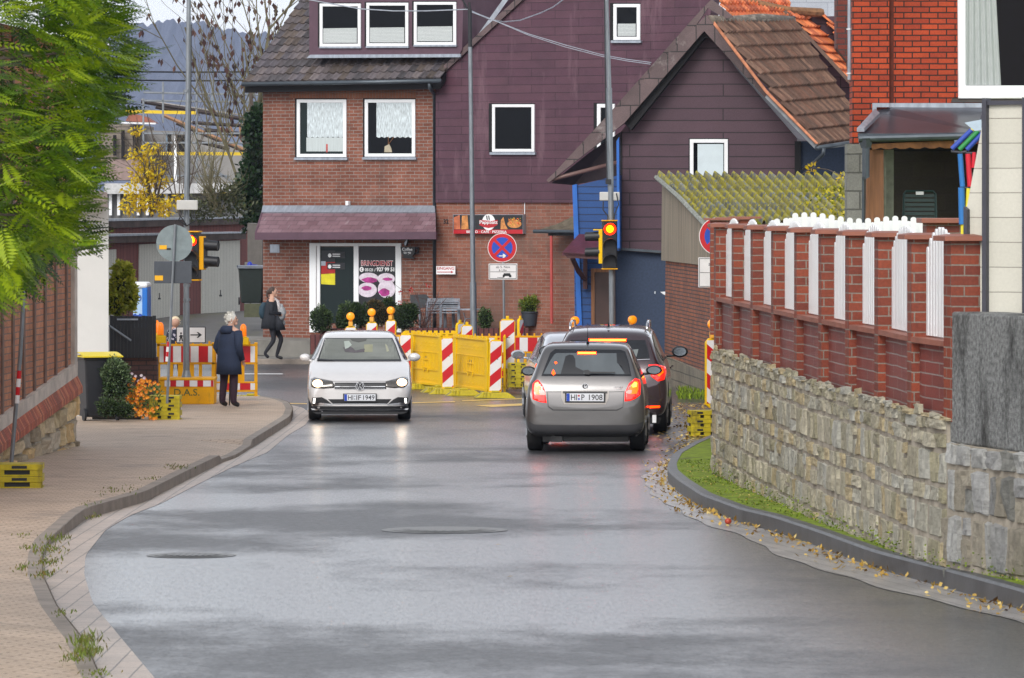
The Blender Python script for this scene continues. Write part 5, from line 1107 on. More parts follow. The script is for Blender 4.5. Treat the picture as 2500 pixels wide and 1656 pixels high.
# --- pedestrian barriers (open, with striped board)
def make_barrier(L_=1.2, H_=.98, lower=True, lampspots=()):
    t = thing('striped_barrier', 'x', 'barrier', (0,0,0), 0, 'yellow pedestrian barriers with red and white boards')
    b = MB(); f = Fr((-L_/2,0,0))
    b.fbox(f,0,.06,0,H_,-.03,.03); b.fbox(f,L_-.06,L_,0,H_,-.03,.03); b.fbox(f,.0,L_,H_-.07,H_-.03,-.03,.03); b.fbox(f,0,L_,H_-.40,H_-.36,-.03,.03); b.fbox(f,0,L_,.08,.12,-.03,.03); b.fbox(f,0,L_,.24,.27,-.03,.03)
    n = max(3, int(L_/.22))
    for k in range(1, n): x = L_*k/n; b.fbox(f,x-.03,x+.03,.1,H_-.38,-.015,.015)
    b.fbox(f,L_*.36,L_*.64,.27,H_-.38,-.012,.012)
    for k in range(int(L_/.15)): x = .05+k*.15; b.fbox(f,x-.018,x+.018,H_-.03,H_+.02,-.02,.02)
    b.build('frame', yel_o, t, bevel=.006, local=True)
    b = MB(); b.fbox(f,.05,L_-.05,H_-.36,H_-.07,.03,.034); b.fbox(f,.05,L_-.05,.12,.24,.03,.034); b.build('white_board', swh, t, local=True)
    b = MB(); n = max(2, round(L_/.36))
    for k in range(n): x = .05+(L_-.1)*(k+.5)/n; w = (L_-.1)/n*.27; b.fbox(f,x-w,x+w,H_-.36,H_-.07,.034,.037); b.fbox(f,x-w,x+w,.12,.24,.034,.037)
    b.build('red_stripes', srd, t, local=True)
    return t
ba = make_barrier(1.05); place(ba, put(454,968,89.0), 0); ba['label'] = 'striped barrier behind the concrete foot of the left traffic light'
bb = make_barrier(.80); place(bb, put(575,968,89.2), .06); bb['label'] = 'striped barrier right behind the elderly person in the dark coat'
bc = make_barrier(1.6, 1.0); place(bc, put(1322,930,103.5)+Vector((0,0,-.02)), 0); bc['label'] = 'striped barrier behind the silver car at the front of the queue'
bd = dup(bc, put(1160,932,104.5), 0.02, 'striped barrier behind the grey lamp post'); 
be = dup(bc, put(965,925,109), .0, 'striped barrier of the back row behind the white hatchback')
bf = dup(bc, put(1470,932,103), .0, 'striped barrier hidden behind the car queue')
# construction lamps on the left barrier
def small_lamp(px, py, Y, lab):
    t = thing('warning_lamp', lab, 'lamp', put(px, py, Y), 0, 'amber warning lamps on the left barrier'); b = MB(); b.box(-.10,.10,-.06,.06,0,.13); b.box(-.07,.07,-.05,.05,.13,.15); b.build('battery_box', yel, t, bevel=.012, local=True)
    b = MB(); b.lathe([(.055,.15),(.06,.17),(.06,.27),(.055,.33),(.03,.37),(.005,.38)], (0,0,0), 14); b.build('lens', plain('orange_lens', (.95,.22,.005), .25, var=.1, emit=(1,.2,0), es=.25), t, smooth=True, local=True)
small_lamp(392, 838, 88.7, 'orange warning lamp at the left end of the barrier, nearer the black fence')
small_lamp(594, 842, 89, 'orange warning lamp right of the elderly person')
small_lamp(382, 832, 91, 'orange warning lamp half hidden behind another at the black fence')
ps = thing('detour_sign', 'white board with walking figure and black arrow pointing right', 'sign', put(466,836,88.4))
fs_ = Fr(put(466,818,88.4)); k = 88.4/F
b = MB(); b.fbox(fs_, -36*k, 36*k, -20*k, 20*k, -.02, 0); b.build('frame', M['black'], ps, bevel=.02); b = MB(); b.fbox(fs_, -34*k, 34*k, -18*k, 18*k, 0, .004); b.build('face', swh, ps)
b = MB(); b.poly(fs_, [(-1*k,-1.4*k),(19*k,-1.4*k),(14*k,-7*k),(18*k,-7*k),(27*k,0),(18*k,7*k),(14*k,7*k),(19*k,1.4*k),(-1*k,1.4*k)], .004, .007); b.build('arrow', blkm, ps)
b = MB(); b.poly(fs_, [(-29*k,-16*k),(-26*k,-16*k),(-24*k,-7*k),(-22*k,-16*k),(-19*k,-16*k),(-21*k,-4*k),(-18*k,-4*k),(-18*k,-2*k),(-25*k,1*k),(-29*k,-4*k),(-27*k,-5*k),(-26*k,-4*k)], .004, .007); b.poly(fs_, [(-24*k+2.4*k*math.cos(i*.6), 4*k+2.4*k*math.sin(i*.6)) for i in range(10)], .004, .007); b.build('walking_figure', blkm, ps)
# --- heavy yellow ballast box of the left traffic light
bx = thing('ballast_box', 'heavy yellow ballast box marked D.A.S. under the left traffic light', 'ballast box', G(457,987,.122))
Yb = bx.location.y; f = Fr(Vector((0, Yb, 0))); kx = Yb/F; zb = bx.location.z
X = lambda px: (px-CX)*kx
Z = lambda py: CZ-(py-HY)*kx
b = MB(); b.box(X(390),X(523),Yb,Yb+.7,Z(987),Z(926)); b.box(X(386),X(525),Yb-.02,Yb+.72,Z(929),Z(923)); b.build('body', yel_o, bx, bevel=.012)
b = MB(); b.box(X(402),X(522),Yb-.012,Yb,Z(944),Z(929)); b.build('white_board', swh, bx)
b = MB()
for i in range(4): b.box(X(416+i*33),X(430+i*33) if i < 3 else X(521),Yb-.016,Yb-.012,Z(944),Z(929))
b.build('red_stripes', srd, bx)
text('D.A.S.', Fr(Vector((X(456), Yb-.001, Z(958)))), 'lettering', plain('green_marker', (.10,.12,.03), .8), bx, w=62*kx, h=17*kx, bold=.01)
# --- poles and signals
def pole(name, label, cat, a, b_, r0, r1, group=None):
    t = thing(name, label, cat, a, 0, group); c = MB(); m1 = Vector(a).lerp(Vector(b_), .38)
    c.tube([a, m1], [r0, r0*.96], 14); c.tube([m1, m1+(Vector(b_)-m1)*.004, b_], [r0*1.08, r0*.74, r1], 14); c.build('pole', M['steel'], t, autos=50); return t
def signal_head(par, fr, yel_side, lit=0, n=3, kx=1, W_=30, H_=118, third=True):
    """three-lens signal facing along fr.n"""
    w, h = W_*kx, H_*kx; b = MB(); b.fbox(fr, -w/2, w/2, -h/2, h/2, -.20, 0); hd = b.build('signal_head', M['black'], par, bevel=.02)
    b = MB(); b.fbox(fr, -w/2-.012, w/2+.012, h/2-.005, h/2+.02, -.21, .02); b.fbox(fr, -w/2-.012, w/2+.012, -h/2-.02, -h/2+.005, -.21, .02)
    if yel_side: b.fbox(fr, -w/2-.02, -w/2+.01, -h/2, h/2, -.21, -.02); b.fbox(fr, w/2-.01, w/2+.02, -h/2, h/2, -.21, -.02)
    b.build('signal_frame', yel_o, hd, bevel=.01)
    for i in range(3):
        y = h/2-h*(i+.5)/3; r = w*.41; on = (i == lit)
        q = MB(); pts = [fr(r*math.cos(a*.2618), y+r*math.sin(a*.2618), .006) for a in range(24)]; q.add(pts, [list(range(24))]); q.build('lens', glow('red_signal', (1,.012,.0), 5, (.5,.0,.0)) if on else M['black'], hd)
        if on: q = MB(); q.add([fr(r*.6*math.cos(a*.35), y+r*.6*math.sin(a*.35), .010) for a in range(18)], [list(range(18))]); q.build('lamp_core', glow('red_signal_core', (1,.42,.0), 3.5), hd)
        q = MB(); vs = []; N = 14
        for k_ in range(N+1):
            a = math.radians(-25+230*k_/N); vs += [fr(r*1.12*math.cos(a), y+r*1.12*math.sin(a), 0), fr(r*1.12*math.cos(a), y+r*1.12*math.sin(a)-.02, .20*(.35+.65*max(0, math.sin(a))))]
        q.add(vs, [[2*k_, 2*k_+1, 2*k_+3, 2*k_+2] for k_ in range(N)]); o = q.build('visor', M['black'], hd); s_ = o.modifiers.new('th', 'SOLIDIFY'); s_.thickness = .008
    return hd
Yl = 87.6
tl = thing('traffic_light', 'left temporary traffic light showing red on a tall grey pole in a ballast box', 'traffic light', Vector((X(455), Yb+.35, Z(925))))
kl = Yl/F
c = MB(); c.tube([P(455,922,Yl), P(455,740,Yl)], 8.2*kl, 14); c.tube([P(455,742,Yl), P(455.5,500,Yl)], 7*kl, 14); c.tube([P(455.5,502,Yl), P(459,230,Yl), P(461,-30,Yl)], [6.6*kl,6.2*kl,5.2*kl], 14); c.tube([P(455,925,Yl), P(455,905,Yl)], [13*kl,8.5*kl], 14)
for yy in (735, 700, 225): c.tube([P(456,yy,Yl), P(456,yy-6,Yl)], 8.8*kl, 14)
c.build('pole', M['steel'], tl, autos=50)
hdl = signal_head(tl, Fr(P(467,625,Yl-.16), (1,-.25,0)), False, 0, kx=kl, W_=36, H_=116)
fr2 = Fr(P(504,618,Yl-.1), (.25,1,0)); 
b = MB(); w, h = 22*kl, 82*kl; b.fbox(fr2, -w/2, w/2, -h/2, h/2, -.15, -.03); sd = b.build('side_signal', yel_o, tl, bevel=.01)
b = MB(); b.fbox(fr2, -w/2+.01, w/2-.01, -h/2+.03, h/2-.03, -.03, 0); b.build('side_signal_face', M['black'], sd)
for i in range(2):
    y = (19-39*i)*kl; q = MB(); q.tube([fr2(0,y,-.02), fr2(0,y-.012,.22)], [.10,.092], 14, caps=False); q.tube([fr2(0,y,.21), fr2(0,y,.0)], [.085,.085], 14); q.build('visor', M['black'], sd, autos=50)
b = MB(); b.box(P(433,0,Yl).x, P(484,0,Yl).x, Yl-.2, Yl-.08, P(0,513,Yl).z, P(0,489,Yl).z); bxx = b.build('control_box', plain('grey_box', (.50,.49,.46), .5, var=.05), tl, bevel=.015)
b = MB(); r9 = random.Random(1)
for x0_, x1_ in ((440,448),(444,436),(470,480),(476,478)): b.tube([P(x0_,513,Yl-.12), P(x0_-2,526,Yl-.13), P(x1_,538,Yl-.13), P((x1_+455)/2,545,Yl-.11), P(456,552,Yl-.09)], .012, 5)
b.tube([P(467,60,Yl-.05), P(466,250,Yl-.06), P(462,480,Yl-.07)], .01, 5); b.build('cable', M['black'], tl)
# right traffic light
Yr = 101; kr = Yr/F
tr_ = thing('traffic_light', 'right temporary traffic light showing red above the waiting cars', 'traffic light', P(1495,930,Yr))
c = MB(); c.tube([P(1496,930,Yr), P(1494,640,Yr)], 8*kr, 14); c.tube([P(1494,660,Yr), P(1491,460,Yr)], 7*kr, 14); c.tube([P(1491,462,Yr), P(1487,215,Yr)], 7.4*kr, 14); c.tube([P(1487,217,Yr), P(1480,-20,Yr)], [6*kr,5*kr], 14); c.build('pole', M['steel'], tr_, autos=50)
hr_ = signal_head(tr_, Fr(P(1489,598,Yr-.2), (1,.06,0)), False, 0, kx=kr, W_=36, H_=116)
fr3 = Fr(P(1461,602,Yr-.05), (-.2,-1,0)); w, h = 22*kr, 84*kr
b = MB(); b.fbox(fr3, -w/2, w/2, -h/2, h/2, -.10, -.02); b.box(P(1448,0,Yr).x, P(1470,0,Yr).x, Yr-.15, Yr, P(0,563,Yr).z, P(0,560,Yr).z); sd = b.build('side_signal', M['yel'], tr_, bevel=.01)
for i in range(2):
    y = (25-38*i)*kr; q = MB(); q.tube([fr3(0,y,-.04), fr3(0,y-.012,.27)], [.10,.092], 14, caps=False); q.tube([fr3(0,y,.26), fr3(0,y,.0)], [.085,.085], 14); q.build('visor', M['black'], sd, autos=50)
b = MB(); b.box(P(1464,0,Yr).x, P(1513,0,Yr).x, Yr-.02, Yr+.14, P(0,490,Yr).z, P(0,469,Yr).z); b.build('control_box', plain('grey_box2', (.48,.48,.46), .5, var=.05), tr_, bevel=.015)
b = MB(); b.tube([P(1473,492,Yr-.1), P(1472,512,Yr-.1), P(1484,528,Yr-.1), P(1483,545,Yr-.1)], .014, 5); b.tube([P(1505,472,Yr-.1), P(1510,500,Yr-.1), P(1500,525,Yr-.1), P(1498,545,Yr-.1)], .014, 5); b.box(P(1478,0,Yr).x, P(1492,0,Yr).x, Yr-.12, Yr-.05, P(0,450,Yr).z, P(0,438,Yr).z)
b.tube([P(1476,0,Yr-.1), P(1478,200,Yr-.1), P(1482,440,Yr-.1)], .014, 5); b.build('cable', M['black'], tr_)
# central street lamp
Yc = 112; kc = Yc/F
lp = thing('street_lamp', 'slim grey street lamp post rising in front of the restaurant sign', 'street lamp', P(1158, 900, Yc))
c = MB(); c.tube([P(1158,905,Yc), P(1155,690,Yc)], 8.2*kc, 14); c.tube([P(1155,692,Yc), P(1153,520,Yc), P(1150,280,Yc)], [6.2*kc,6*kc,5.4*kc], 14); c.tube([P(1150,282,Yc), P(1148,115,Yc)], 5.2*kc, 14); c.build('pole', M['steel'], lp, autos=50)
c = MB(); c.tube([P(1148,116,Yc), P(1147,22,Yc)], 5*kc, 14); c.tube([P(1147,24,Yc), P(1146,6,Yc)], 3*kc, 10); c.tube([P(1141,22,Yc), P(1130,0,Yc), P(1120,-30,Yc)], 2.5*kc, 8); c.build('sleeve', M['black'], lp)
def wire(pts, r, lab, Y0, Y1, mat='zinc'):
    n = len(pts); c = MB(); c.tube([P(x, y, Y0+(Y1-Y0)*i/(n-1)) for i, (x, y) in enumerate(pts)], r, 5); return tag(c.build('overhead_wire', M[mat]), lab, 'wire', 'overhead wires fixed to the street lamp')
wire([(725,-6),(800,8),(880,22),(960,27),(1040,27),(1143,23)], .014, 'pale wire sagging past the dormer windows to the street lamp', 112, 112)
wire([(1150,26),(1190,46),(1230,54),(1270,50),(1320,32),(1350,18),(1385,-8)], .014, 'pale wire looping up to the right from the street lamp', 112, 115)
wire([(1152,28),(1220,55),(1290,83),(1380,110),(1470,134),(1530,145),(1590,153)], .009, 'upper of two thin wires running right from the street lamp', 112, 110)
wire([(1152,30),(1220,56),(1290,86),(1380,115),(1470,138),(1530,149),(1588,157)], .009, 'lower of two thin wires running right from the street lamp', 112, 110)
# --- no stopping signs
def nostop(px, py, r_px, Y, label, plate, rotz=0, post=True, arrow=True):
    k = Y/F; t = thing('no_stopping_sign', label, 'road sign', P(px, 960, Y), 0, 'blue and red no-stopping signs'); f = Fr(P(px, py, Y), (math.cos(rotz), math.sin(rotz), 0)); R = r_px*k
    def disc(r, d0, d1, m_, nm, par): b = MB(); b.poly(f, [(r*math.cos(i*math.pi/24), r*math.sin(i*math.pi/24)) for i in range(48)], d0, d1); return b.build(nm, m_, par)
    D = disc(R, -.01, .0, swh, 'disc', t); disc(R*.96, 0, .003, srd, 'red_rim', D); bl_ = plain('sign_blue', (.01,.06,.42), .35, var=.05)
    disc(R*.715, .003, .006, bl_, 'blue_field', D)
    b = MB()
    for a in (math.pi/4, -math.pi/4):
        ca, sa = math.cos(a), math.sin(a); l, w = R*.75, R*.095; b.poly(f, [(l*ca+w*sa, l*sa-w*ca), (l*ca-w*sa, l*sa+w*ca), (-l*ca-w*sa, -l*sa+w*ca), (-l*ca+w*sa, -l*sa-w*ca)], .006, .009+a*.0005)
    b.build('red_cross', srd, D)
    if arrow: b = MB(); b.poly(f, [(-R*.22,-R*.60),(R*.08,-R*.60),(R*.02,-R*.70),(R*.12,-R*.70),(R*.28,-R*.56),(R*.12,-R*.42),(R*.02,-R*.42),(R*.08,-R*.53),(-R*.22,-R*.53)], .011, .013); b.build('arrow', swh, D)
    x0, y0, x1, y1 = plate; fp = Fr(P((x0+x1)/2, (y0+y1)/2, Y), (math.cos(rotz), math.sin(rotz), 0)); w, h = (x1-x0)*k/2, (y1-y0)*k/2
    b = MB(); b.fbox(fp, -w, w, -h, h, -.01, 0); pl_ = b.build('plate', swh, t, bevel=.012)
    b = MB(); e = 1.2*k
    for (a0,b0,a1,b1) in ((-w+2*k,h-3.2*k,w-2*k,h-2*k),(-w+2*k,-h+2*k,w-2*k,-h+3.2*k),(-w+2*k,-h+2*k,-w+3.2*k,h-2*k),(w-3.2*k,-h+2*k,w-2*k,h-2*k),(-w+4*k,-1*k,w-4*k,0)): b.fbox(fp, a0, a1, b0, b1, 0, .003)
    for (a0,b0,a1,b1) in ((.0,-.55,.55,-.35),(.05,-.35,.5,-.2),(-.02,-.7,.12,-.45),(.42,-.7,.58,-.45),(-.4,-.75,.05,-.7)): b.fbox(fp, w*a0, w*a1, h*b0, h*b1, 0, .004)
    b.build('plate_marks', blkm, pl_)
    text('ab 5. Nov', fp, 'lettering', blkm, pl_, w=w*.98, h=h*.27, d1=.004, y=h*.58); text('6 Uhr', fp, 'lettering', blkm, pl_, w=w*.56, h=h*.24, d1=.004, y=h*.18)
    if post: c = MB(); c.tube([P(px+5, 800 if py < 610 and Y > 90 else 900, Y+.03), P(px+2, py-r_px+4, Y+.03)], 2.8*k, 8); c.build('post', M['steel'], t)
    return t
nostop(1226, 605, 35.5, 100.5, 'no-stopping sign with white arrow in front of the pink brick gable', (1193,644,1263,683))
nostop(1753, 577, 46.5, 78, 'no-stopping sign half hidden behind the end of the garden wall', (1705,629,1803,702))
# sign seen from behind
bsn = thing('road_sign', 'round road sign with rectangular plate seen from behind on a leaning pole', 'road sign', G(404,1000,.5))
Y = 78.9; k = Y/F; f = Fr(P(426,594,Y)); b = MB(); b.poly(f, [(44.5*k*math.cos(i*math.pi/24), 44.5*k*math.sin(i*math.pi/24)) for i in range(48)], -.01, .0); b.build('disc', plain('dull_aluminium', (.22,.27,.28), .45, metal=.3, var=.18, sc=5), bsn)
b = MB(); b.fbox(Fr(P(422,665,Y)), -46*k, 46*k, -27*k, 27*k, -.01, 0); b.build('plate', plain('dark_grey_plate', (.06,.07,.085), .5, var=.1), bsn, bevel=.02)
b = MB(); b.tube([P(408,985,Y-.03), P(421,690,Y-.03), P(428,548,Y-.03)], 3.3*k, 8); pl = b.build('pole', M['steel'], bsn)
orl = plain('orange_label', (.80,.42,.01), .5)
b = MB(); b.fbox(Fr(P(398,604,Y-.002)), -9*k, 9*k, -5*k, 5*k, 0, .004); b.fbox(Fr(P(388,679,Y-.002)), -10*k, 10*k, -6*k, 6*k, 0, .004); b.build('sticker', orl, bsn)
b = MB(); b.fbox(Fr(P(412,608,Y-.004)), -5*k, 5*k, -2*k, 2*k, 0, .006); b.build('black_mark', M['black'], bsn)
def bands(par, x0, y0, x1, y1, n, Y, r, first=0):
    for i in range(n):
        a = (x0+(x1-x0)*i/n, y0+(y1-y0)*i/n); b_ = (x0+(x1-x0)*(i+1)/n, y0+(y1-y0)*(i+1)/n); c = MB(); c.tube([P(*a, Y), P(*b_, Y)], r, 8); c.build('reflective_band', srd if (i+first) % 2 == 0 else swh, par)
bands(bsn, 411, 835, 407.5, 883, 4, Y-.03, 3.7*k)
lsp = thing('sign_post', 'leaning grey post with red and white bands on the near left pavement', 'post', G(28,1140,.3))
Yp = 56.5; kp = Yp/F; b = MB(); b.tube([P(27,1140,Yp), P(50,860,Yp), P(66,560,Yp)], 5.2*kp, 8); b.build('pole', M['steel'], lsp); bands(lsp, 47, 905, 41, 985, 4, Yp, 5.8*kp)
b = MB(); b.poly(Fr(P(62,590,Yp-.05)), [(50*kp*math.cos(i*math.pi/16), 50*kp*math.sin(i*math.pi/16)) for i in range(32)], -.01, .01); b.build('disc', plain('aluminium_back', (.25,.28,.28), .5, metal=.3), lsp)
# --- bins, portable toilet, planters, chairs
def wheelie(loc, w, d, h, bodym, lidm, label, rot=0, cat='wheelie bin'):
    t = thing('wheelie_bin', label, cat, loc, rot); b = MB(); b.add([(-w*.40,-d*.38,.06),(w*.40,-d*.38,.06),(w*.40,d*.38,.06),(-w*.40,d*.38,.06),(-w/2,-d/2,h*.93),(w/2,-d/2,h*.93),(w/2,d/2,h*.93),(-w/2,d/2,h*.93)], [(0,3,2,1),(4,5,6,7),(0,1,5,4),(1,2,6,5),(2,3,7,6),(3,0,4,7)]); b.box(-w/2-.02,w/2+.02,-d/2-.02,d/2+.02,h*.88,h*.93); b.build('body', bodym, t, bevel=.03, local=True)
    b = MB(); b.grid(lambda u, v: ((u-.5)*(w+.08), (v-.5)*(d+.1), h*.935+.05*math.sin(math.pi*v)+.03*(1-v)), 6, 8); b.box(-w/2-.04,w/2+.04,-d/2-.05,d/2+.05,h*.925,h*.945); b.build('lid', lidm, t, local=True)
    for sx_ in (-1, 1):
        b = MB(); b.tube([(sx_*w*.44,d*.36,.10),(sx_*w*.50,d*.36,.10)], .10, 18); b.build('wheel', M['black'], t, local=True)
    return t
g_ = G(232,1028,.12); wheelie((g_.x, g_.y+.3, g_.z), .58, .72, 1.10, plain('anthracite_plastic', (.018,.020,.025), .45, var=.15), plain('yellow_lid', (.75,.58,.01), .4, var=.08), 'black wheelie bin with yellow lid beside the round bush', math.radians(200))
wheelie(P(612,745,129), .62, .7, 1.05, plain('dark_green_plastic2', (.01,.018,.015), .5, var=.2), M['zinc'], 'dark bin with light rim between the garages and the brick house', .1)
wheelie(P(632,745,129.3), .5, .7, 1.05, M['black'], M['zinc'], 'black bin hard against the corner of the brick house', .0)
t_ = thing('blue_container', 'small blue container with black lid lying on the bins', 'container', P(615,672,129)); b = MB(); b.ball(P(618,661,129), .21, 1.3, .8, .8); b.build('drum', plain('blue_plastic', (.01,.03,.35), .4), t_, smooth=True); b = MB(); b.ball(P(610,650,129), .1, .8, .8, 1.2); b.build('handle', plain('blue_plastic2', (.01,.03,.35), .4), t_, smooth=True); b = MB(); b.lathe([(.24,0),(.25,.03),(.2,.08)], P(622,659,128.9), 14); b.build('lid', M['black'], t_)
pt = thing('portable_toilet', 'blue and white portable toilet behind the shrub', 'portable toilet', P(342,780,100)); Y = 100
b = MB(); b.box(P(325,0,Y).x, P(347,0,Y).x, Y, Y+.3, P(0,800,Y).z, P(0,705,Y).z); b.build('side_panel', plain('light_blue_plastic', (.35,.50,.68), .5, var=.1), pt)
b = MB(); b.box(P(347,0,Y).x, P(360,0,Y).x, Y-.02, Y+1, P(0,800,Y).z, P(0,702,Y).z); b.build('body', plain('blue_toilet_plastic', (.01,.14,.50), .4, var=.1), pt, bevel=.02)
b = MB(); b.box(P(315,0,Y).x, P(361,0,Y).x, Y-.05, Y+1, P(0,704,Y).z, P(0,690,Y).z); b.build('roof', M['white'], pt, bevel=.06)
b = MB(); f = Fr(P(336,775,Y)); b.poly(f, [(.04*math.cos(i*.5),.05*math.sin(i*.5)) for i in range(12)], 0, .01); b.poly(f, [(-.1,.05),(-.04,.08),(0,.02),(.04,.08),(.1,.05),(0,-.09)], .01, .015); b.build('emblem', plain('deep_blue', (.01,.06,.35), .5), pt)
text('50', Fr(P(335,728,Y)), 'lettering', plain('deep_blue2', (.01,.06,.35), .5), pt, h=.13, d1=.01)
# black slat fence with steps and brick base
bfz = thing('slat_fence', 'black slat fence with pale letterbox plate left of the barrier', 'fence', P(322,870,84)); Y = 84
b = MB(); 
for i in range(13): x = 268+i*8.7; b.box(P(x,0,Y).x, P(x+8.3,0,Y).x, Y, Y+.03, P(0,874,Y).z, P(0,771+ (i%3)*.8,Y).z)
b.box(P(268,0,Y).x, P(381,0,Y).x, Y+.03, Y+.07, P(0,866,Y).z, P(0,858,Y).z); b.box(P(268,0,Y).x, P(381,0,Y).x, Y+.03, Y+.07, P(0,790,Y).z, P(0,782,Y).z); b.build('slats', M['black'], bfz)
b = MB(); b.box(P(286,0,Y).x, P(337,0,Y).x, Y-.03, Y, P(0,782,Y).z, P(0,778,Y).z); b.build('plate', M['zinc'], bfz)
b = MB(); b.tube([P(266,795,Y-.1), P(320,832,Y-.1)], .02, 6); tag(b.build('handrail', M['steel']), 'sloping metal handrail in front of the black fence', 'handrail')
b = MB(); b.box(P(300,0,Y).x, P(383,0,Y).x, Y+.1, Y+.4, .1, P(0,873,Y).z); b.box(P(258,0,Y).x, P(300,0,Y).x, Y+.15, Y+.4, .1, P(0,873,Y).z); tag(b.build('brick_base_wall', brick('dark_brick', (.09,.045,.04), (.12,.055,.04), (.04,.03,.03), .25, .083, .01, var=.4)), 'low dark brick wall under the black slat fence', 'wall')
# planter boxes and restaurant terrace furniture
plm = brick('maroon_planks', (.11,.035,.035), (.14,.045,.04), (.03,.01,.01), .12, 9, .014, var=.25)
def planter(x0, x1, y0, y1, Y, label):
    b = MB(); b.box(P(x0,0,Y).x, P(x1,0,Y).x, Y, Y+.5, P(0,y1,Y).z, P(0,y0,Y).z); return tag(b.build('planter_box', plm, bevel=.01), label, 'planter', 'maroon wooden planters in front of the restaurant')
planter(757, 800, 818, 866, 115.6, 'maroon plank planter left of the white hatchback'); planter(782, 905, 803, 850, 116.2, 'long maroon planter behind the white hatchback'); planter(1000, 1290, 802, 850, 116.4, 'long low dark planter behind the yellow fence')
def chair_stack(px, Y, label, n=3):
    t = thing('stacked_chairs', label, 'chairs', P(px, 806, Y), 0, 'stacked grey terrace chairs'); k = Y/F; s = 1.0
    for i in range(n):
        x0 = P(px-22,0,Y).x+.02*i; x1 = P(px+22,0,Y).x+.02*i; z = P(0,806,Y).z+.40+i*.06
        b = MB(); b.tube([(x0,Y,z-.4),(x0,Y,z+.03),(x0,Y+.05,z+.22),(x1,Y+.05,z+.22),(x1,Y,z+.03),(x1,Y,z-.4)], .013, 6); b.tube([(x0,Y+.4,z-.4),(x0,Y+.4,z),(x0,Y,z+.03)], .013, 6); b.tube([(x1,Y+.4,z-.4),(x1,Y+.4,z),(x1,Y,z+.03)], .013, 6); b.build('frame', M['zinc'], t)
        b = MB(); b.box(x0,x1,Y,Y+.4,z,z+.02)
        for j in range(3): b.box(x0,x1,Y+.04,Y+.06,z+.08+j*.05,z+.105+j*.05)
        b.build('seat', M['zinc'], t)
    return t
chair_stack(1062, 117.2, 'left stack of grey terrace chairs by the bare rose bush'); chair_stack(1096, 117.0, 'right stack of grey terrace chairs beside the lamp post')
tb = thing('folded_table', 'dark folded table top standing above the left chair stack', 'table', P(1025,806,117.6)); b = MB(); b.prism([P(1001,720,117.6), P(1040,719,117.6), P(1062,742,117.6), P(1060,752,117.6), P(1003,752,117.6)][::-1], (0,.05,0)); b.build('table_top', plain('dark_table', (.045,.05,.055), .5, var=.2), tb)
b = MB(); b.tube([P(1024,750,117.65), P(1026,806,117.65)], .03, 6); b.tube([P(1050,750,117.65), P(1050,806,117.65)], .02, 6); b.build('table_leg', M['zinc'], tb)
tb = thing('folded_table', 'grey folded table top above the right chair stack', 'table', P(1092,806,117.5)); b = MB(); b.prism([P(1067,728,117.5), P(1108,727,117.5), P(1114,750,117.5), P(1070,752,117.5)][::-1], (0,.05,0)); b.build('table_top', plain('grey_table', (.085,.09,.095), .5, var=.2), tb)
b = MB(); b.tube([P(1086,750,117.5), P(1087,806,117.5)], .045, 6); b.tube([P(1106,750,117.5), P(1108,806,117.5)], .045, 6); b.build('table_leg', M['zinc'], tb)
tb = thing('bistro_table', 'round pale bistro table half hidden behind the lamp post', 'table', P(1148,806,116.9)); b = MB(); b.lathe([(.36,0),(.36,.03)], P(1150,757,116.9), 20); b.build('table_top', M['zinc'], tb); b = MB(); b.tube([P(1132,763,116.9), P(1136,780,116.9), P(1130,800,116.9)], .015, 6); b.tube([P(1135,778,116.9), P(1160,778,116.9)], .015, 6); b.build('table_leg', M['zinc'], tb)
# ================================================================ cars
M['tyre'] = plain('tyre_rubber', (.014,.014,.015), .75, var=.2, sc=10, bump=.2)
M['rim'] = plain('alloy_rim', (.35,.35,.36), .35, metal=.7, var=.1)
M['chrome'] = plain('chrome', (.6,.6,.62), .12, metal=1, var=0)
M['trim'] = plain('black_trim', (.015,.015,.017), .45, var=.1)
M['carglass'] = plain('car_glass_dark', (.010,.011,.014), .07, var=0, spec=.6)
M['plate'] = plain('plate_white', (.72,.74,.78), .4, var=.02)
M['plate_blue'] = plain('plate_blue', (.01,.06,.45), .4, var=.02)
M['tail'] = plain('tail_light_red', (.45,.006,.008), .12, var=0, coat=1, emit=(1,.01,.0), es=1.3)
M['tail_on'] = glow('tail_light_lit', (1,.055,.0), 4.2, (.6,.02,.0)); M['tail_core'] = glow('tail_light_core', (1,.38,.04), 4.0)
M['brake'] = glow('brake_light', (1,.03,.0), 5); M['brake_core'] = glow('brake_light_core', (1,.33,.03), 4.5)
def paint(name, col, metal=.55, rough=.32, coat=.8): return plain(name, col, rough, metal=metal, var=.03, sc=3, coat=coat, dirt=(tuple(x*.55 for x in col), 2.0, .66))
def ring(st):
    y, zb, wb, wm, zm, ws, zs, wr, zr, zt = st; l = lambda a, b, k: a+(b-a)*k
    h = [(0,zb),(wb*.8,zb),(wb,zb+.03),(l(wb,wm,.8),l(zb,zm,.4)),(wm,zm),(l(wm,ws,.35),l(zm,zs,.6)),(ws,zs),(l(ws,wr,.15),l(zs,zr,.1)),(l(ws,wr,.55),l(zs,zr,.5)),(wr,zr),(wr*.86,l(zr,zt,.7)),(wr*.45,zt-.003),(0,zt)]
    return [(x,y,z) for x,z in h]+[(-x,y,z) for x,z in h[-2:0:-1]]
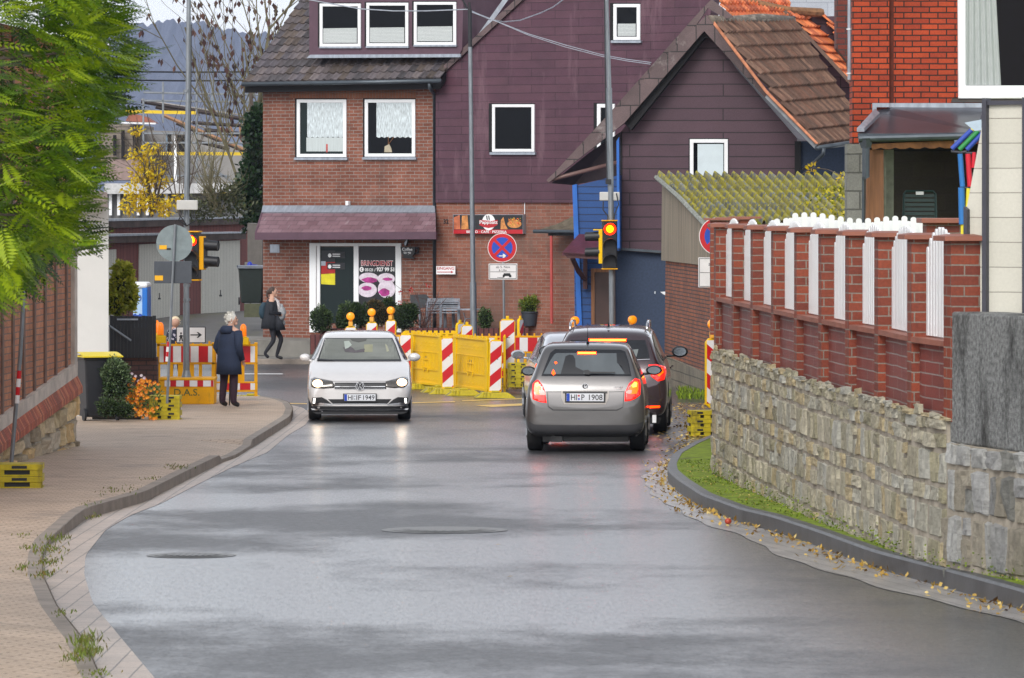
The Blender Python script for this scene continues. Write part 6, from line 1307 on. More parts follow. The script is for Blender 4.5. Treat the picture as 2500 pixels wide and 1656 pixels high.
class Car:
    def __init__(s, name, label, st, pm, wheels, wr_, track, group=None):
        s.root = thing(name, label, 'car', (0,0,0), 0, group); s.L = st[-1][0]
        n = 24; mb = MB()
        for q in st: mb.v += [Vector(p) for p in ring(q)]
        m = len(st)
        for i in range(m-1):
            for j in range(n): mb.f.append([i*n+j, i*n+(j+1)%n, (i+1)*n+(j+1)%n, (i+1)*n+j][::-1]); mb.m.append(0); mb.t.append(1)
        for o, rev in ((0, False), ((m-1)*n, True)):
            for j in range(12):
                f = [o+j, o+j+1, o+(n-j-1)%n, o+(n-j)%n]; f = list(dict.fromkeys(f)); f = f if not rev else f[::-1]; mb.f.append(f); mb.m.append(0); mb.t.append(1)
        ob = mb.build('body', [pm, M['trim']], s.root, smooth=True, local=True)
        sb = ob.modifiers.new('s', 'SUBSURF'); sb.levels = 2; sb.render_levels = 2
        dg = bpy.context.evaluated_depsgraph_get(); dg.update(); me = ob.evaluated_get(dg).to_mesh()
        bm = bmesh.new(); bm.from_mesh(me); bmesh.ops.recalc_face_normals(bm, faces=bm.faces); s.bvh = BVHTree.FromBMesh(bm); bm.free(); ob.evaluated_get(dg).to_mesh_clear()
        cut = MB()
        for y in wheels:
            for sx_ in (-1, 1): cut.tube([(sx_*(track/2+.25), y, wr_+.02), (sx_*(track/2-.22), y, wr_+.02)], wr_+.07, 32)
        co = cut.build('cut', [M['trim']], s.root, local=True); bo = ob.modifiers.new('b', 'BOOLEAN'); bo.operation = 'DIFFERENCE'; bo.object = co; bo.solver = 'EXACT'
        dg = bpy.context.evaluated_depsgraph_get(); dg.update(); new = bpy.data.meshes.new_from_object(ob.evaluated_get(dg)); ob.modifiers.clear(); old = ob.data; ob.data = new; bpy.data.objects.remove(co)
        new.polygons.foreach_set('use_smooth', [True]*len(new.polygons))
        try: new.set_sharp_from_angle(angle=math.radians(45))
        except Exception: pass
        s.body = ob; s.wheels(wheels, wr_, track)
    def wheels(s, ys, r, track):
        for y in ys:
            for sx_ in (-1, 1):
                b = MB(); R = Matrix.Rotation(math.radians(90)*sx_, 3, 'Y'); w = .105
                b.lathe([(r*.62,-w),(r*.9,-w*1.02),(r*.985,-w*.85),(r,-w*.5),(r,w*.5),(r*.985,w*.85),(r*.9,w*1.02),(r*.62,w)], (sx_*track/2,y,r), 36, R=R); t = b.build('wheel', M['tyre'], s.root, smooth=False, local=True, autos=35)
                b = MB(); b.lathe([(r*.60,w*.7),(r*.62,w*.95),(r*.66,w*1.0),(r*.66,w*.4)][::-1], (sx_*track/2,y,r), 28, R=R)
                for k in range(5):
                    a = k*2*math.pi/5; c = Vector((sx_*(track/2+w*.85), y+r*.33*math.cos(a), r+r*.33*math.sin(a))); b.tube([Vector((sx_*(track/2+w*.8), y, r)), Vector((sx_*(track/2+w*.9), y+r*.6*math.cos(a), r+r*.6*math.sin(a)))], [.05,.035], 6)
                b.build('rim', M['rim'], t, smooth=False, local=True)
    def ray(s, view, a, b):
        if view == 'R': o, d = Vector((a,-4,b)), Vector((0,1,0))
        elif view == 'F': o, d = Vector((-a,s.L+4,b)), Vector((0,-1,0))
        elif view == 'RS': o, d = Vector((4,a,b)), Vector((-1,0,0))
        else: o, d = Vector((-4,-a,b)), Vector((1,0,0))
        h = s.bvh.ray_cast(o, d); return o, d, h
    def patch(s, view, poly, mat, name, par=None, off=.004, res=.05, thick=.0):
        bm = bmesh.new(); vs = [bm.verts.new((x, z, 0)) for x, z in poly]; bm.faces.new(vs)
        for ax in (0, 1):
            lo = min(p[ax] for p in poly); hi = max(p[ax] for p in poly); k = int((hi-lo)/res)
            for i in range(1, k+1):
                co = [0,0,0]; co[ax] = lo+(hi-lo)*i/(k+1); no = [0,0,0]; no[ax] = 1
                bmesh.ops.bisect_plane(bm, geom=bm.verts[:]+bm.edges[:]+bm.faces[:], plane_co=co, plane_no=no)
        bmesh.ops.triangulate(bm, faces=bm.faces)
        pts = []; miss = []; bm.verts.index_update(); bm.verts.ensure_lookup_table()
        for v in bm.verts:
            o, d, h = s.ray(view, v.co.x, v.co.y)
            if h[0] is None: miss.append(len(pts)); pts.append(None)
            else:
                n = h[1] if h[1].dot(d) < 0 else -h[1]; pts.append(h[0]+(n*.5-d*.5).normalized()*off)
        good = [i for i, p in enumerate(pts) if p is not None]
        for i in miss:
            v = bm.verts[i].co; j = min(good, key=lambda g: (bm.verts[g].co-v).length_squared) if good else None
            o, d, h = s.ray(view, v.x, v.y); dep = (pts[j]-o).dot(d) if j is not None else 4; pts[i] = o+d*dep
        fs = [[v.index for v in f.verts] for f in bm.faces]
        d = s.ray(view, 0, 0)[1]; out_ = []
        for f in fs:
            n = (pts[f[1]]-pts[f[0]]).cross(pts[f[2]]-pts[f[0]]); out_.append(f if n.dot(d) < 0 else f[::-1])
        bm.free(); mb = MB(); mb.add(pts, out_)
        ob = mb.build(name, mat, par or s.root, smooth=True, local=True)
        if thick: q = ob.modifiers.new('th', 'SOLIDIFY'); q.thickness = thick; q.offset = -1
        return ob
    def plate(s, view, cx, cz, txt, extra=.0, par=None):
        o, d, h = s.ray(view, cx, cz); p = h[0]-d*(.035+extra)
        r = Vector((1,0,0)) if view == 'R' else Vector((-1,0,0)); f = Fr(p, r)
        b = MB(); b.fbox(f, -.28, .28, -.072, .066, -.03, -.005); b.build('plate_holder', M['trim'], s.root, local=True)
        b = MB(); b.fbox(f, -.26, .26, -.055, .055, -.006, 0); pl = b.build('number_plate', M['plate'], s.root, local=True, bevel=.002)
        b = MB(); b.fbox(f, -.258, -.215, -.053, .053, 0, .002); b.build('country_strip', M['plate_blue'], pl, local=True)
        a, c, e = txt
        text(a, f, 'lettering', blkm, pl, w=.085, h=.078, d1=.002, x=-.155, bold=.01); text(c, f, 'lettering', blkm, pl, w=.035*len(c)+.01, h=.078, d1=.002, x=-.03+(.01 if len(c) > 1 else 0), bold=.01); text(e, f, 'lettering', blkm, pl, w=.19, h=.078, d1=.002, x=.148, bold=.01)
        for z_, m_ in ((.022, srd), (-.024, M['plate_blue'])):
            b = MB(); b.poly(f, [(-.087+.014*math.cos(i*.6), z_+.014*math.sin(i*.6)) for i in range(10)], 0, .002); b.build('plate_seal', M['zinc'] if view == 'F' else m_, pl, local=True)
        return pl
    def mirror(s, sx_, y, z, reach, back=True, w=.20, h=.13, mat=None):
        b = MB(); b.ball((sx_*reach, y, z), 1, w/2*1.1, .06, h/2*1.1, 14); b.tube([(sx_*(reach-w*.9), y, z-h*.45), (sx_*(reach-w*.2), y, z-h*.35)], .018, 6); m = b.build('mirror', mat or M['trim'], s.root, smooth=True, local=True)
        if back: c = MB(); c.add([(sx_*reach+w*.42*math.cos(i*.3927), y-.062, z+h*.40*math.sin(i*.3927)) for i in range(16)], [list(range(16))]); c.build('mirror_glass', plain('mirror_glass', (.16,.18,.20), .08, metal=1, var=0), m, local=True)
        return m
def cv(ox, oy, k): return lambda pts: [((x-ox)/k, (oy-y)/k) for x, y in pts]
def ccw(p):
    a = sum(p[i][0]*p[(i+1)%len(p)][1]-p[(i+1)%len(p)][0]*p[i][1] for i in range(len(p))); return p if a > 0 else p[::-1]
# ---------------------------------------------------------------- silver-beige hatchback, last in the queue (seen from behind)
beige = paint('beige_grey_metallic', (.125,.120,.120), .65, .28)
stF = [(-.02,.36,.60,.72,.50,.66,.58,.55,.60,.61),(.02,.26,.72,.81,.50,.77,.72,.68,.80,.81),(.06,.24,.76,.84,.52,.79,.86,.70,.92,.93),(.13,.22,.77,.845,.56,.79,.95,.69,1.07,1.08),(.30,.2,.78,.84,.6,.79,.98,.64,1.32,1.34),(.42,.2,.78,.84,.6,.79,.99,.605,1.45,1.475),(.60,.2,.78,.84,.6,.79,1.0,.60,1.48,1.515),(1.3,.2,.78,.84,.6,.79,1.0,.60,1.49,1.53),(2.0,.2,.78,.84,.6,.79,1.0,.60,1.48,1.525),(2.5,.2,.78,.84,.6,.79,.99,.60,1.42,1.46),(2.95,.2,.78,.84,.6,.79,.98,.66,1.18,1.21),(3.25,.2,.78,.84,.6,.79,.95,.70,1.0,1.02),(3.6,.2,.76,.82,.6,.76,.86,.64,.92,.94),(3.88,.22,.68,.74,.55,.66,.72,.55,.78,.80),(3.98,.3,.5,.6,.5,.55,.6,.4,.64,.66)]
fb = Car('hatchback_car', 'beige-grey metallic hatchback at the end of the queue with brake lights on', stF, beige, (.73, 3.18), .31, 1.44)
c1 = cv(655, 1430, 624)
fb.patch('R', ccw(c1([(300,1192),(1010,1192),(1100,1185),(1165,1160),(1150,1230),(1105,1292),(205,1292),(178,1225),(172,1165),(215,1188)])), plain('dark_grey_bumper', (.045,.045,.05), .6, var=.1), 'bumper', off=.006)
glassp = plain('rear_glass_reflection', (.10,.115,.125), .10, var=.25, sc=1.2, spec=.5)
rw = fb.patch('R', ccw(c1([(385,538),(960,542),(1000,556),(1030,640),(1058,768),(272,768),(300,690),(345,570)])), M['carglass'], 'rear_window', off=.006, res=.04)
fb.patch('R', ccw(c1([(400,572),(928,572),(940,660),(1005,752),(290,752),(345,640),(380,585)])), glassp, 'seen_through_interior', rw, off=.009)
seat = plain('dark_seat', (.012,.013,.016), .35, var=.1)
fb.patch('R', ccw(c1([(470,640),(480,600),(510,585),(545,590),(565,620),(570,690),(640,725),(640,752),(440,752),(455,700)])), seat, 'headrest', rw, off=.011); fb.patch('R', ccw(c1([(925,572),(990,565),(1020,650),(1045,755),(1000,755),(975,690),(930,655)])), seat, 'headrest', rw, off=.011)
fb.patch('R', ccw(c1([(548,738),(560,725),(640,722),(650,738)])), seat, 'headrest', rw, off=.011)
fb.patch('R', ccw(c1([(645,722),(680,720),(700,735),(915,738),(915,746),(700,750),(690,760),(650,756)])), M['trim'], 'wiper', off=.035)
for pp in ([(383,650),(400,646),(408,658),(394,668)], [(365,735),(376,712),(386,730),(394,750),(378,764),(364,752)]): fb.patch('R', ccw(c1(pp)), M['tail_on'], 'reflected_lamp', rw, off=.013)
bk = fb.patch('R', ccw(c1([(583,560),(747,560),(747,584),(583,584)])), M['brake'], 'brake_light', off=.014); fb.patch('R', ccw(c1([(588,566),(742,566),(742,579),(588,579)])), M['brake_core'], 'lamp_core', bk, off=.018)
fb.patch('R', ccw(c1([(340,1030),(380,1058),(930,1058),(985,1034),(988,1040),(935,1066),(375,1066),(334,1036)])), M['trim'], 'tailgate_gap', off=.004)
for pp in ([(324,905),(330,905),(338,1034),(332,1034)], [(992,905),(997,905),(988,1036),(984,1034)], [(312,903),(448,903),(448,907),(312,907)], [(862,903),(1000,899),(1000,903),(862,907)]): fb.patch('R', ccw(c1(pp)), M['trim'], 'tailgate_gap', off=.004, res=.2)
pfm = fb.patch('R', ccw(c1([(448,897),(862,897),(860,960),(835,1012),(475,1012),(450,960)])), plain('beige_recess', (.25,.23,.215), .4, metal=.4, var=.03), 'plate_recess', off=.004)
fb.patch('R', ccw(c1([(462,900),(850,900),(850,918),(462,918)])), M['trim'], 'recess_shadow', pfm, off=.007)
fb.plate('R', (657-655)/624, (1430-951)/624, ('HI', 'P', '1908'))
for pp, nm in (([(200,835),(232,803),(252,806),(285,850),(305,890),(322,1000),(260,992),(198,968),(193,905)], 0), ([(1000,985),(1003,905),(1040,830),(1090,787),(1128,800),(1138,850),(1135,930),(1095,962),(1050,980)], 1)):
    tl_ = fb.patch('R', ccw(c1(pp)), M['tail'], 'tail_light', off=.010, res=.03, thick=.02)
    q = [(215,830),(240,820),(270,865),(280,905),(275,935),(225,925),(208,890)] if nm == 0 else [(1035,905),(1055,845),(1090,810),(1115,820),(1118,880),(1105,920),(1050,925)]
    fb.patch('R', ccw(c1(q)), M['tail_on'], 'lit_lens', tl_, off=.014, res=.04)
    q = [(222,835),(244,828),(262,858),(240,866),(222,858)] if nm == 0 else [(1060,850),(1085,820),(1105,830),(1100,862),(1068,866)]
    fb.patch('R', ccw(c1(q)), M['tail_core'], 'lamp_core', tl_, off=.018, res=.04)
    q = [(255,890),(290,888),(312,918),(308,935),(262,932)] if nm == 0 else [(1010,915),(1030,888),(1062,890),(1060,915),(1040,922)]
    fb.patch('R', ccw(c1(q)), plain('pink_clear_lens', (.65,.35,.32), .15, var=0, emit=(1,.25,.2), es=.4), 'reverse_lens', tl_, off=.017, res=.04)
o_, d_, h_ = fb.ray('R', 0, (1430-855)/624); f = Fr(h_[0]-Vector((0,.012,0)))
b = MB(); b.poly(f, [(.045*math.cos(i*.2618), .045*math.sin(i*.2618)) for i in range(24)], -.01, 0); bd_ = b.build('badge', M['chrome'], fb.root, local=True)
b = MB(); b.poly(f, [(.036*math.cos(i*.2618), .036*math.sin(i*.2618)) for i in range(24)], 0, .001); b.build('badge_field', M['trim'], bd_, local=True)
b = MB(); b.poly(f, [(-.004,-.028),(.018,-.024),(.028,-.004),(.024,.014),(.012,.006),(.006,-.006),(-.006,.008),(-.02,.014),(-.01,-.002),(-.02,-.012)], .001, .003)
for a in (-.5, -.2, .1, .4): b.poly(f, [(math.sin(a)*.022, .008+math.cos(a)*.006),(math.sin(a+.12)*.036,.004+math.cos(a+.12)*.026),(math.sin(a-.12)*.036,.004+math.cos(a-.12)*.026)], .001, .003)
b.build('badge_emblem', M['chrome'], bd_, local=True)
o_, d_, h_ = fb.ray('R', .46, (1430-868)/624); text('Fabia', Fr(h_[0]-Vector((0,.004,0))), 'badge_lettering', M['chrome'], fb.root, w=.12, h=.032, d1=.004) if False else text('fuhb', Fr(h_[0]-Vector((0,.004,0))), 'badge_lettering', M['chrome'], fb.root, w=.12, h=.03, d1=.004, shear=.3) if False else None
b = MB(); f = Fr(h_[0]-Vector((0,.004,0)))
for i, x in enumerate((-.05,-.02,.01,.03,.05)): b.tube([f(x,-.012,.004), f(x+.006,.012,.004), f(x+.02,.012,.004)], .003, 4)
b.tube([f(-.02,-.022,.004), f(.06,-.02,.004)], .002, 4); b.build('badge_script', M['chrome'], fb.root, local=True)
sw = [(.72,1.02),(2.75,1.02),(3.05,1.02),(2.72,1.24),(2.40,1.40),(1.6,1.44),(.75,1.40),(.55,1.25)]
fb.patch('RS', sw, M['carglass'], 'side_window', off=.006, res=.08); fb.patch('LS', [(-x, z) for x, z in sw][::-1], M['carglass'], 'side_window', off=.006, res=.08)
for x_ in (1.05, 2.02): fb.patch('RS', [(x_,.40),(x_+.012,.40),(x_+.012,1.0),(x_,1.0)], M['trim'], 'door_gap', off=.003, res=.2)
fb.patch('RS', [(1.15,.90),(1.32,.90),(1.32,.93),(1.15,.93)], beige, 'door_handle', off=.03, res=.2)
fb.mirror(-1, 2.72, 1.075, .90, w=.2); fb.mirror(1, 2.72, 1.09, .92, w=.22)
b = MB(); b.tube([(0.02,.62,1.53),(.02,.56,1.62),(.02,.50,1.80)], [.006,.004,.003], 5, m=0); b.tube([(.02,.66,1.51),(.02,.60,1.545)], [.022,.012], 8); b.build('antenna', M['trim'], fb.root, local=True)
b = MB(); b.box(-.60,.60,.25,3.8,.14,.24); b.build('underbody', M['trim'], fb.root, local=True)
b = MB(); b.tube([(-.45,.1,.20),(-.45,.6,.20)], .035, 8); b.box(-.48,-.32,.1,.3,.14,.22); b.build('exhaust', M['trim'], fb.root, local=True)
place(fb.root, G(1428,1100), math.radians(-2.6)); fb.root.rotation_euler[0] = -.0141; fb.root.location = fb.root.location+Vector((-.01,-.68,.008))
# ---------------------------------------------------------------- dark red-brown estate SUV
dark = paint('dark_aubergine_metallic', (.05,.030,.036), .4, .2, 1)
stS = [(-.02,.42,.66,.78,.60,.74,.68,.60,.70,.71),(.03,.30,.80,.90,.62,.86,.85,.74,.90,.91),(.10,.26,.84,.93,.64,.87,1.0,.74,1.10,1.11),(.25,.24,.86,.935,.7,.87,1.08,.70,1.30,1.32),(.42,.24,.86,.935,.7,.87,1.10,.655,1.50,1.54),(.60,.24,.86,.935,.7,.87,1.12,.65,1.56,1.62),(1.6,.24,.86,.935,.7,.87,1.12,.66,1.62,1.68),(2.4,.24,.86,.935,.7,.87,1.12,.66,1.60,1.67),(2.9,.24,.86,.935,.7,.87,1.1,.66,1.50,1.57),(3.4,.24,.86,.935,.7,.87,1.08,.74,1.22,1.27),(3.7,.24,.86,.93,.7,.85,1.04,.78,1.10,1.12),(4.2,.24,.83,.9,.7,.8,.98,.7,1.02,1.04),(4.5,.26,.7,.8,.65,.7,.85,.6,.9,.92),(4.62,.35,.5,.6,.6,.55,.7,.4,.74,.76)]
sv = Car('suv_car', 'dark aubergine SUV with a full-width row of red brake lights, second in the queue', stS, dark, (.92, 3.70), .36, 1.60)
c2 = cv(882, 1270, 558)
roofp = sv.patch('R', ccw(c1([(0,0),(1,0),(1,1)])), dark, 'tmp') if False else None
rw = sv.patch('R', ccw(c2([(565,462),(1205,462),(1232,540),(1248,618),(530,618),(545,530)])), M['carglass'], 'rear_window', off=.006)
sv.patch('R', ccw(c2([(1085,545),(1150,540),(1135,600),(1120,612),(1095,612)])), plain('interior_glimpse', (.16,.18,.18), .4, var=.1), 'seen_through_interior', rw, off=.009)
bk = sv.patch('R', ccw(c2([(718,452),(1046,452),(1042,478),(722,478)])), M['brake'], 'brake_light', off=.02); sv.patch('R', ccw(c2([(728,459),(1036,459),(1036,472),(728,472)])), M['brake_core'], 'lamp_core', bk, off=.024)
for sg in (1, -1):
    pp = c2([(1238,672),(1300,668),(1385,690),(1392,730),(1372,800),(1320,812),(1262,770)]); pp = [(x*sg, z) for x, z in pp]
    tl_ = sv.patch('R', ccw(pp), M['tail'], 'tail_light', off=.012, res=.04, thick=.03)
    pp = [(x*sg, z) for x, z in c2([(1285,700),(1355,700),(1365,738),(1330,775),(1300,745)])]; sv.patch('R', ccw(pp), M['tail_on'], 'lit_lens', tl_, off=.018)
    pp = [(x*sg, z) for x, z in c2([(1298,718),(1350,712),(1352,730),(1302,736)])]; sv.patch('R', ccw(pp), M['tail_core'], 'lamp_core', tl_, off=.023)
    pp = [(x*sg, z) for x, z in c2([(1248,1025),(1338,1022),(1335,1038),(1248,1042)])]; sv.patch('R', ccw(pp), M['brake'], 'rear_reflector', off=.012)
    b = MB(); b.tube([(sg*.60,.75,1.60),(sg*.60,.85,1.70),(sg*.60,1.6,1.735),(sg*.60,2.6,1.72),(sg*.60,2.8,1.62)], .018, 8); b.build('roof_rail', M['chrome'], sv.root, smooth=True, local=True)
silver_top = plain('wet_roof_sheen', (.30,.30,.33), .18, metal=.7, var=.1)
sv.patch('R', ccw(c2([(1120,628),(1250,622),(1250,628),(1120,634)])), M['chrome'], 'window_trim', off=.01)
b = MB(); b.add([(-.02,.72,1.64),(.02,.72,1.64),(.012,.85,1.70),(-.012,.85,1.70),(0,.68,1.74)], [(0,1,4),(1,2,4),(2,3,4),(3,0,4)]); b.build('antenna_fin', M['trim'], sv.root, local=True)
sw = [(.45,1.16),(3.35,1.16),(3.0,1.40),(2.75,1.50),(1.6,1.55),(.80,1.50),(.45,1.36)]
sv.patch('RS', sw, M['carglass'], 'side_window', off=.006, res=.08); sv.patch('RS', [(.45,1.13),(3.4,1.13),(3.4,1.155),(.45,1.155)], M['chrome'], 'window_trim', off=.008, res=.2)
sv.patch('RS', [(.45,1.49),(.8,1.53),(1.6,1.575),(2.75,1.53),(3.0,1.43),(3.0,1.46),(2.75,1.555),(1.6,1.60),(.8,1.55),(.45,1.51)], M['chrome'], 'window_trim', off=.008, res=.2)
sv.patch('LS', [(-x, z) for x, z in sw][::-1], M['carglass'], 'side_window', off=.006, res=.08)
for x_ in (1.25, 2.35): sv.patch('RS', [(x_,.45),(x_+.012,.45),(x_+.012,1.12),(x_,1.12)], M['trim'], 'door_gap', off=.003, res=.2)
for y_ in (1.35, 2.45): b = MB(); b.tube([(.955,y_,1.0),(.975,y_+.03,1.0),(.975,y_+.18,1.0),(.955,y_+.2,1.0)], .014, 6); b.build('door_handle', M['chrome'], sv.root, local=True)
sv.mirror(1, 3.05, 1.22, 1.07, w=.24, h=.17); sv.mirror(-1, 3.05, 1.22, 1.07, w=.24, h=.17)
sv.patch('R', ccw(c2([(500,1090),(1290,1090),(1350,1130),(1330,1180),(430,1180),(420,1130)])), M['trim'], 'bumper', off=.006)
b = MB(); b.box(-.7,.7,.3,4.3,.18,.28); b.build('underbody', M['trim'], sv.root, local=True)
b = MB(); b.box(.70,.76,.02,.1,.18,.30); b.build('mudflap_reflector', M['white'], sv.root, local=True)
pS = G(1487,1056); place(sv.root, pS, math.radians(-3.0)); sv.root.rotation_euler[0] = -.012; sv.root.location = pS+Vector((-.05,-.85,.01))
# ---------------------------------------------------------------- silver car at the front of the queue
silver = paint('light_silver_metallic', (.55,.57,.62), .5, .28)
stK = [(-.02,.36,.62,.74,.50,.70,.60,.58,.64,.65),(.03,.26,.78,.86,.52,.82,.80,.70,.86,.87),(.12,.22,.80,.89,.56,.83,.95,.68,1.04,1.05),(.45,.2,.81,.89,.6,.83,.98,.66,1.30,1.33),(.75,.2,.81,.89,.6,.83,.99,.655,1.42,1.46),(1.4,.2,.81,.89,.6,.83,1.0,.65,1.46,1.50),(2.1,.2,.81,.89,.6,.83,1.0,.65,1.45,1.49),(2.6,.2,.81,.89,.6,.83,.99,.65,1.38,1.42),(3.1,.2,.81,.89,.6,.83,.97,.68,1.14,1.17),(3.4,.2,.81,.88,.6,.81,.93,.7,.98,1.0),(3.9,.22,.76,.84,.6,.76,.84,.62,.88,.90),(4.2,.24,.66,.74,.55,.66,.7,.5,.74,.76),(4.3,.3,.5,.6,.5,.5,.6,.4,.62,.64)]
kc = Car('silver_car', 'light silver hatchback at the head of the queue, half hidden by the SUV', stK, silver, (.78, 3.38), .32, 1.54)
rw = kc.patch('R', [(-.62,1.06),(.62,1.06),(.56,1.33),(-.56,1.33)], M['carglass'], 'rear_window', off=.006)
sw = [(.60,1.02),(3.15,1.02),(2.85,1.22),(2.5,1.36),(1.5,1.42),(.85,1.38),(.6,1.22)]
kc.patch('LS', [(-x, z) for x, z in sw][::-1], M['carglass'], 'side_window', off=.006, res=.08); kc.patch('RS', sw, M['carglass'], 'side_window', off=.006, res=.08)
for x_ in (1.75, 1.80): kc.patch('LS', [(-x_-.02,1.0),(-x_,1.0),(-x_,1.42),(-x_-.02,1.42)], M['trim'] if x_ > 1.76 else silver, 'door_pillar', off=.010, res=.2)
kc.patch('LS', [(-3.2,1.0),(-.5,1.0),(-.5,1.018),(-3.2,1.018)], M['chrome'], 'window_trim', off=.01, res=.2)
for sg in (1,-1): kc.patch('R', ccw([(sg*.58,.78),(sg*.84,.80),(sg*.84,.98),(sg*.60,.96)]), M['tail_on'], 'tail_light', off=.012)
kc.mirror(-1, 2.85, 1.08, 1.00, w=.22, h=.14, mat=silver); kc.mirror(1, 2.85, 1.08, 1.00, w=.22, h=.14, mat=silver)
b = MB(); b.box(-.65,.65,.3,4.0,.15,.25); b.build('underbody', M['trim'], kc.root, local=True)
pK = G(1438,1034); place(kc.root, pK, math.radians(3.0)); kc.root.rotation_euler[0] = -.012; kc.root.location = pK+Vector((-.02,0,.0))
# ---------------------------------------------------------------- white hatchback coming towards the camera
wht = paint('white_silver_metallic', (.74,.72,.71), .25, .25, 1)
L_ = 4.05
stP = [(0,.36,.6,.72,.55,.66,.86,.60,.93,.96),(.10,.27,.70,.83,.60,.78,.93,.66,1.05,1.08),(.30,.22,.76,.88,.62,.83,.96,.62,1.30,1.34),(.60,.2,.78,.885,.62,.84,.97,.61,1.40,1.44),(1.2,.18,.78,.885,.62,.84,.98,.61,1.43,1.475),(2.0,.18,.78,.885,.62,.84,.98,.61,1.43,1.475),(2.40,.18,.78,.885,.62,.84,.97,.615,1.37,1.41),(2.70,.18,.78,.885,.62,.84,.96,.67,1.18,1.21),(3.00,.18,.78,.885,.62,.84,.94,.745,.99,1.02),(3.12,.18,.78,.885,.62,.84,.92,.745,.95,.975),(3.45,.18,.78,.885,.60,.83,.84,.66,.885,.90),(3.75,.18,.77,.88,.56,.80,.76,.58,.80,.815),(3.93,.17,.74,.84,.50,.76,.68,.54,.715,.725),(4.02,.17,.68,.77,.45,.68,.62,.50,.655,.665),(4.06,.24,.55,.66,.42,.58,.55,.42,.60,.61)]
po = Car('hatchback_car', 'white hatchback driving towards the camera with headlights on', stP, wht, (.66, 3.22), .315, 1.50)
c3 = cv(667, 1120, 604)
def PF(pts, m_, nm, par=None, off=.005, res=.05, sym=False, thick=0):
    o = po.patch('F', ccw(c3(pts)), m_, nm, par, off, res, thick)
    if sym: po.patch('F', ccw([(-x, z) for x, z in c3(pts)]), m_, nm, par, off, res, thick)
    return o
wsd = PF([(312,300),(1005,300),(1040,370),(1092,522),(235,522),(290,370)], M['trim'], 'windscreen', off=.004)
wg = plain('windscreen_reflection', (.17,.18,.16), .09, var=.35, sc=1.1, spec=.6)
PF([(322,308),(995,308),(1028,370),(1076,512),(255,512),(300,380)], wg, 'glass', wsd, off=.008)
PF([(570,306),(745,306),(735,330),(660,345),(590,330)], plain('sensor_shade', (.09,.09,.08), .2, var=.1), 'sun_band', wsd, off=.011)
PF([(500,395),(560,380),(600,400),(625,425),(720,405),(722,440),(620,448),(520,440)], plain('dim_driver_shape', (.09,.08,.085), .2, var=.3, sc=6), 'driver_silhouette', wsd, off=.011)
PF([(715,365),(805,365),(800,440),(718,440)], plain('pale_seat', (.27,.27,.18), .2, var=.15, sc=4), 'headrest', wsd, off=.011)
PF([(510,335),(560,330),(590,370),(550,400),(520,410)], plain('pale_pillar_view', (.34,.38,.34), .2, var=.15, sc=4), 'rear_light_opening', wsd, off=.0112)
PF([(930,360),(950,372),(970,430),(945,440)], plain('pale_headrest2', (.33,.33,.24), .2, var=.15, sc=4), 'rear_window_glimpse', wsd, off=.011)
PF([(240,519),(1090,519),(1094,529),(232,529)], M['trim'], 'scuttle', off=.010)
PF([(235,505),(395,518),(392,524),(240,524)], M['trim'], 'wiper', off=.02)
# fascia
gr = PF([(412,727),(930,727),(930,792),(412,792)], M['trim'], 'grille', off=.006)
for y0_, y1_ in ((762,770),(788,793)): PF([(418,y0_),(920,y0_),(920,y1_),(418,y1_)], M['chrome'], 'grille_bar', gr, off=.012)
hlm = plain('headlight_housing', (.10,.09,.08), .15, metal=.5, var=.3, sc=10, coat=1); hlg = glow('headlight_beam', (1,.66,.38), 3.2); hlc = glow('headlight_core', (1,.84,.62), 45)
for pts, cx_, cy_ in (([(174,692),(214,680),(300,700),(392,715),(412,748),(408,778),(300,786),(210,782),(180,770)], 243, 738), ([(1150,680),(1100,672),(1000,698),(925,720),(920,772),(1010,782),(1120,775),(1152,740)], 1088, 728)):
    hl = PF(pts, hlm, 'headlight', off=.008, res=.04, thick=.02)
    PF([(cx_+50*math.cos(i*.39), cy_+36*math.sin(i*.39)) for i in range(16)], hlg, 'lit_reflector', hl, off=.014, res=.05)
    PF([(cx_+28*math.cos(i*.39), cy_+20*math.sin(i*.39)) for i in range(16)], hlc, 'lamp_core', hl, off=.018, res=.05)
o_, d_, h_ = po.ray('F', 0, (1120-760)/604); f = Fr(h_[0]+Vector((0,.02,0)), (-1,0,0)); Rb = .072
b = MB(); vs = []
for rr2, dd in ((Rb,.006),(Rb*.86,.006)):
    vs += [f(rr2*math.cos(i*.1963), rr2*math.sin(i*.1963), dd) for i in range(32)]
b.add(vs, [[i, (i+1)%32, 32+(i+1)%32, 32+i] for i in range(32)]); b.poly(f, [(Rb*math.cos(i*.1963), Rb*math.sin(i*.1963)) for i in range(32)], -.02, -.001, m=1); em = b.build('badge', [M['chrome'], M['trim']], po.root, local=True)
b = MB()
def stroke(p, q, w=.0085): 
    p = Vector(p); q = Vector(q); d = (q-p).normalized(); n_ = Vector((-d.y, d.x))*w/2; b.poly(f, [tuple(p-n_), tuple(q-n_), tuple(q+n_), tuple(p+n_)], .0, .006)
for s_ in (-1, 1):
    stroke((s_*.024,.055),(0,.010)); stroke((s_*.050,.036),(s_*.022,-.050)); stroke((s_*.022,-.050),(0,.0))
b.build('badge_emblem', M['chrome'], em, local=True)
po.plate('F', 0, (1120-875)/604, ('HI', 'IF', '1949'), .01)
PF([(345,892),(985,892),(940,940),(395,940)], M['trim'], 'lower_grille', off=.006)
PF([(395,937),(940,937),(944,944),(391,944)], M['chrome'], 'chrome_strip', off=.012)
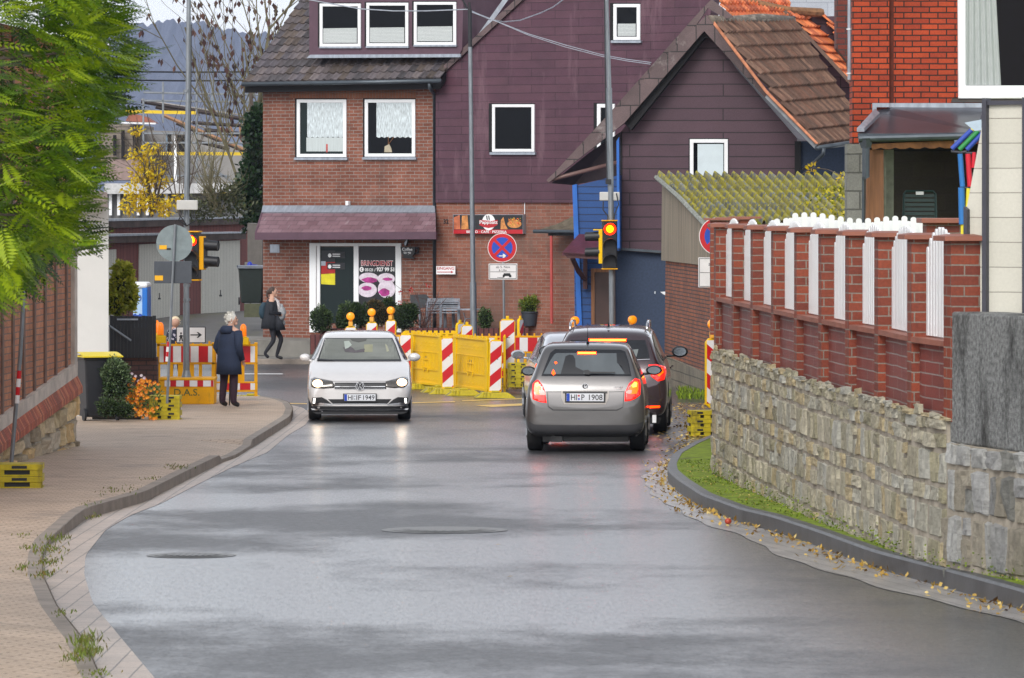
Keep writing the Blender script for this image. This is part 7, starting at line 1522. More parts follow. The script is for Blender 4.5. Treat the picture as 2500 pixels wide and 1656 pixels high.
for sg in (0, 1):
    mx = (lambda p: p) if sg == 0 else (lambda p: [(1334-x, y) for x, y in p])
    PF(mx([(188,878),(285,872),(330,895),(392,948),(380,952),(270,938),(184,958)]), M['trim'], 'fog_recess', off=.006)
    PF(mx([(190,940),(270,928),(395,942),(395,950),(270,950),(182,966)]), M['chrome'], 'bumper_strip', off=.014)
    for k in range(4): PF(mx([(204+k*-1,884+k*13),(222-k,884+k*13),(220-k,894+k*13),(200-k,894+k*13)]), glow('day_light_%d%d' % (sg,k), (1,.97,.9), 2.5), 'day_light', off=.014, res=.1)
    PF(mx([(330,560),(345,640),(372,700),(380,700),(354,640),(338,560)]), plain('bonnet_crease_%d' % sg, (.42,.41,.42), .3, metal=.3, var=.0), 'bonnet_crease', off=.003, res=.06) if False else None
PF([(180,962),(1155,962),(1150,988),(1090,990),(240,990),(185,988)], M['trim'], 'lower_intake', off=.007)
PF([(176,985),(240,992),(1090,992),(1158,985),(1150,1002),(1080,1006),(250,1006),(186,1002)], M['chrome'], 'lip_strip', off=.016)
PF([(190,1018),(1145,1018),(1100,1042),(235,1042)], M['trim'], 'bumper_lip', off=.008)
PF([(205,676),(400,712),(930,712),(1150,664),(1150,668),(932,716),(400,716),(205,680)], plain('bonnet_gap', (.20,.19,.19), .4, var=0), 'bonnet_gap', off=.004, res=.1)
po.mirror(1, 2.55, 1.03, .92, back=False, w=.17, h=.12, mat=wht); po.mirror(-1, 2.55, 1.035, .93, back=False, w=.19, h=.13, mat=wht)
for sg in (1,-1):
    po.patch('RS' if sg > 0 else 'LS', [(x*sg, z) for x, z in [(.60,1.0),(2.95,1.0),(2.6,1.22),(2.35,1.35),(1.5,1.40),(.85,1.36),(.6,1.2)]][::sg], M['carglass'], 'side_window', off=.006, res=.1)
b = MB(); b.box(-.62,.62,.3,3.9,.13,.22); b.build('underbody', M['trim'], po.root, local=True)
pP = G(878,1026); yaw = math.atan2(pP.x, pP.y)
place(po.root, (0,0,0), math.pi-yaw+0.006); hd = Vector((-math.sin(math.pi-yaw+.006), math.cos(math.pi-yaw+.006), 0))
po.root.location = pP-hd*3.25+Vector((0,0,.0)); po.root.location.z = (rz(pP.y)+rz(pP.y+3))/2+.0; po.root.rotation_euler[0] = .006
# ================================================================ vegetation
rv = random.Random(21)
def rdir(r): 
    z = r.uniform(-1,1); a = r.uniform(0, 2*math.pi); q = math.sqrt(1-z*z); return Vector((q*math.cos(a), q*math.sin(a), z))
def leaf(mb, p, d, n, l, w, t):
    d = d.normalized(); s_ = d.cross(n); s_ = s_.normalized() if s_.length > 1e-4 else Vector((1,0,0)); mb.add([p, p+d*l*.5+s_*w*.5, p+d*l, p+d*l*.5-s_*w*.5], [[0,1,2,3]], 0, t)
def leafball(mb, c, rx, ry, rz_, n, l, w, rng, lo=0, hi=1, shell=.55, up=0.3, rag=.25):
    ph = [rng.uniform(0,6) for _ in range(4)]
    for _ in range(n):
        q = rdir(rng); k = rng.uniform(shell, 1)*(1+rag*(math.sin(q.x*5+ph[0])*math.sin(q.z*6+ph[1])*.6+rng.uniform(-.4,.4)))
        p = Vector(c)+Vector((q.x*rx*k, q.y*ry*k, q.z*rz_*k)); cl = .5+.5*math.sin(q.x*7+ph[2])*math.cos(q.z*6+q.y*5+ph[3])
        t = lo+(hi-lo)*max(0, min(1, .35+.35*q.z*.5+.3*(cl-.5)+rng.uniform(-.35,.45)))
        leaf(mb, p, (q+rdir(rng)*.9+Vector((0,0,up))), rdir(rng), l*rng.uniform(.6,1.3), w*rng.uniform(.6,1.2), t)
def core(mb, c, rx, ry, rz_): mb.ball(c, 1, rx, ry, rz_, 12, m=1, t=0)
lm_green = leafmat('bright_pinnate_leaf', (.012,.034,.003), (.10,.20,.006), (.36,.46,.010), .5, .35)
lm_bush = leafmat('boxwood_leaf', (.012,.028,.010), (.04,.075,.02), (.11,.16,.05), .5, .2)
lm_bush2 = leafmat('silver_bush_leaf', (.02,.045,.015), (.07,.12,.04), (.26,.34,.18), .5, .2)
lm_mid = leafmat('green_leaf', (.03,.06,.01), (.12,.19,.02), (.32,.36,.05), .5, .35)
lm_ivy = leafmat('ivy_leaf', (.005,.015,.006), (.015,.04,.012), (.05,.10,.03), .4, .15)
lm_yel = leafmat('yellow_leaf', (.45,.28,.01), (.75,.55,.01), (.90,.75,.05), .5, .4)
lm_orange = leafmat('orange_petal', (.55,.10,.005), (.85,.28,.01), (.95,.45,.02), .5, .3)
lm_white = leafmat('white_petal', (.6,.45,.55), (.8,.7,.75), (.9,.88,.9), .5, .3)
lm_litter = leafmat('fallen_leaf', (.10,.045,.012), (.50,.30,.04), (.75,.58,.22), .6, .2)
lm_pod = leafmat('dry_pod', (.03,.012,.012), (.07,.03,.025), (.12,.06,.04), .8, .1)
bark = plain('bark', (.085,.065,.05), .9, var=.35, sc=6, bump=.6); bark2 = plain('olive_bark', (.13,.115,.065), .9, var=.35, sc=4, bump=.5)
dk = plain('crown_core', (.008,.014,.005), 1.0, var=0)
# near tree on the left with feathery leaves
nt_ = thing('feathery_tree', 'bright green tree with feathery leaves hanging in at the upper left', 'tree', (-6.6, 36, .9))
edge = [(-60,338),(0,330),(20,372),(45,345),(85,335),(103,398),(135,372),(170,350),(190,372),(215,335),(255,362),(280,300),(330,262),(380,268),(420,290),(450,258),(475,285),(510,235),(560,262),(600,250),(640,175),(690,150),(735,60),(775,15),(800,-40),(950,-60)]
def ex(py):
    for (a, xa), (b_, xb) in zip(edge, edge[1:]):
        if py <= b_: return xa+(xb-xa)*(py-a)/(b_-a)
    return -60
def frond(mb, p, d, Lf, rng, t0):
    droop = Vector((0,0,-1)); side = d.cross(Vector((0,0,1))); side = side.normalized() if side.length > .01 else Vector((1,0,0)); side = (side+Vector((0,0,1))*rng.uniform(-.6,.6)).normalized()
    n = rng.randint(9, 12); q = p.copy(); dd = d.normalized(); path = [q.copy()]
    for i in range(n):
        dd = (dd+droop*.02).normalized(); q = q+dd*Lf/n; path.append(q.copy()); s_ = math.sin(math.pi*(i+1.2)/(n+1.6)); l = .068*s_+.012
        for sg in (-1, 1): leaf(mb, q, side*sg+dd*.45+droop*.12, side.cross(dd), l*rng.uniform(.85,1.1), l*.34, max(0, min(1, t0+rng.uniform(-.12,.12))))
    leaf(mb, q, dd, side.cross(dd), .05, .016, t0)
mb = MB(); cnt = 0; tips = []
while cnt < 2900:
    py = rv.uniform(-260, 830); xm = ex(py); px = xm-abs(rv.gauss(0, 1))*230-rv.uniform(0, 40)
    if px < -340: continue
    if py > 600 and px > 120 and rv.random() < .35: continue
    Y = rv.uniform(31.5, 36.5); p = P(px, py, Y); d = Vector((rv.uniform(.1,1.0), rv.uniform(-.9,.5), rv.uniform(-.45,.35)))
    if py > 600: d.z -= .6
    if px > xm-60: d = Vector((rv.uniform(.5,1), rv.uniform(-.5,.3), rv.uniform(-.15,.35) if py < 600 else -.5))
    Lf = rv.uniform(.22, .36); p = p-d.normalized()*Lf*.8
    cl = .5+.5*math.sin(px*.025+1)*math.sin(py*.021+.5); frond(mb, p, d, Lf, rv, min(1, max(0, (35.8-Y)/4.6*.8+.35*(cl-.5)+rv.uniform(-.15,.2)))); cnt += 1  # fronds farther back get darker tint: shade inside the crown is painted
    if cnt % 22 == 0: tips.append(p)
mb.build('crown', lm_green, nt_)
mb = MB(); T0 = Vector((-6.6, 36, .3)); T1 = Vector((-6.3, 35.6, 3.2)); mb.tube([T0, (T0+T1)/2+Vector((.05,0,0)), T1], [.17,.14,.11], 10)
for a in ((-4.6,34.5,4.6),(-4.2,33.5,3.6),(-4.9,34,5.6),(-4.4,35,2.9)):
    a = Vector(a); mb.tube([T1, T1.lerp(a,.5)+Vector((0,0,.2)), a], [.09,.06,.035], 8)
    for q in tips:
        if (q-a).length < 1.6 and rv.random() < .8: mb.tube([a, a.lerp(q,.5)+Vector((0,0,.12)), q], [.026,.016,.008], 5)
mb.build('trunk', bark, nt_)
# bare trees with dark pods, yellow tree, ivy
def bare(root, c0, hgt, spread, mat, rng, pods=0, Y=None, n0=5, name='trunk', r0=.1, podmb=None, podl=(.22,.12)):
    mb = MB(); 
    def grow(p, d, l, r, lev):
        k = 4; path = [p]; q = p; dd = d
        for i in range(k): dd = (dd+rdir(rng)*.13+Vector((0,0,.06))).normalized(); q = q+dd*l/k; path.append(q)
        mb.tube(path, [r*(1-.45*i/k) for i in range(k+1)], 5 if lev > 1 else 7)
        if podmb is not None and lev >= 1:
            for i in range(pods):
                pp = path[rng.randint(1, k)]+rdir(rng)*.05; leaf(podmb, pp, Vector((rng.uniform(-.3,.3),rng.uniform(-.3,.3),-1)), rdir(rng), podl[0]*rng.uniform(.6,1.2), podl[1]*rng.uniform(.6,1.2), rng.random())
        if lev >= 3 or r < .008: return
        for i in range(3 if lev < 2 else 2):
            a = rng.choice(path[1:]); nd = (dd+rdir(rng)*spread).normalized(); nd.z = abs(nd.z)*.8+.1; grow(a, nd, l*rng.uniform(.5,.8), r*.55, lev+1)
    for i in range(n0): grow(Vector(c0), Vector((rng.uniform(-.45,.45)*spread*1.3, rng.uniform(-.3,.3), 1)).normalized(), hgt*rng.uniform(.35,.6), r0*rng.uniform(.6,1), 0)
    return mb.build(name, mat, root)
pt2 = thing('bare_tree', 'leafless tree with dark hanging seed pods left of the dark tiled roof', 'tree', P(600,520,140)); pm_ = MB(); bare(pt2, P(600,500,140), 9.2, .62, bark2, random.Random(5), 4, n0=6, r0=.055, podmb=pm_, podl=(.22,.13)); tag(pm_.build('seed_pods', lm_pod, pt2), kind='stuff')
pt3 = thing('bare_tree', 'slender leafless tree right behind the grey lamp post and left of the pod tree', 'tree', P(520,520,150)); bare(pt3, P(515,520,150), 7.5, .55, bark2, random.Random(8), 0, n0=4, r0=.035)
pt4 = thing('bare_tree', 'leafless shrub-like tree left of the lamp post above the garage roof', 'tree', P(440,520,146)); bare(pt4, P(440,530,146), 5.5, .7, bark, random.Random(12), 0, n0=5, r0=.025)
iv = thing('ivy_column', 'dense dark ivy climbing the trunk beside the brick house corner', 'ivy', P(615,560,136)); mb = MB()
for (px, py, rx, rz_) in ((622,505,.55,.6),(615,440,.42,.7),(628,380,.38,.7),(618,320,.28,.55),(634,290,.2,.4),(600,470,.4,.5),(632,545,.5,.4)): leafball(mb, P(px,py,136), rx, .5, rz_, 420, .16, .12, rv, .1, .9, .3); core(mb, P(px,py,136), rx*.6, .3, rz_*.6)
mb.build('leaves', [lm_ivy, dk], iv); mb = MB(); mb.tube([P(618,560,136.2), P(625,400,136.2), P(610,200,136.4)], [.12,.09,.04], 7); mb.build('stem', bark, iv)
yt = thing('yellow_tree', 'young tree with bright yellow autumn leaves behind the garages', 'tree', P(360,525,138)); mb = MB(); Y = 138
for (px, py, r_, n) in ((340,380,.32,150),(365,410,.42,260),(345,430,.30,150),(385,440,.35,180),(330,470,.35,160),(365,495,.45,260),(320,505,.30,130),(395,505,.35,160),(335,320,.16,50),(372,360,.20,70),(420,498,.25,80),(440,480,.15,30)): leafball(mb, P(px,py,Y), r_*1.2, .5, r_*.8, n, .13, .07, rv, 0, 1, .2, -.4)
mb.build('crown', lm_yel, yt); bare(yt, P(370,530,138), 3.2, .7, bark, random.Random(3), 0, n0=6, r0=.035)
# scrub behind the garages
sb_ = thing('scrub', 'tangle of dull green scrub above the garage roof beside the ivy', 'bush', P(540,530,134)); mb = MB()
for (px, py, r_) in ((500,510,.45),(540,500,.5),(575,512,.4),(480,520,.3),(560,470,.3)): leafball(mb, P(px,py,134), r_*1.5, .6, r_, 240, .12, .06, rv, 0, .6, .2)
mb.build('leaves', leafmat('dull_leaf', (.03,.035,.015), (.09,.10,.04), (.22,.24,.08)), sb_); bare(sb_, P(535,530,134), 2.2, 1.0, bark2, random.Random(4), 0, n0=9, r0=.04, name='stems')
def bush(name, label, cat, parts, Y, mat, n, l, w, loc, group=None, lo=0, hi=1, rag=.25):
    t = thing(name, label, cat, loc, 0, group); mb = MB()
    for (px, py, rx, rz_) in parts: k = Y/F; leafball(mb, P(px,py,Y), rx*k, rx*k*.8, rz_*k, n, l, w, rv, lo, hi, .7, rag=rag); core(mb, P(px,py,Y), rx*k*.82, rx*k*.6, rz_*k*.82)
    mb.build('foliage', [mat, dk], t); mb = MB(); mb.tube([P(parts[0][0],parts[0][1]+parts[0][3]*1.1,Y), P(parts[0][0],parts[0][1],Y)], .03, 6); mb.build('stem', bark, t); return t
bush('round_bush', 'round clipped bush beside the wheelie bin', 'bush', [(284,925,36,50)], 78.5, lm_bush2, 2600, .045, .03, P(284,1000,78.5)); bush('low_bush', 'low dark bush at the foot of the round bush', 'bush', [(262,995,26,24),(300,1000,26,18)], 78, lm_bush, 900, .045, .022, P(265,1020,78))
sh_ = bush('garden_shrub', 'leafy yellow-green shrub standing between white house and portable toilet', 'shrub', [(298,690,26,30),(285,740,24,34),(315,720,16,36),(300,660,18,14)], 86, leafmat('hedge_leaf', (.07,.10,.01), (.26,.30,.025), (.46,.42,.06), .5, .4), 620, .10, .055, P(298,790,86), lo=.35, hi=1.1, rag=.5)
for x0, y0, x1, y1 in ((285,790,280,690),(300,790,305,670),(312,785,322,700)): mb = MB(); mb.tube([P(x0,y0,86), P(x1,y1,86)], .012, 5); mb.build('stem', bark, sh_)
fl_b = thing('flower_bed', 'orange flowers with green leaves in front of the dark brick wall', 'flowers', P(345,1020,80)); mb = MB(); m2 = MB(); m3 = MB()
for _ in range(900): px = rv.uniform(300,392); py = rv.uniform(945,1022); Y = rv.uniform(78.6,80.6); leaf(mb, P(px,py,Y), rdir(rv)+Vector((0,0,.8)), rdir(rv), .08, .02, rv.random()*.8)
for _ in range(150):
    px = rv.gauss(345,22); py = 920+abs(px-335)*.3+rv.uniform(0,95); 
    if px > 390 or px < 305: continue
    c_ = P(px, py, rv.uniform(78.3,79.6))
    for k in range(9): a = k*.7; leaf(m2, c_, Vector((math.cos(a), -.35, math.sin(a))), Vector((0,-1,0)), .032, .02, rv.random())
for (px, py) in ((322,913),(331,919),(345,917),(352,923),(346,928),(316,938),(322,943),(338,931)):
    c_ = P(px, py, 79)
    for k in range(8): a = k*.785; leaf(m3, c_, Vector((math.cos(a), -.35, math.sin(a))), Vector((0,-1,0)), .032, .016, rv.random())
mb.build('leaves', lm_mid, fl_b); m2.build('orange_petals', lm_orange, fl_b); m3.build('white_petals', lm_white, fl_b)
b = MB(); a0 = G(225,1024,.122); b.box(a0.x, G(345,1024,.12).x, a0.y, a0.y+.06, a0.z, a0.z+.05); tag(b.build('bed_edging', plain('dark_edging', (.06,.055,.045), .9, var=.3)), 'thin dark edging in front of the low bush', 'edging')
g1 = 'bushes in front of the restaurant'
bush('topiary_bush', 'round bush leftmost in front of the restaurant, on the planter left of the car', 'bush', [(784,780,27,32)], 116, lm_bush, 1300, .06, .035, P(784,815,116), g1)
bush('topiary_bush', 'taller narrow bush in front of the shop door pane', 'bush', [(845,770,21,30),(838,788,16,22)], 116.4, lm_bush, 1000, .07, .03, P(845,805,116.4), g1, .1, 1)
bush('topiary_bush', 'dark bush under the delivery-service poster', 'bush', [(880,772,24,30),(868,760,15,20)], 116.6, lm_bush, 1000, .07, .03, P(880,805,116.6), g1, 0, .7)
bush('topiary_bush', 'brownish loose bush between the two lamp-topped beacons', 'bush', [(915,752,20,20),(930,770,16,26)], 117, leafmat('brownish_leaf', (.03,.02,.01), (.09,.07,.03), (.2,.14,.06)), 700, .07, .03, P(915,805,117), g1)
bush('topiary_bush', 'dark bush right of the shop door frame', 'bush', [(985,775,30,34),(1000,765,20,22)], 116.5, lm_bush, 1200, .065, .035, P(985,810,116.5), g1, 0, .75)
bush('topiary_bush', 'bush behind the third lamp beacon, against the door frame', 'bush', [(948,752,18,26)], 117.4, lm_bush, 700, .065, .03, P(948,805,117.4), g1, 0, .9)
bush('topiary_bush', 'upright bright green bush directly right of the lamp post', 'bush', [(1184,778,17,26)], 116.5, lm_bush, 900, .06, .03, P(1184,805,116.5), g1, .35, 1)
rb_ = thing('rose_bush', 'nearly bare rose bush with a few red blooms beside the chairs', 'shrub', P(1020,806,116.8)); bare(rb_, P(1035,812,116.8), 1.7, 1.4, plain('rose_stem', (.10,.055,.05), .8, var=.3), random.Random(14), 0, n0=12, r0=.012, name='stems')
m3 = MB()
for (px, py) in ((1003,708),(978,715),(1045,698),(976,740)): leafball(m3, P(px,py,116.4), .04, .04, .05, 26, .04, .03, rv)
m3.build('blooms', leafmat('red_petal', (.35,.01,.01), (.5,.02,.02), (.65,.05,.04)), rb_)
pp_ = thing('potted_shrub', 'green shrub in a big dark pot standing on the terrace', 'potted plant', P(1292,796,117)); mb = MB(); k = 117/F; mb.lathe([(.155,0),(.175,.12),(.195,.30),(.21,.31),(.21,.345),(.18,.345)], P(1293,796,117), 20); mb.build('pot', plain('dark_grey_pot', (.035,.042,.055), .6, var=.15), pp_, autos=40)
mb = MB(); leafball(mb, P(1292,745,117), .26, .22, .20, 900, .07, .032, rv, .2, 1, .4); leafball(mb, P(1300,735,117), .18, .2, .13, 300, .07, .03, rv, .3, 1, .3); core(mb, P(1292,748,117), .15, .12, .12); mb.build('foliage', [lm_mid, dk], pp_)
# climbing yellow leaves near the mossy roof
vy = thing('yellow_creeper', 'thin creeper with a few yellow leaves above the mossy roof', 'creeper', P(2000,425,104)); mb = MB(); leafball(mb, P(1982,412,104), .12, .1, .10, 34, .10, .05, rv); leafball(mb, P(2058,435,103), .12, .1, .10, 30, .10, .05, rv); mb.build('leaves', lm_yel, vy)
mb = MB(); mb.tube([P(1955,428,104), P(1985,410,104), P(2020,414,104), P(2065,432,103)], .01, 5); mb.build('stem', bark, vy)
mb = MB()
for _ in range(420): 
    px = rv.uniform(1950,2070); py = rv.uniform(455,530)
    if rv.random() > (px-1940)/130: continue
    leaf(mb, P(px,py,103-(py-430)/118*8-.25), rdir(rv)+Vector((0,-.4,.2)), rdir(rv), .10, .06, rv.random())
cr = thing('leafy_creeper', 'yellow-green creeper spreading over the right end of the mossy roof', 'creeper', P(2030,540,98)); mb.build('leaves', leafmat('yellow_green_leaf', (.10,.13,.01), (.35,.36,.02), (.62,.50,.02)), cr)
# grass tufts, leaf litter, moss clumps: countless
mb = MB()
def tuft(mb, px, py, h, n, spread, hh=.1, lo=.2, hi=1): 
    c_ = G(px, py, h)
    for _ in range(n): leaf(mb, c_+Vector((rv.gauss(0,spread), rv.gauss(0,spread*4), 0)), Vector((rv.uniform(-.7,.7), rv.uniform(-.7,.7), 1)), rdir(rv), hh*rv.uniform(.4,1.2), .012, rv.uniform(lo,hi))
for px, py, n, s_, h_ in ((432,1142,90,.10,.07),(366,1170,40,.07,.05),(280,1200,80,.15,.06),(218,1232,30,.06,.06),(228,1265,40,.06,.07),(135,1322,90,.08,.12),(120,1345,160,.10,.07),(112,1375,160,.08,.07),(108,1405,120,.07,.07),(75,1340,60,.06,.08),(52,1390,60,.05,.08),(205,1575,160,.07,.14),(212,1600,160,.06,.12),(190,1610,90,.06,.06),(232,1648,70,.06,.05),(150,1500,60,.05,.05),(60,1310,30,.06,.05)): tuft(mb, px, py, .09 if px < 200 else .125, int(n*.8), s_*.8, h_*.6, .0 if 1340 < py < 1420 else .2)
tag(mb.build('grass', leafmat('verge_grass', (.26,.17,.04), (.10,.13,.02), (.16,.22,.02))), kind='stuff')
mb = MB()
for _ in range(2000):
    v_ = rv.random()**1.0; Y = tR[0][0]+4+v_*42; xk = interp(tR, Y); dens = .35+.65*max(0, math.sin(Y*1.9)*math.sin(Y*.7+1))
    if rv.random() > dens: continue
    x = xk-abs(rv.gauss(0,.10))-.01 if rv.random() < .75 else xk-rv.uniform(0,.42)
    p = Vector((x, Y, rz(Y)+.012)); leaf(mb, p, Vector((rv.uniform(-1,1), rv.uniform(-1,1), rv.uniform(0,.8))), Vector((rv.uniform(-.5,.5), rv.uniform(-.5,.5), 1)), rv.uniform(.03,.075), rv.uniform(.02,.045), rv.random())
for _ in range(900):     # on the moss and round the end of the wall
    Y = rv.uniform(38, 60); x = interp(tR, Y)+rv.uniform(.15,.95); leaf(mb, Vector((x, Y, rz(Y)+.18)), Vector((rv.uniform(-1,1), rv.uniform(-1,1), .15)), Vector((0,0,1)), rv.uniform(.02,.045), .018, rv.uniform(.3,1))
for _ in range(950):
    p = G(rv.gauss(1690,45), rv.uniform(985,1105), .012)
    if abs(p.x/p.y*F+CX-1690) < 110: leaf(mb, p, Vector((rv.uniform(-1,1), rv.uniform(-1,1), .2)), Vector((0,0,1)), rv.uniform(.04,.09), .045, rv.random())
for _ in range(260): p = G(rv.uniform(1225,1300), rv.uniform(940,952), .012); leaf(mb, p, Vector((rv.uniform(-1,1), rv.uniform(-1,1), .3)), Vector((0,0,1)), .09, .05, rv.random())
for px, py in ((1200,985),(1237,1408),(1209,1330)): leaf(mb, G(px,py,.01), Vector((1,.3,.1)), Vector((0,0,1)), .06, .04, .4)
tag(mb.build('fallen_leaves', lm_litter), kind='stuff')
mb = MB()
for _ in range(5000):
    Y = rv.uniform(36, 62); x0_ = interp(tR, Y)+.14; w_ = 1.1
    x = x0_+rv.random()*w_; q = math.sin(x*5+Y*1.3)+math.sin(Y*2.3-x*3)+rv.uniform(-.9,.9)
    if q < .1: continue
    leaf(mb, Vector((x, Y, rz(Y)+.165)), Vector((rv.uniform(-1,1), rv.uniform(-1,1), .35)), rdir(rv), .025, .02, rv.random())
tt = 0
for _ in range(900):
    t = rv.uniform(0, TEND); f_ = wf_cache(t); z = ground_w(t); leaf(mb, f_(rv.uniform(-.02,.02), z-0.0+abs(rv.gauss(0,.07)), .045), Vector((rv.uniform(-1,1), rv.uniform(-1,1), .4)), rdir(rv), .024, .02, rv.uniform(.2,.9))
for _ in range(500): p = G(rv.uniform(1655,1740), rv.uniform(955,978), .02); leaf(mb, p, Vector((rv.uniform(-.5,.5), rv.uniform(-.5,.5), 1)), rdir(rv), .14, .03, rv.random())
tag(mb.build('moss', M['algae']), kind='stuff')
b = MB(); b.ball(G(1790,1273,.05)+Vector((-.05,0,.0)), .035, 1, .8, .9); tag(b.build('fallen_fruit', plain('red_fruit', (.42,.05,.02), .4), smooth=True), 'small red fruit lying in the gutter at the foot of the kerb', 'fruit')
# ================================================================ people
skin_m = plain('skin', (.55,.32,.23), .55, var=.05)
def skinmesh(name, verts, edges, radii, mats, parent, sub=2, region=None):
    me = bpy.data.meshes.new(name); me.from_pydata([tuple(v) for v in verts], edges, []); ob = bpy.data.objects.new('tmp', me); SC.collection.objects.link(ob)
    ob.modifiers.new('skin', 'SKIN'); sb = ob.modifiers.new('s', 'SUBSURF'); sb.levels = sb.render_levels = sub
    for i, r in enumerate(radii):
        r = r if hasattr(r, '__len__') else (r, r); me.skin_vertices[0].data[i].radius = r
    me.skin_vertices[0].data[0].use_root = True
    dg = bpy.context.evaluated_depsgraph_get(); dg.update(); m2 = bpy.data.meshes.new_from_object(ob.evaluated_get(dg)); bpy.data.objects.remove(ob); m2.name = name
    m2.materials.clear()
    for m in mats: m2.materials.append(m)
    for p in m2.polygons: p.use_smooth = True; p.material_index = region(p.center) if region else 0
    o = bpy.data.objects.new(name, m2); SC.collection.objects.link(o); o.parent = parent; ROOTM[o.name] = ROOTM[parent.name]; return o
def loft(mb, secs, n=18, m=0, t=1.0, cap=True):   # secs: (x,y,z, rx, ry)
    vs = []
    for (x,y,z,rx,ry) in secs: vs += [(x+rx*math.cos(2*math.pi*i/n), y+ry*math.sin(2*math.pi*i/n), z) for i in range(n)]
    k = len(secs); fs = [[i*n+j, i*n+(j+1)%n, (i+1)*n+(j+1)%n, (i+1)*n+j] for i in range(k-1) for j in range(n)]
    if cap: fs += [list(range(n))[::-1], list(range((k-1)*n, k*n))]
    return mb.add(vs, fs, m, t)
def person(label, loc, rz_, H, legs, trousers, shoes, arms, group=None, head_turn=0.0, lean=0.0, lw=1.0):
    """front of the person is local -y; joints given for feet and hands"""
    t = thing('person', label, 'person', (0,0,0)); s = H/1.7
    V = [(0,0,.92),(0,lean*.3,1.08),(0,lean*.7,1.28),(0,lean,1.40),(0,lean*1.1-.005,1.48),(0,lean*1.2-.02,1.56),(0,lean*1.2-.035,1.63)]; Rr = [(.15,.11),(.14,.10),(.16,.11),(.13,.09),(.05,.05),(.075,.09),(.07,.085)]
    E = [(0,1),(1,2),(2,3),(3,4),(4,5),(5,6)]
    for sg, (knee, ank, toe) in zip((1,-1), legs):
        o = len(V); V += [(sg*.09,0,.86), knee, ank, toe]; Rr += [(.095*lw,.095*lw),(.06*lw,.06*lw),(.042*lw*lw,.045*lw*lw),(.04,.03)]; E += [(0,o),(o,o+1),(o+1,o+2),(o+2,o+3)]
    for sg, (el, wr_, hand) in zip((1,-1), arms):
        o = len(V); V += [(sg*.17,lean,1.39), el, wr_, hand]; Rr += [(.055,.055),(.042,.042),(.027,.024),(.036,.018)]; E += [(3,o),(o,o+1),(o+1,o+2),(o+2,o+3)]
        d = (Vector(hand)-Vector(wr_)).normalized(); sd_ = d.cross(Vector((1,0,0))).normalized() if abs(d.x) < .8 else d.cross(Vector((0,0,1))).normalized(); inn = d.cross(sd_)
        for k in range(4):
            b0 = len(V); off = sd_*(.024-.016*k); L1 = (.030,.034,.032,.026)[k]; p0 = Vector(hand)+off*.8; p1 = Vector(hand)+off+d*.045+inn*.004; p2 = p1+d*L1+inn*.010; p3 = p2+d*L1*.8+inn*.016
            V += [tuple(p1), tuple(p2), tuple(p3)]; Rr += [.0095,.0085,.007]; E += [(o+3,b0),(b0,b0+1),(b0+1,b0+2)]
        b0 = len(V); p1 = Vector(hand)+sd_*.036+inn*.008; V += [tuple(p1), tuple(p1+d*.035+sd_*.012+inn*.01)]; Rr += [.010,.008]; E += [(o+3,b0),(b0,b0+1)]
    V = [Vector(v)*s for v in V]; Rr = [tuple(x*s for x in r) if hasattr(r,'__len__') else r*s for r in Rr]
    def reg(c): 
        z = c.z/s
        return 2 if z < .085 else (1 if z < 1.0 and abs(c.x/s) < .24 and not any((c/s-Vector(a[2])).length < .13 or (c/s-Vector(a[1])).length < .05 for a in arms) else 0)
    skinmesh('body', V, E, Rr, [skin_m, trousers, shoes], t, 2, reg)
    hc = Vector((0, lean*1.2-.03, 1.60))*s
    # face: nose, ears, eyes, mouth
    Rh = Matrix.Rotation(head_turn, 3, 'Z'); q = lambda x,y,z: hc+Rh@Vector((x*s,y*s,z*s))
    b = MB(); b.ball(hc, 1, .076*s, .092*s, .105*s, 18, R=Rh); b.ball(q(0,-.095,-.01), 1, .012*s, .018*s, .022*s, 8); 
    for sg in (-1,1): b.ball(q(sg*.078,.0,-.005), 1, .010*s,.02*s,.03*s, 8)
    b.ball(q(0,-.07,-.075), 1, .035*s,.03*s,.03*s, 8); b.build('head', skin_m, t, smooth=True, local=True)
    for sg in (-1,1): b = MB(); b.ball(q(sg*.03,-.083,.012), 1, .012*s,.008*s,.008*s, 8); b.build('eye', M['dark'], t, local=True)
    b = MB(); b.ball(q(0,-.093,-.05), 1, .022*s,.008*s,.006*s, 8); b.build('mouth', plain('lips', (.4,.12,.10), .5), t, local=True)
    return t, s, hc, Rh
def hairm(name, c): return plain(name, c, .6, var=.25, sc=20, stretch=(4,1,1), bump=.5)
# elderly person, seen from behind and right, looking right
navy_coat = plain('navy_coat', (.014,.024,.055), .8, var=.2, sc=8, bump=.4); dkt = plain('dark_plum_trousers', (.030,.012,.022), .85, var=.2)
pe, s, hc, Rh = person('elderly person with white hair in a dark blue hooded coat leaning on a walking stick', None, 0, 1.62, (((.13,-.01,.48),(.15,.02,.08),(.17,-.13,.035)), ((-.13,-.02,.48),(-.15,.03,.08),(-.16,-.12,.035))), dkt, M['trim'], (((.27,.02,1.10),(.24,-.10,.88),(.23,-.13,.84)), ((-.27,.02,1.10),(-.24,-.10,.88),(-.23,-.13,.84))), head_turn=-.85, lean=-.05, lw=1.22)
b = MB(); loft(b, [(0,-.01,.60,.27,.20),(0,-.01,.80,.255,.19),(0,-.01,1.0,.235,.18),(0,-.02,1.15,.235,.175),(0,-.03,1.28,.235,.165),(0,-.045,1.37,.20,.14),(0,-.05,1.42,.12,.11),(0,-.055,1.455,.085,.09)], 22)
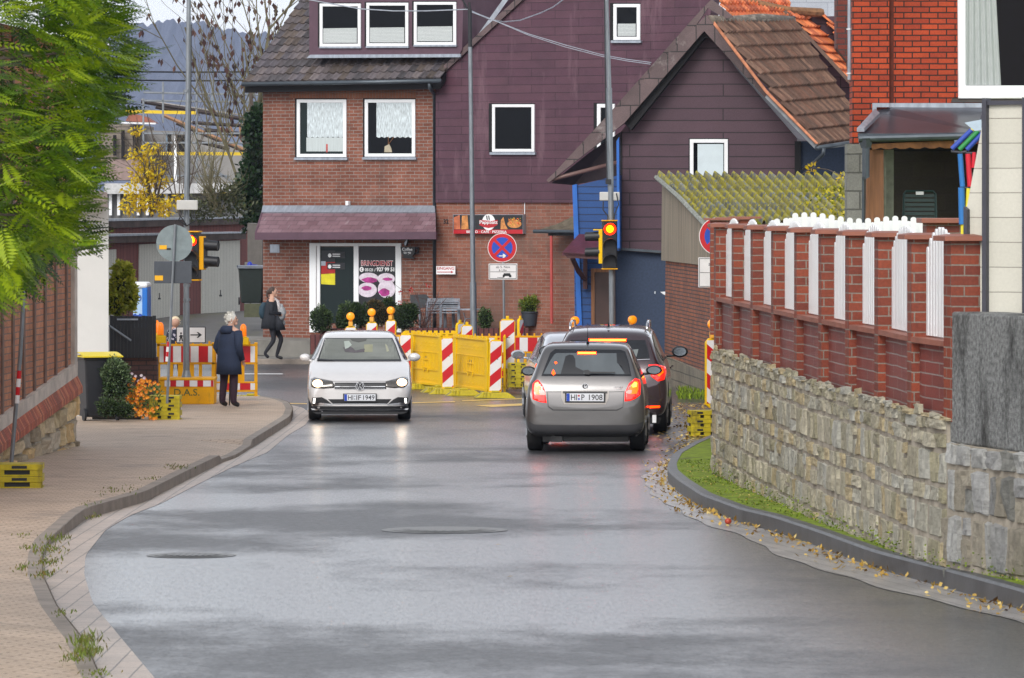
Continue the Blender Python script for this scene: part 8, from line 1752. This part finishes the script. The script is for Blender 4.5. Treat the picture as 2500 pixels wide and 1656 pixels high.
for sg, (el, wr_) in ((1, ((.29,.02,1.10),(.25,-.10,.87))), (-1, ((-.29,.02,1.10),(-.25,-.10,.87)))): b.tube([(sg*.19,-.045,1.37), ((sg*.19+el[0])/2*1.05,(el[1]-.045)/2,1.24), el, wr_], [.085,.082,.07,.055], 12)
b.v = [v*s for v in b.v]; b.build('coat', navy_coat, pe, smooth=True, local=True)
b = MB(); loft(b, [(0,.06,1.34,.13,.06),(0,.075,1.40,.15,.085),(0,.05,1.46,.12,.09),(0,.02,1.49,.09,.09)], 16); b.v = [v*s for v in b.v]; b.build('hood', navy_coat, pe, smooth=True, local=True)
b = MB(); q = lambda x,y,z: hc+Rh@Vector((x*s,y*s,z*s)); r7 = random.Random(3)
b.ball(q(0,.022,.025), 1, .092*s,.100*s,.105*s, 16, R=Rh)
for _ in range(160):
    d = rdir(r7); 
    if d.y < -.35 and d.z < .6: continue
    leaf(b, q(d.x*.09,.022+d.y*.098,.025+d.z*.10), Rh@(d+rdir(r7)*.8), rdir(r7), .045, .02, 1)
b.build('hair', hairm('white_hair', (.70,.68,.62)), pe, smooth=True, local=True)
b = MB(); b.tube([Vector((.10,-.15,.84))*s, Vector((.12,-.14,.02))*s], .012, 8); b.tube([Vector((.04,-.16,.84))*s, Vector((.20,-.13,.84))*s], .014, 8); st_ = b.build('walking_stick', M['trim'], None, origin=(0,0,0)); 
gp_ = G(558,994,.122); place(pe, gp_, math.radians(138)); 
st_.location = gp_; st_.rotation_euler = (0,0,math.radians(138)); tag(st_, 'thin black walking stick held by the elderly person', 'walking stick')
# woman walking to the right with a baby in a carrier
pw, s, hc, Rh = person('woman with dark tied hair and a baby carrier walking along the far pavement', None, 0, 1.70, (((.09,-.22,.50),(.09,-.10,.09),(.09,-.25,.04)), ((-.09,-.05,.47),(-.09,.17,.16),(-.09,.07,.06))), plain('black_jeans', (.015,.015,.02), .85, var=.2), M['trim'], (((.22,.02,1.12),(.12,-.22,1.10),(.07,-.27,1.10)), ((-.22,.02,1.12),(-.12,-.22,1.06),(-.07,-.27,1.06))), lean=0.0, head_turn=-.1)
blk = plain('black_coat', (.014,.016,.022), .85, var=.2)
b = MB(); loft(b, [(0,.02,.74,.24,.24),(0,.02,.95,.23,.22),(0,.02,1.10,.22,.19),(0,.01,1.25,.22,.18),(0,0,1.37,.19,.14),(0,0,1.46,.09,.09)], 20)
for sg in (1,-1): b.tube([(sg*.16,0,1.36),(sg*.22,.02,1.12),(sg*.13,-.21,1.09)], [.075,.06,.045], 12)
b.prism([(-.20,-.10,.80),(-.19,-.12,1.1),(-.19,-.30,.82),(-.19,-.33,.72),(-.20,-.12,.70)], (.03,0,0))
b.v = [v*s for v in b.v]; b.build('coat', blk, pw, smooth=True, local=True)
b = MB(); loft(b, [(0,.20,.98,.11,.07),(0,.22,1.10,.14,.09),(0,.21,1.25,.14,.09),(0,.17,1.36,.10,.06)], 14); b.v = [v*s for v in b.v]; b.build('backpack', plain('teal_backpack', (.015,.04,.06), .8), pw, smooth=True, local=True)
b = MB(); loft(b, [(0,-.18,.90,.07,.06),(0,-.21,1.0,.12,.10),(0,-.22,1.12,.13,.12),(0,-.20,1.22,.11,.10),(0,-.16,1.28,.08,.07)], 16); b.ball((0,-.20,1.25), 1, .075,.075,.08, 14); b.tube([(.05,-.22,.97),(.06,-.27,.88),(.06,-.28,.82)], [.05,.04,.03], 8); b.v = [v*s for v in b.v]; b.build('baby_carrier', plain('grey_wrap', (.33,.34,.35), .9, var=.25, sc=9, bump=.4), pw, smooth=True, local=True)
b = MB(); loft(b, [(0,-.06,1.24,.14,.10),(0,-.07,1.34,.13,.11),(0,-.04,1.43,.10,.10),(0,-.01,1.47,.07,.07)], 16); b.tube([(-.06,-.12,1.4),(-.08,-.16,1.25),(-.08,-.17,1.10)], [.05,.05,.03], 8); b.v = [v*s for v in b.v]; b.build('scarf', plain('patterned_scarf', (.45,.42,.42), .9, var=.5, sc=26), pw, smooth=True, local=True)
b = MB(); q = lambda x,y,z: hc+Rh@Vector((x*s,y*s,z*s)); b.ball(q(0,.025,.025), 1, .088*s,.095*s,.10*s, 14, R=Rh); b.ball(q(0,.12,.0), 1, .045*s,.05*s,.05*s, 10); b.tube([q(0,.13,-.01), q(0,.15,-.07), q(0,.13,-.14)], [.03,.03,.01], 8); b.build('hair', hairm('dark_brown_hair', (.05,.028,.02)), pw, smooth=True, local=True)
place(pw, G(664,880,.12), math.radians(90))
# toddler behind the barrier
tk, s, hc, Rh = person('toddler with pale blond hair in a dark patterned overall behind the barrier', None, 0, .98, (((.09,-.02,.48),(.10,.0,.09),(.10,-.12,.04)), ((-.09,-.02,.48),(-.10,.0,.09),(-.10,-.12,.04))), M['trim'], M['trim'], (((.22,-.02,1.14),(.20,-.10,.95),(.19,-.13,.91)), ((-.22,-.02,1.14),(-.20,-.10,.95),(-.19,-.13,.91))), head_turn=.3)
b = MB(); loft(b, [(0,0,.35,.20,.16),(0,0,.7,.22,.17),(0,0,1.0,.21,.17),(0,0,1.3,.20,.15),(0,0,1.42,.12,.11)], 16)
for sg in (1,-1): b.tube([(sg*.16,0,1.36),(sg*.24,-.02,1.14),(sg*.20,-.10,.96)], [.085,.075,.06], 10)
b.v = [v*s for v in b.v]; m_, n_, b_, L2 = _new('flower_print'); vv = _noise(n_, L2, _uv(n_, L2, (1,1,1), True), 22, 1, .5); L2(_ramp(n_, L2, vv, [(.56, (.012,.016,.035)), (.62, (.45,.42,.5))]), b_.inputs['Base Color']); b_.inputs['Roughness'].default_value = .8; b.build('overall', m_, tk, smooth=True, local=True)
b = MB(); b.ball(hc+Vector((0,0,.01)), 1, .11*s*1.25,.12*s*1.2,.13*s*1.2, 16); b.build('big_head', skin_m, tk, smooth=True, local=True)
b = MB(); b.ball(hc+Vector((0,.02,.035)), 1, .125*s*1.2,.125*s*1.2,.125*s*1.2, 14); r7 = random.Random(5)
for _ in range(90):
    d = rdir(r7); 
    if d.y < -.2 and d.z < .5: continue
    leaf(b, hc+Vector((d.x*.14*s, .02+d.y*.14*s, .03+d.z*.14*s)), d*.4+Vector((.4,0,-.7)), rdir(r7), .035, .015, 1)
b.build('hair', hairm('blond_hair', (.75,.62,.42)), tk, smooth=True, local=True)
zt = P(428,775,91).z; place(tk, Vector((P(428,0,91).x, 91, zt-1.02)), math.radians(8))
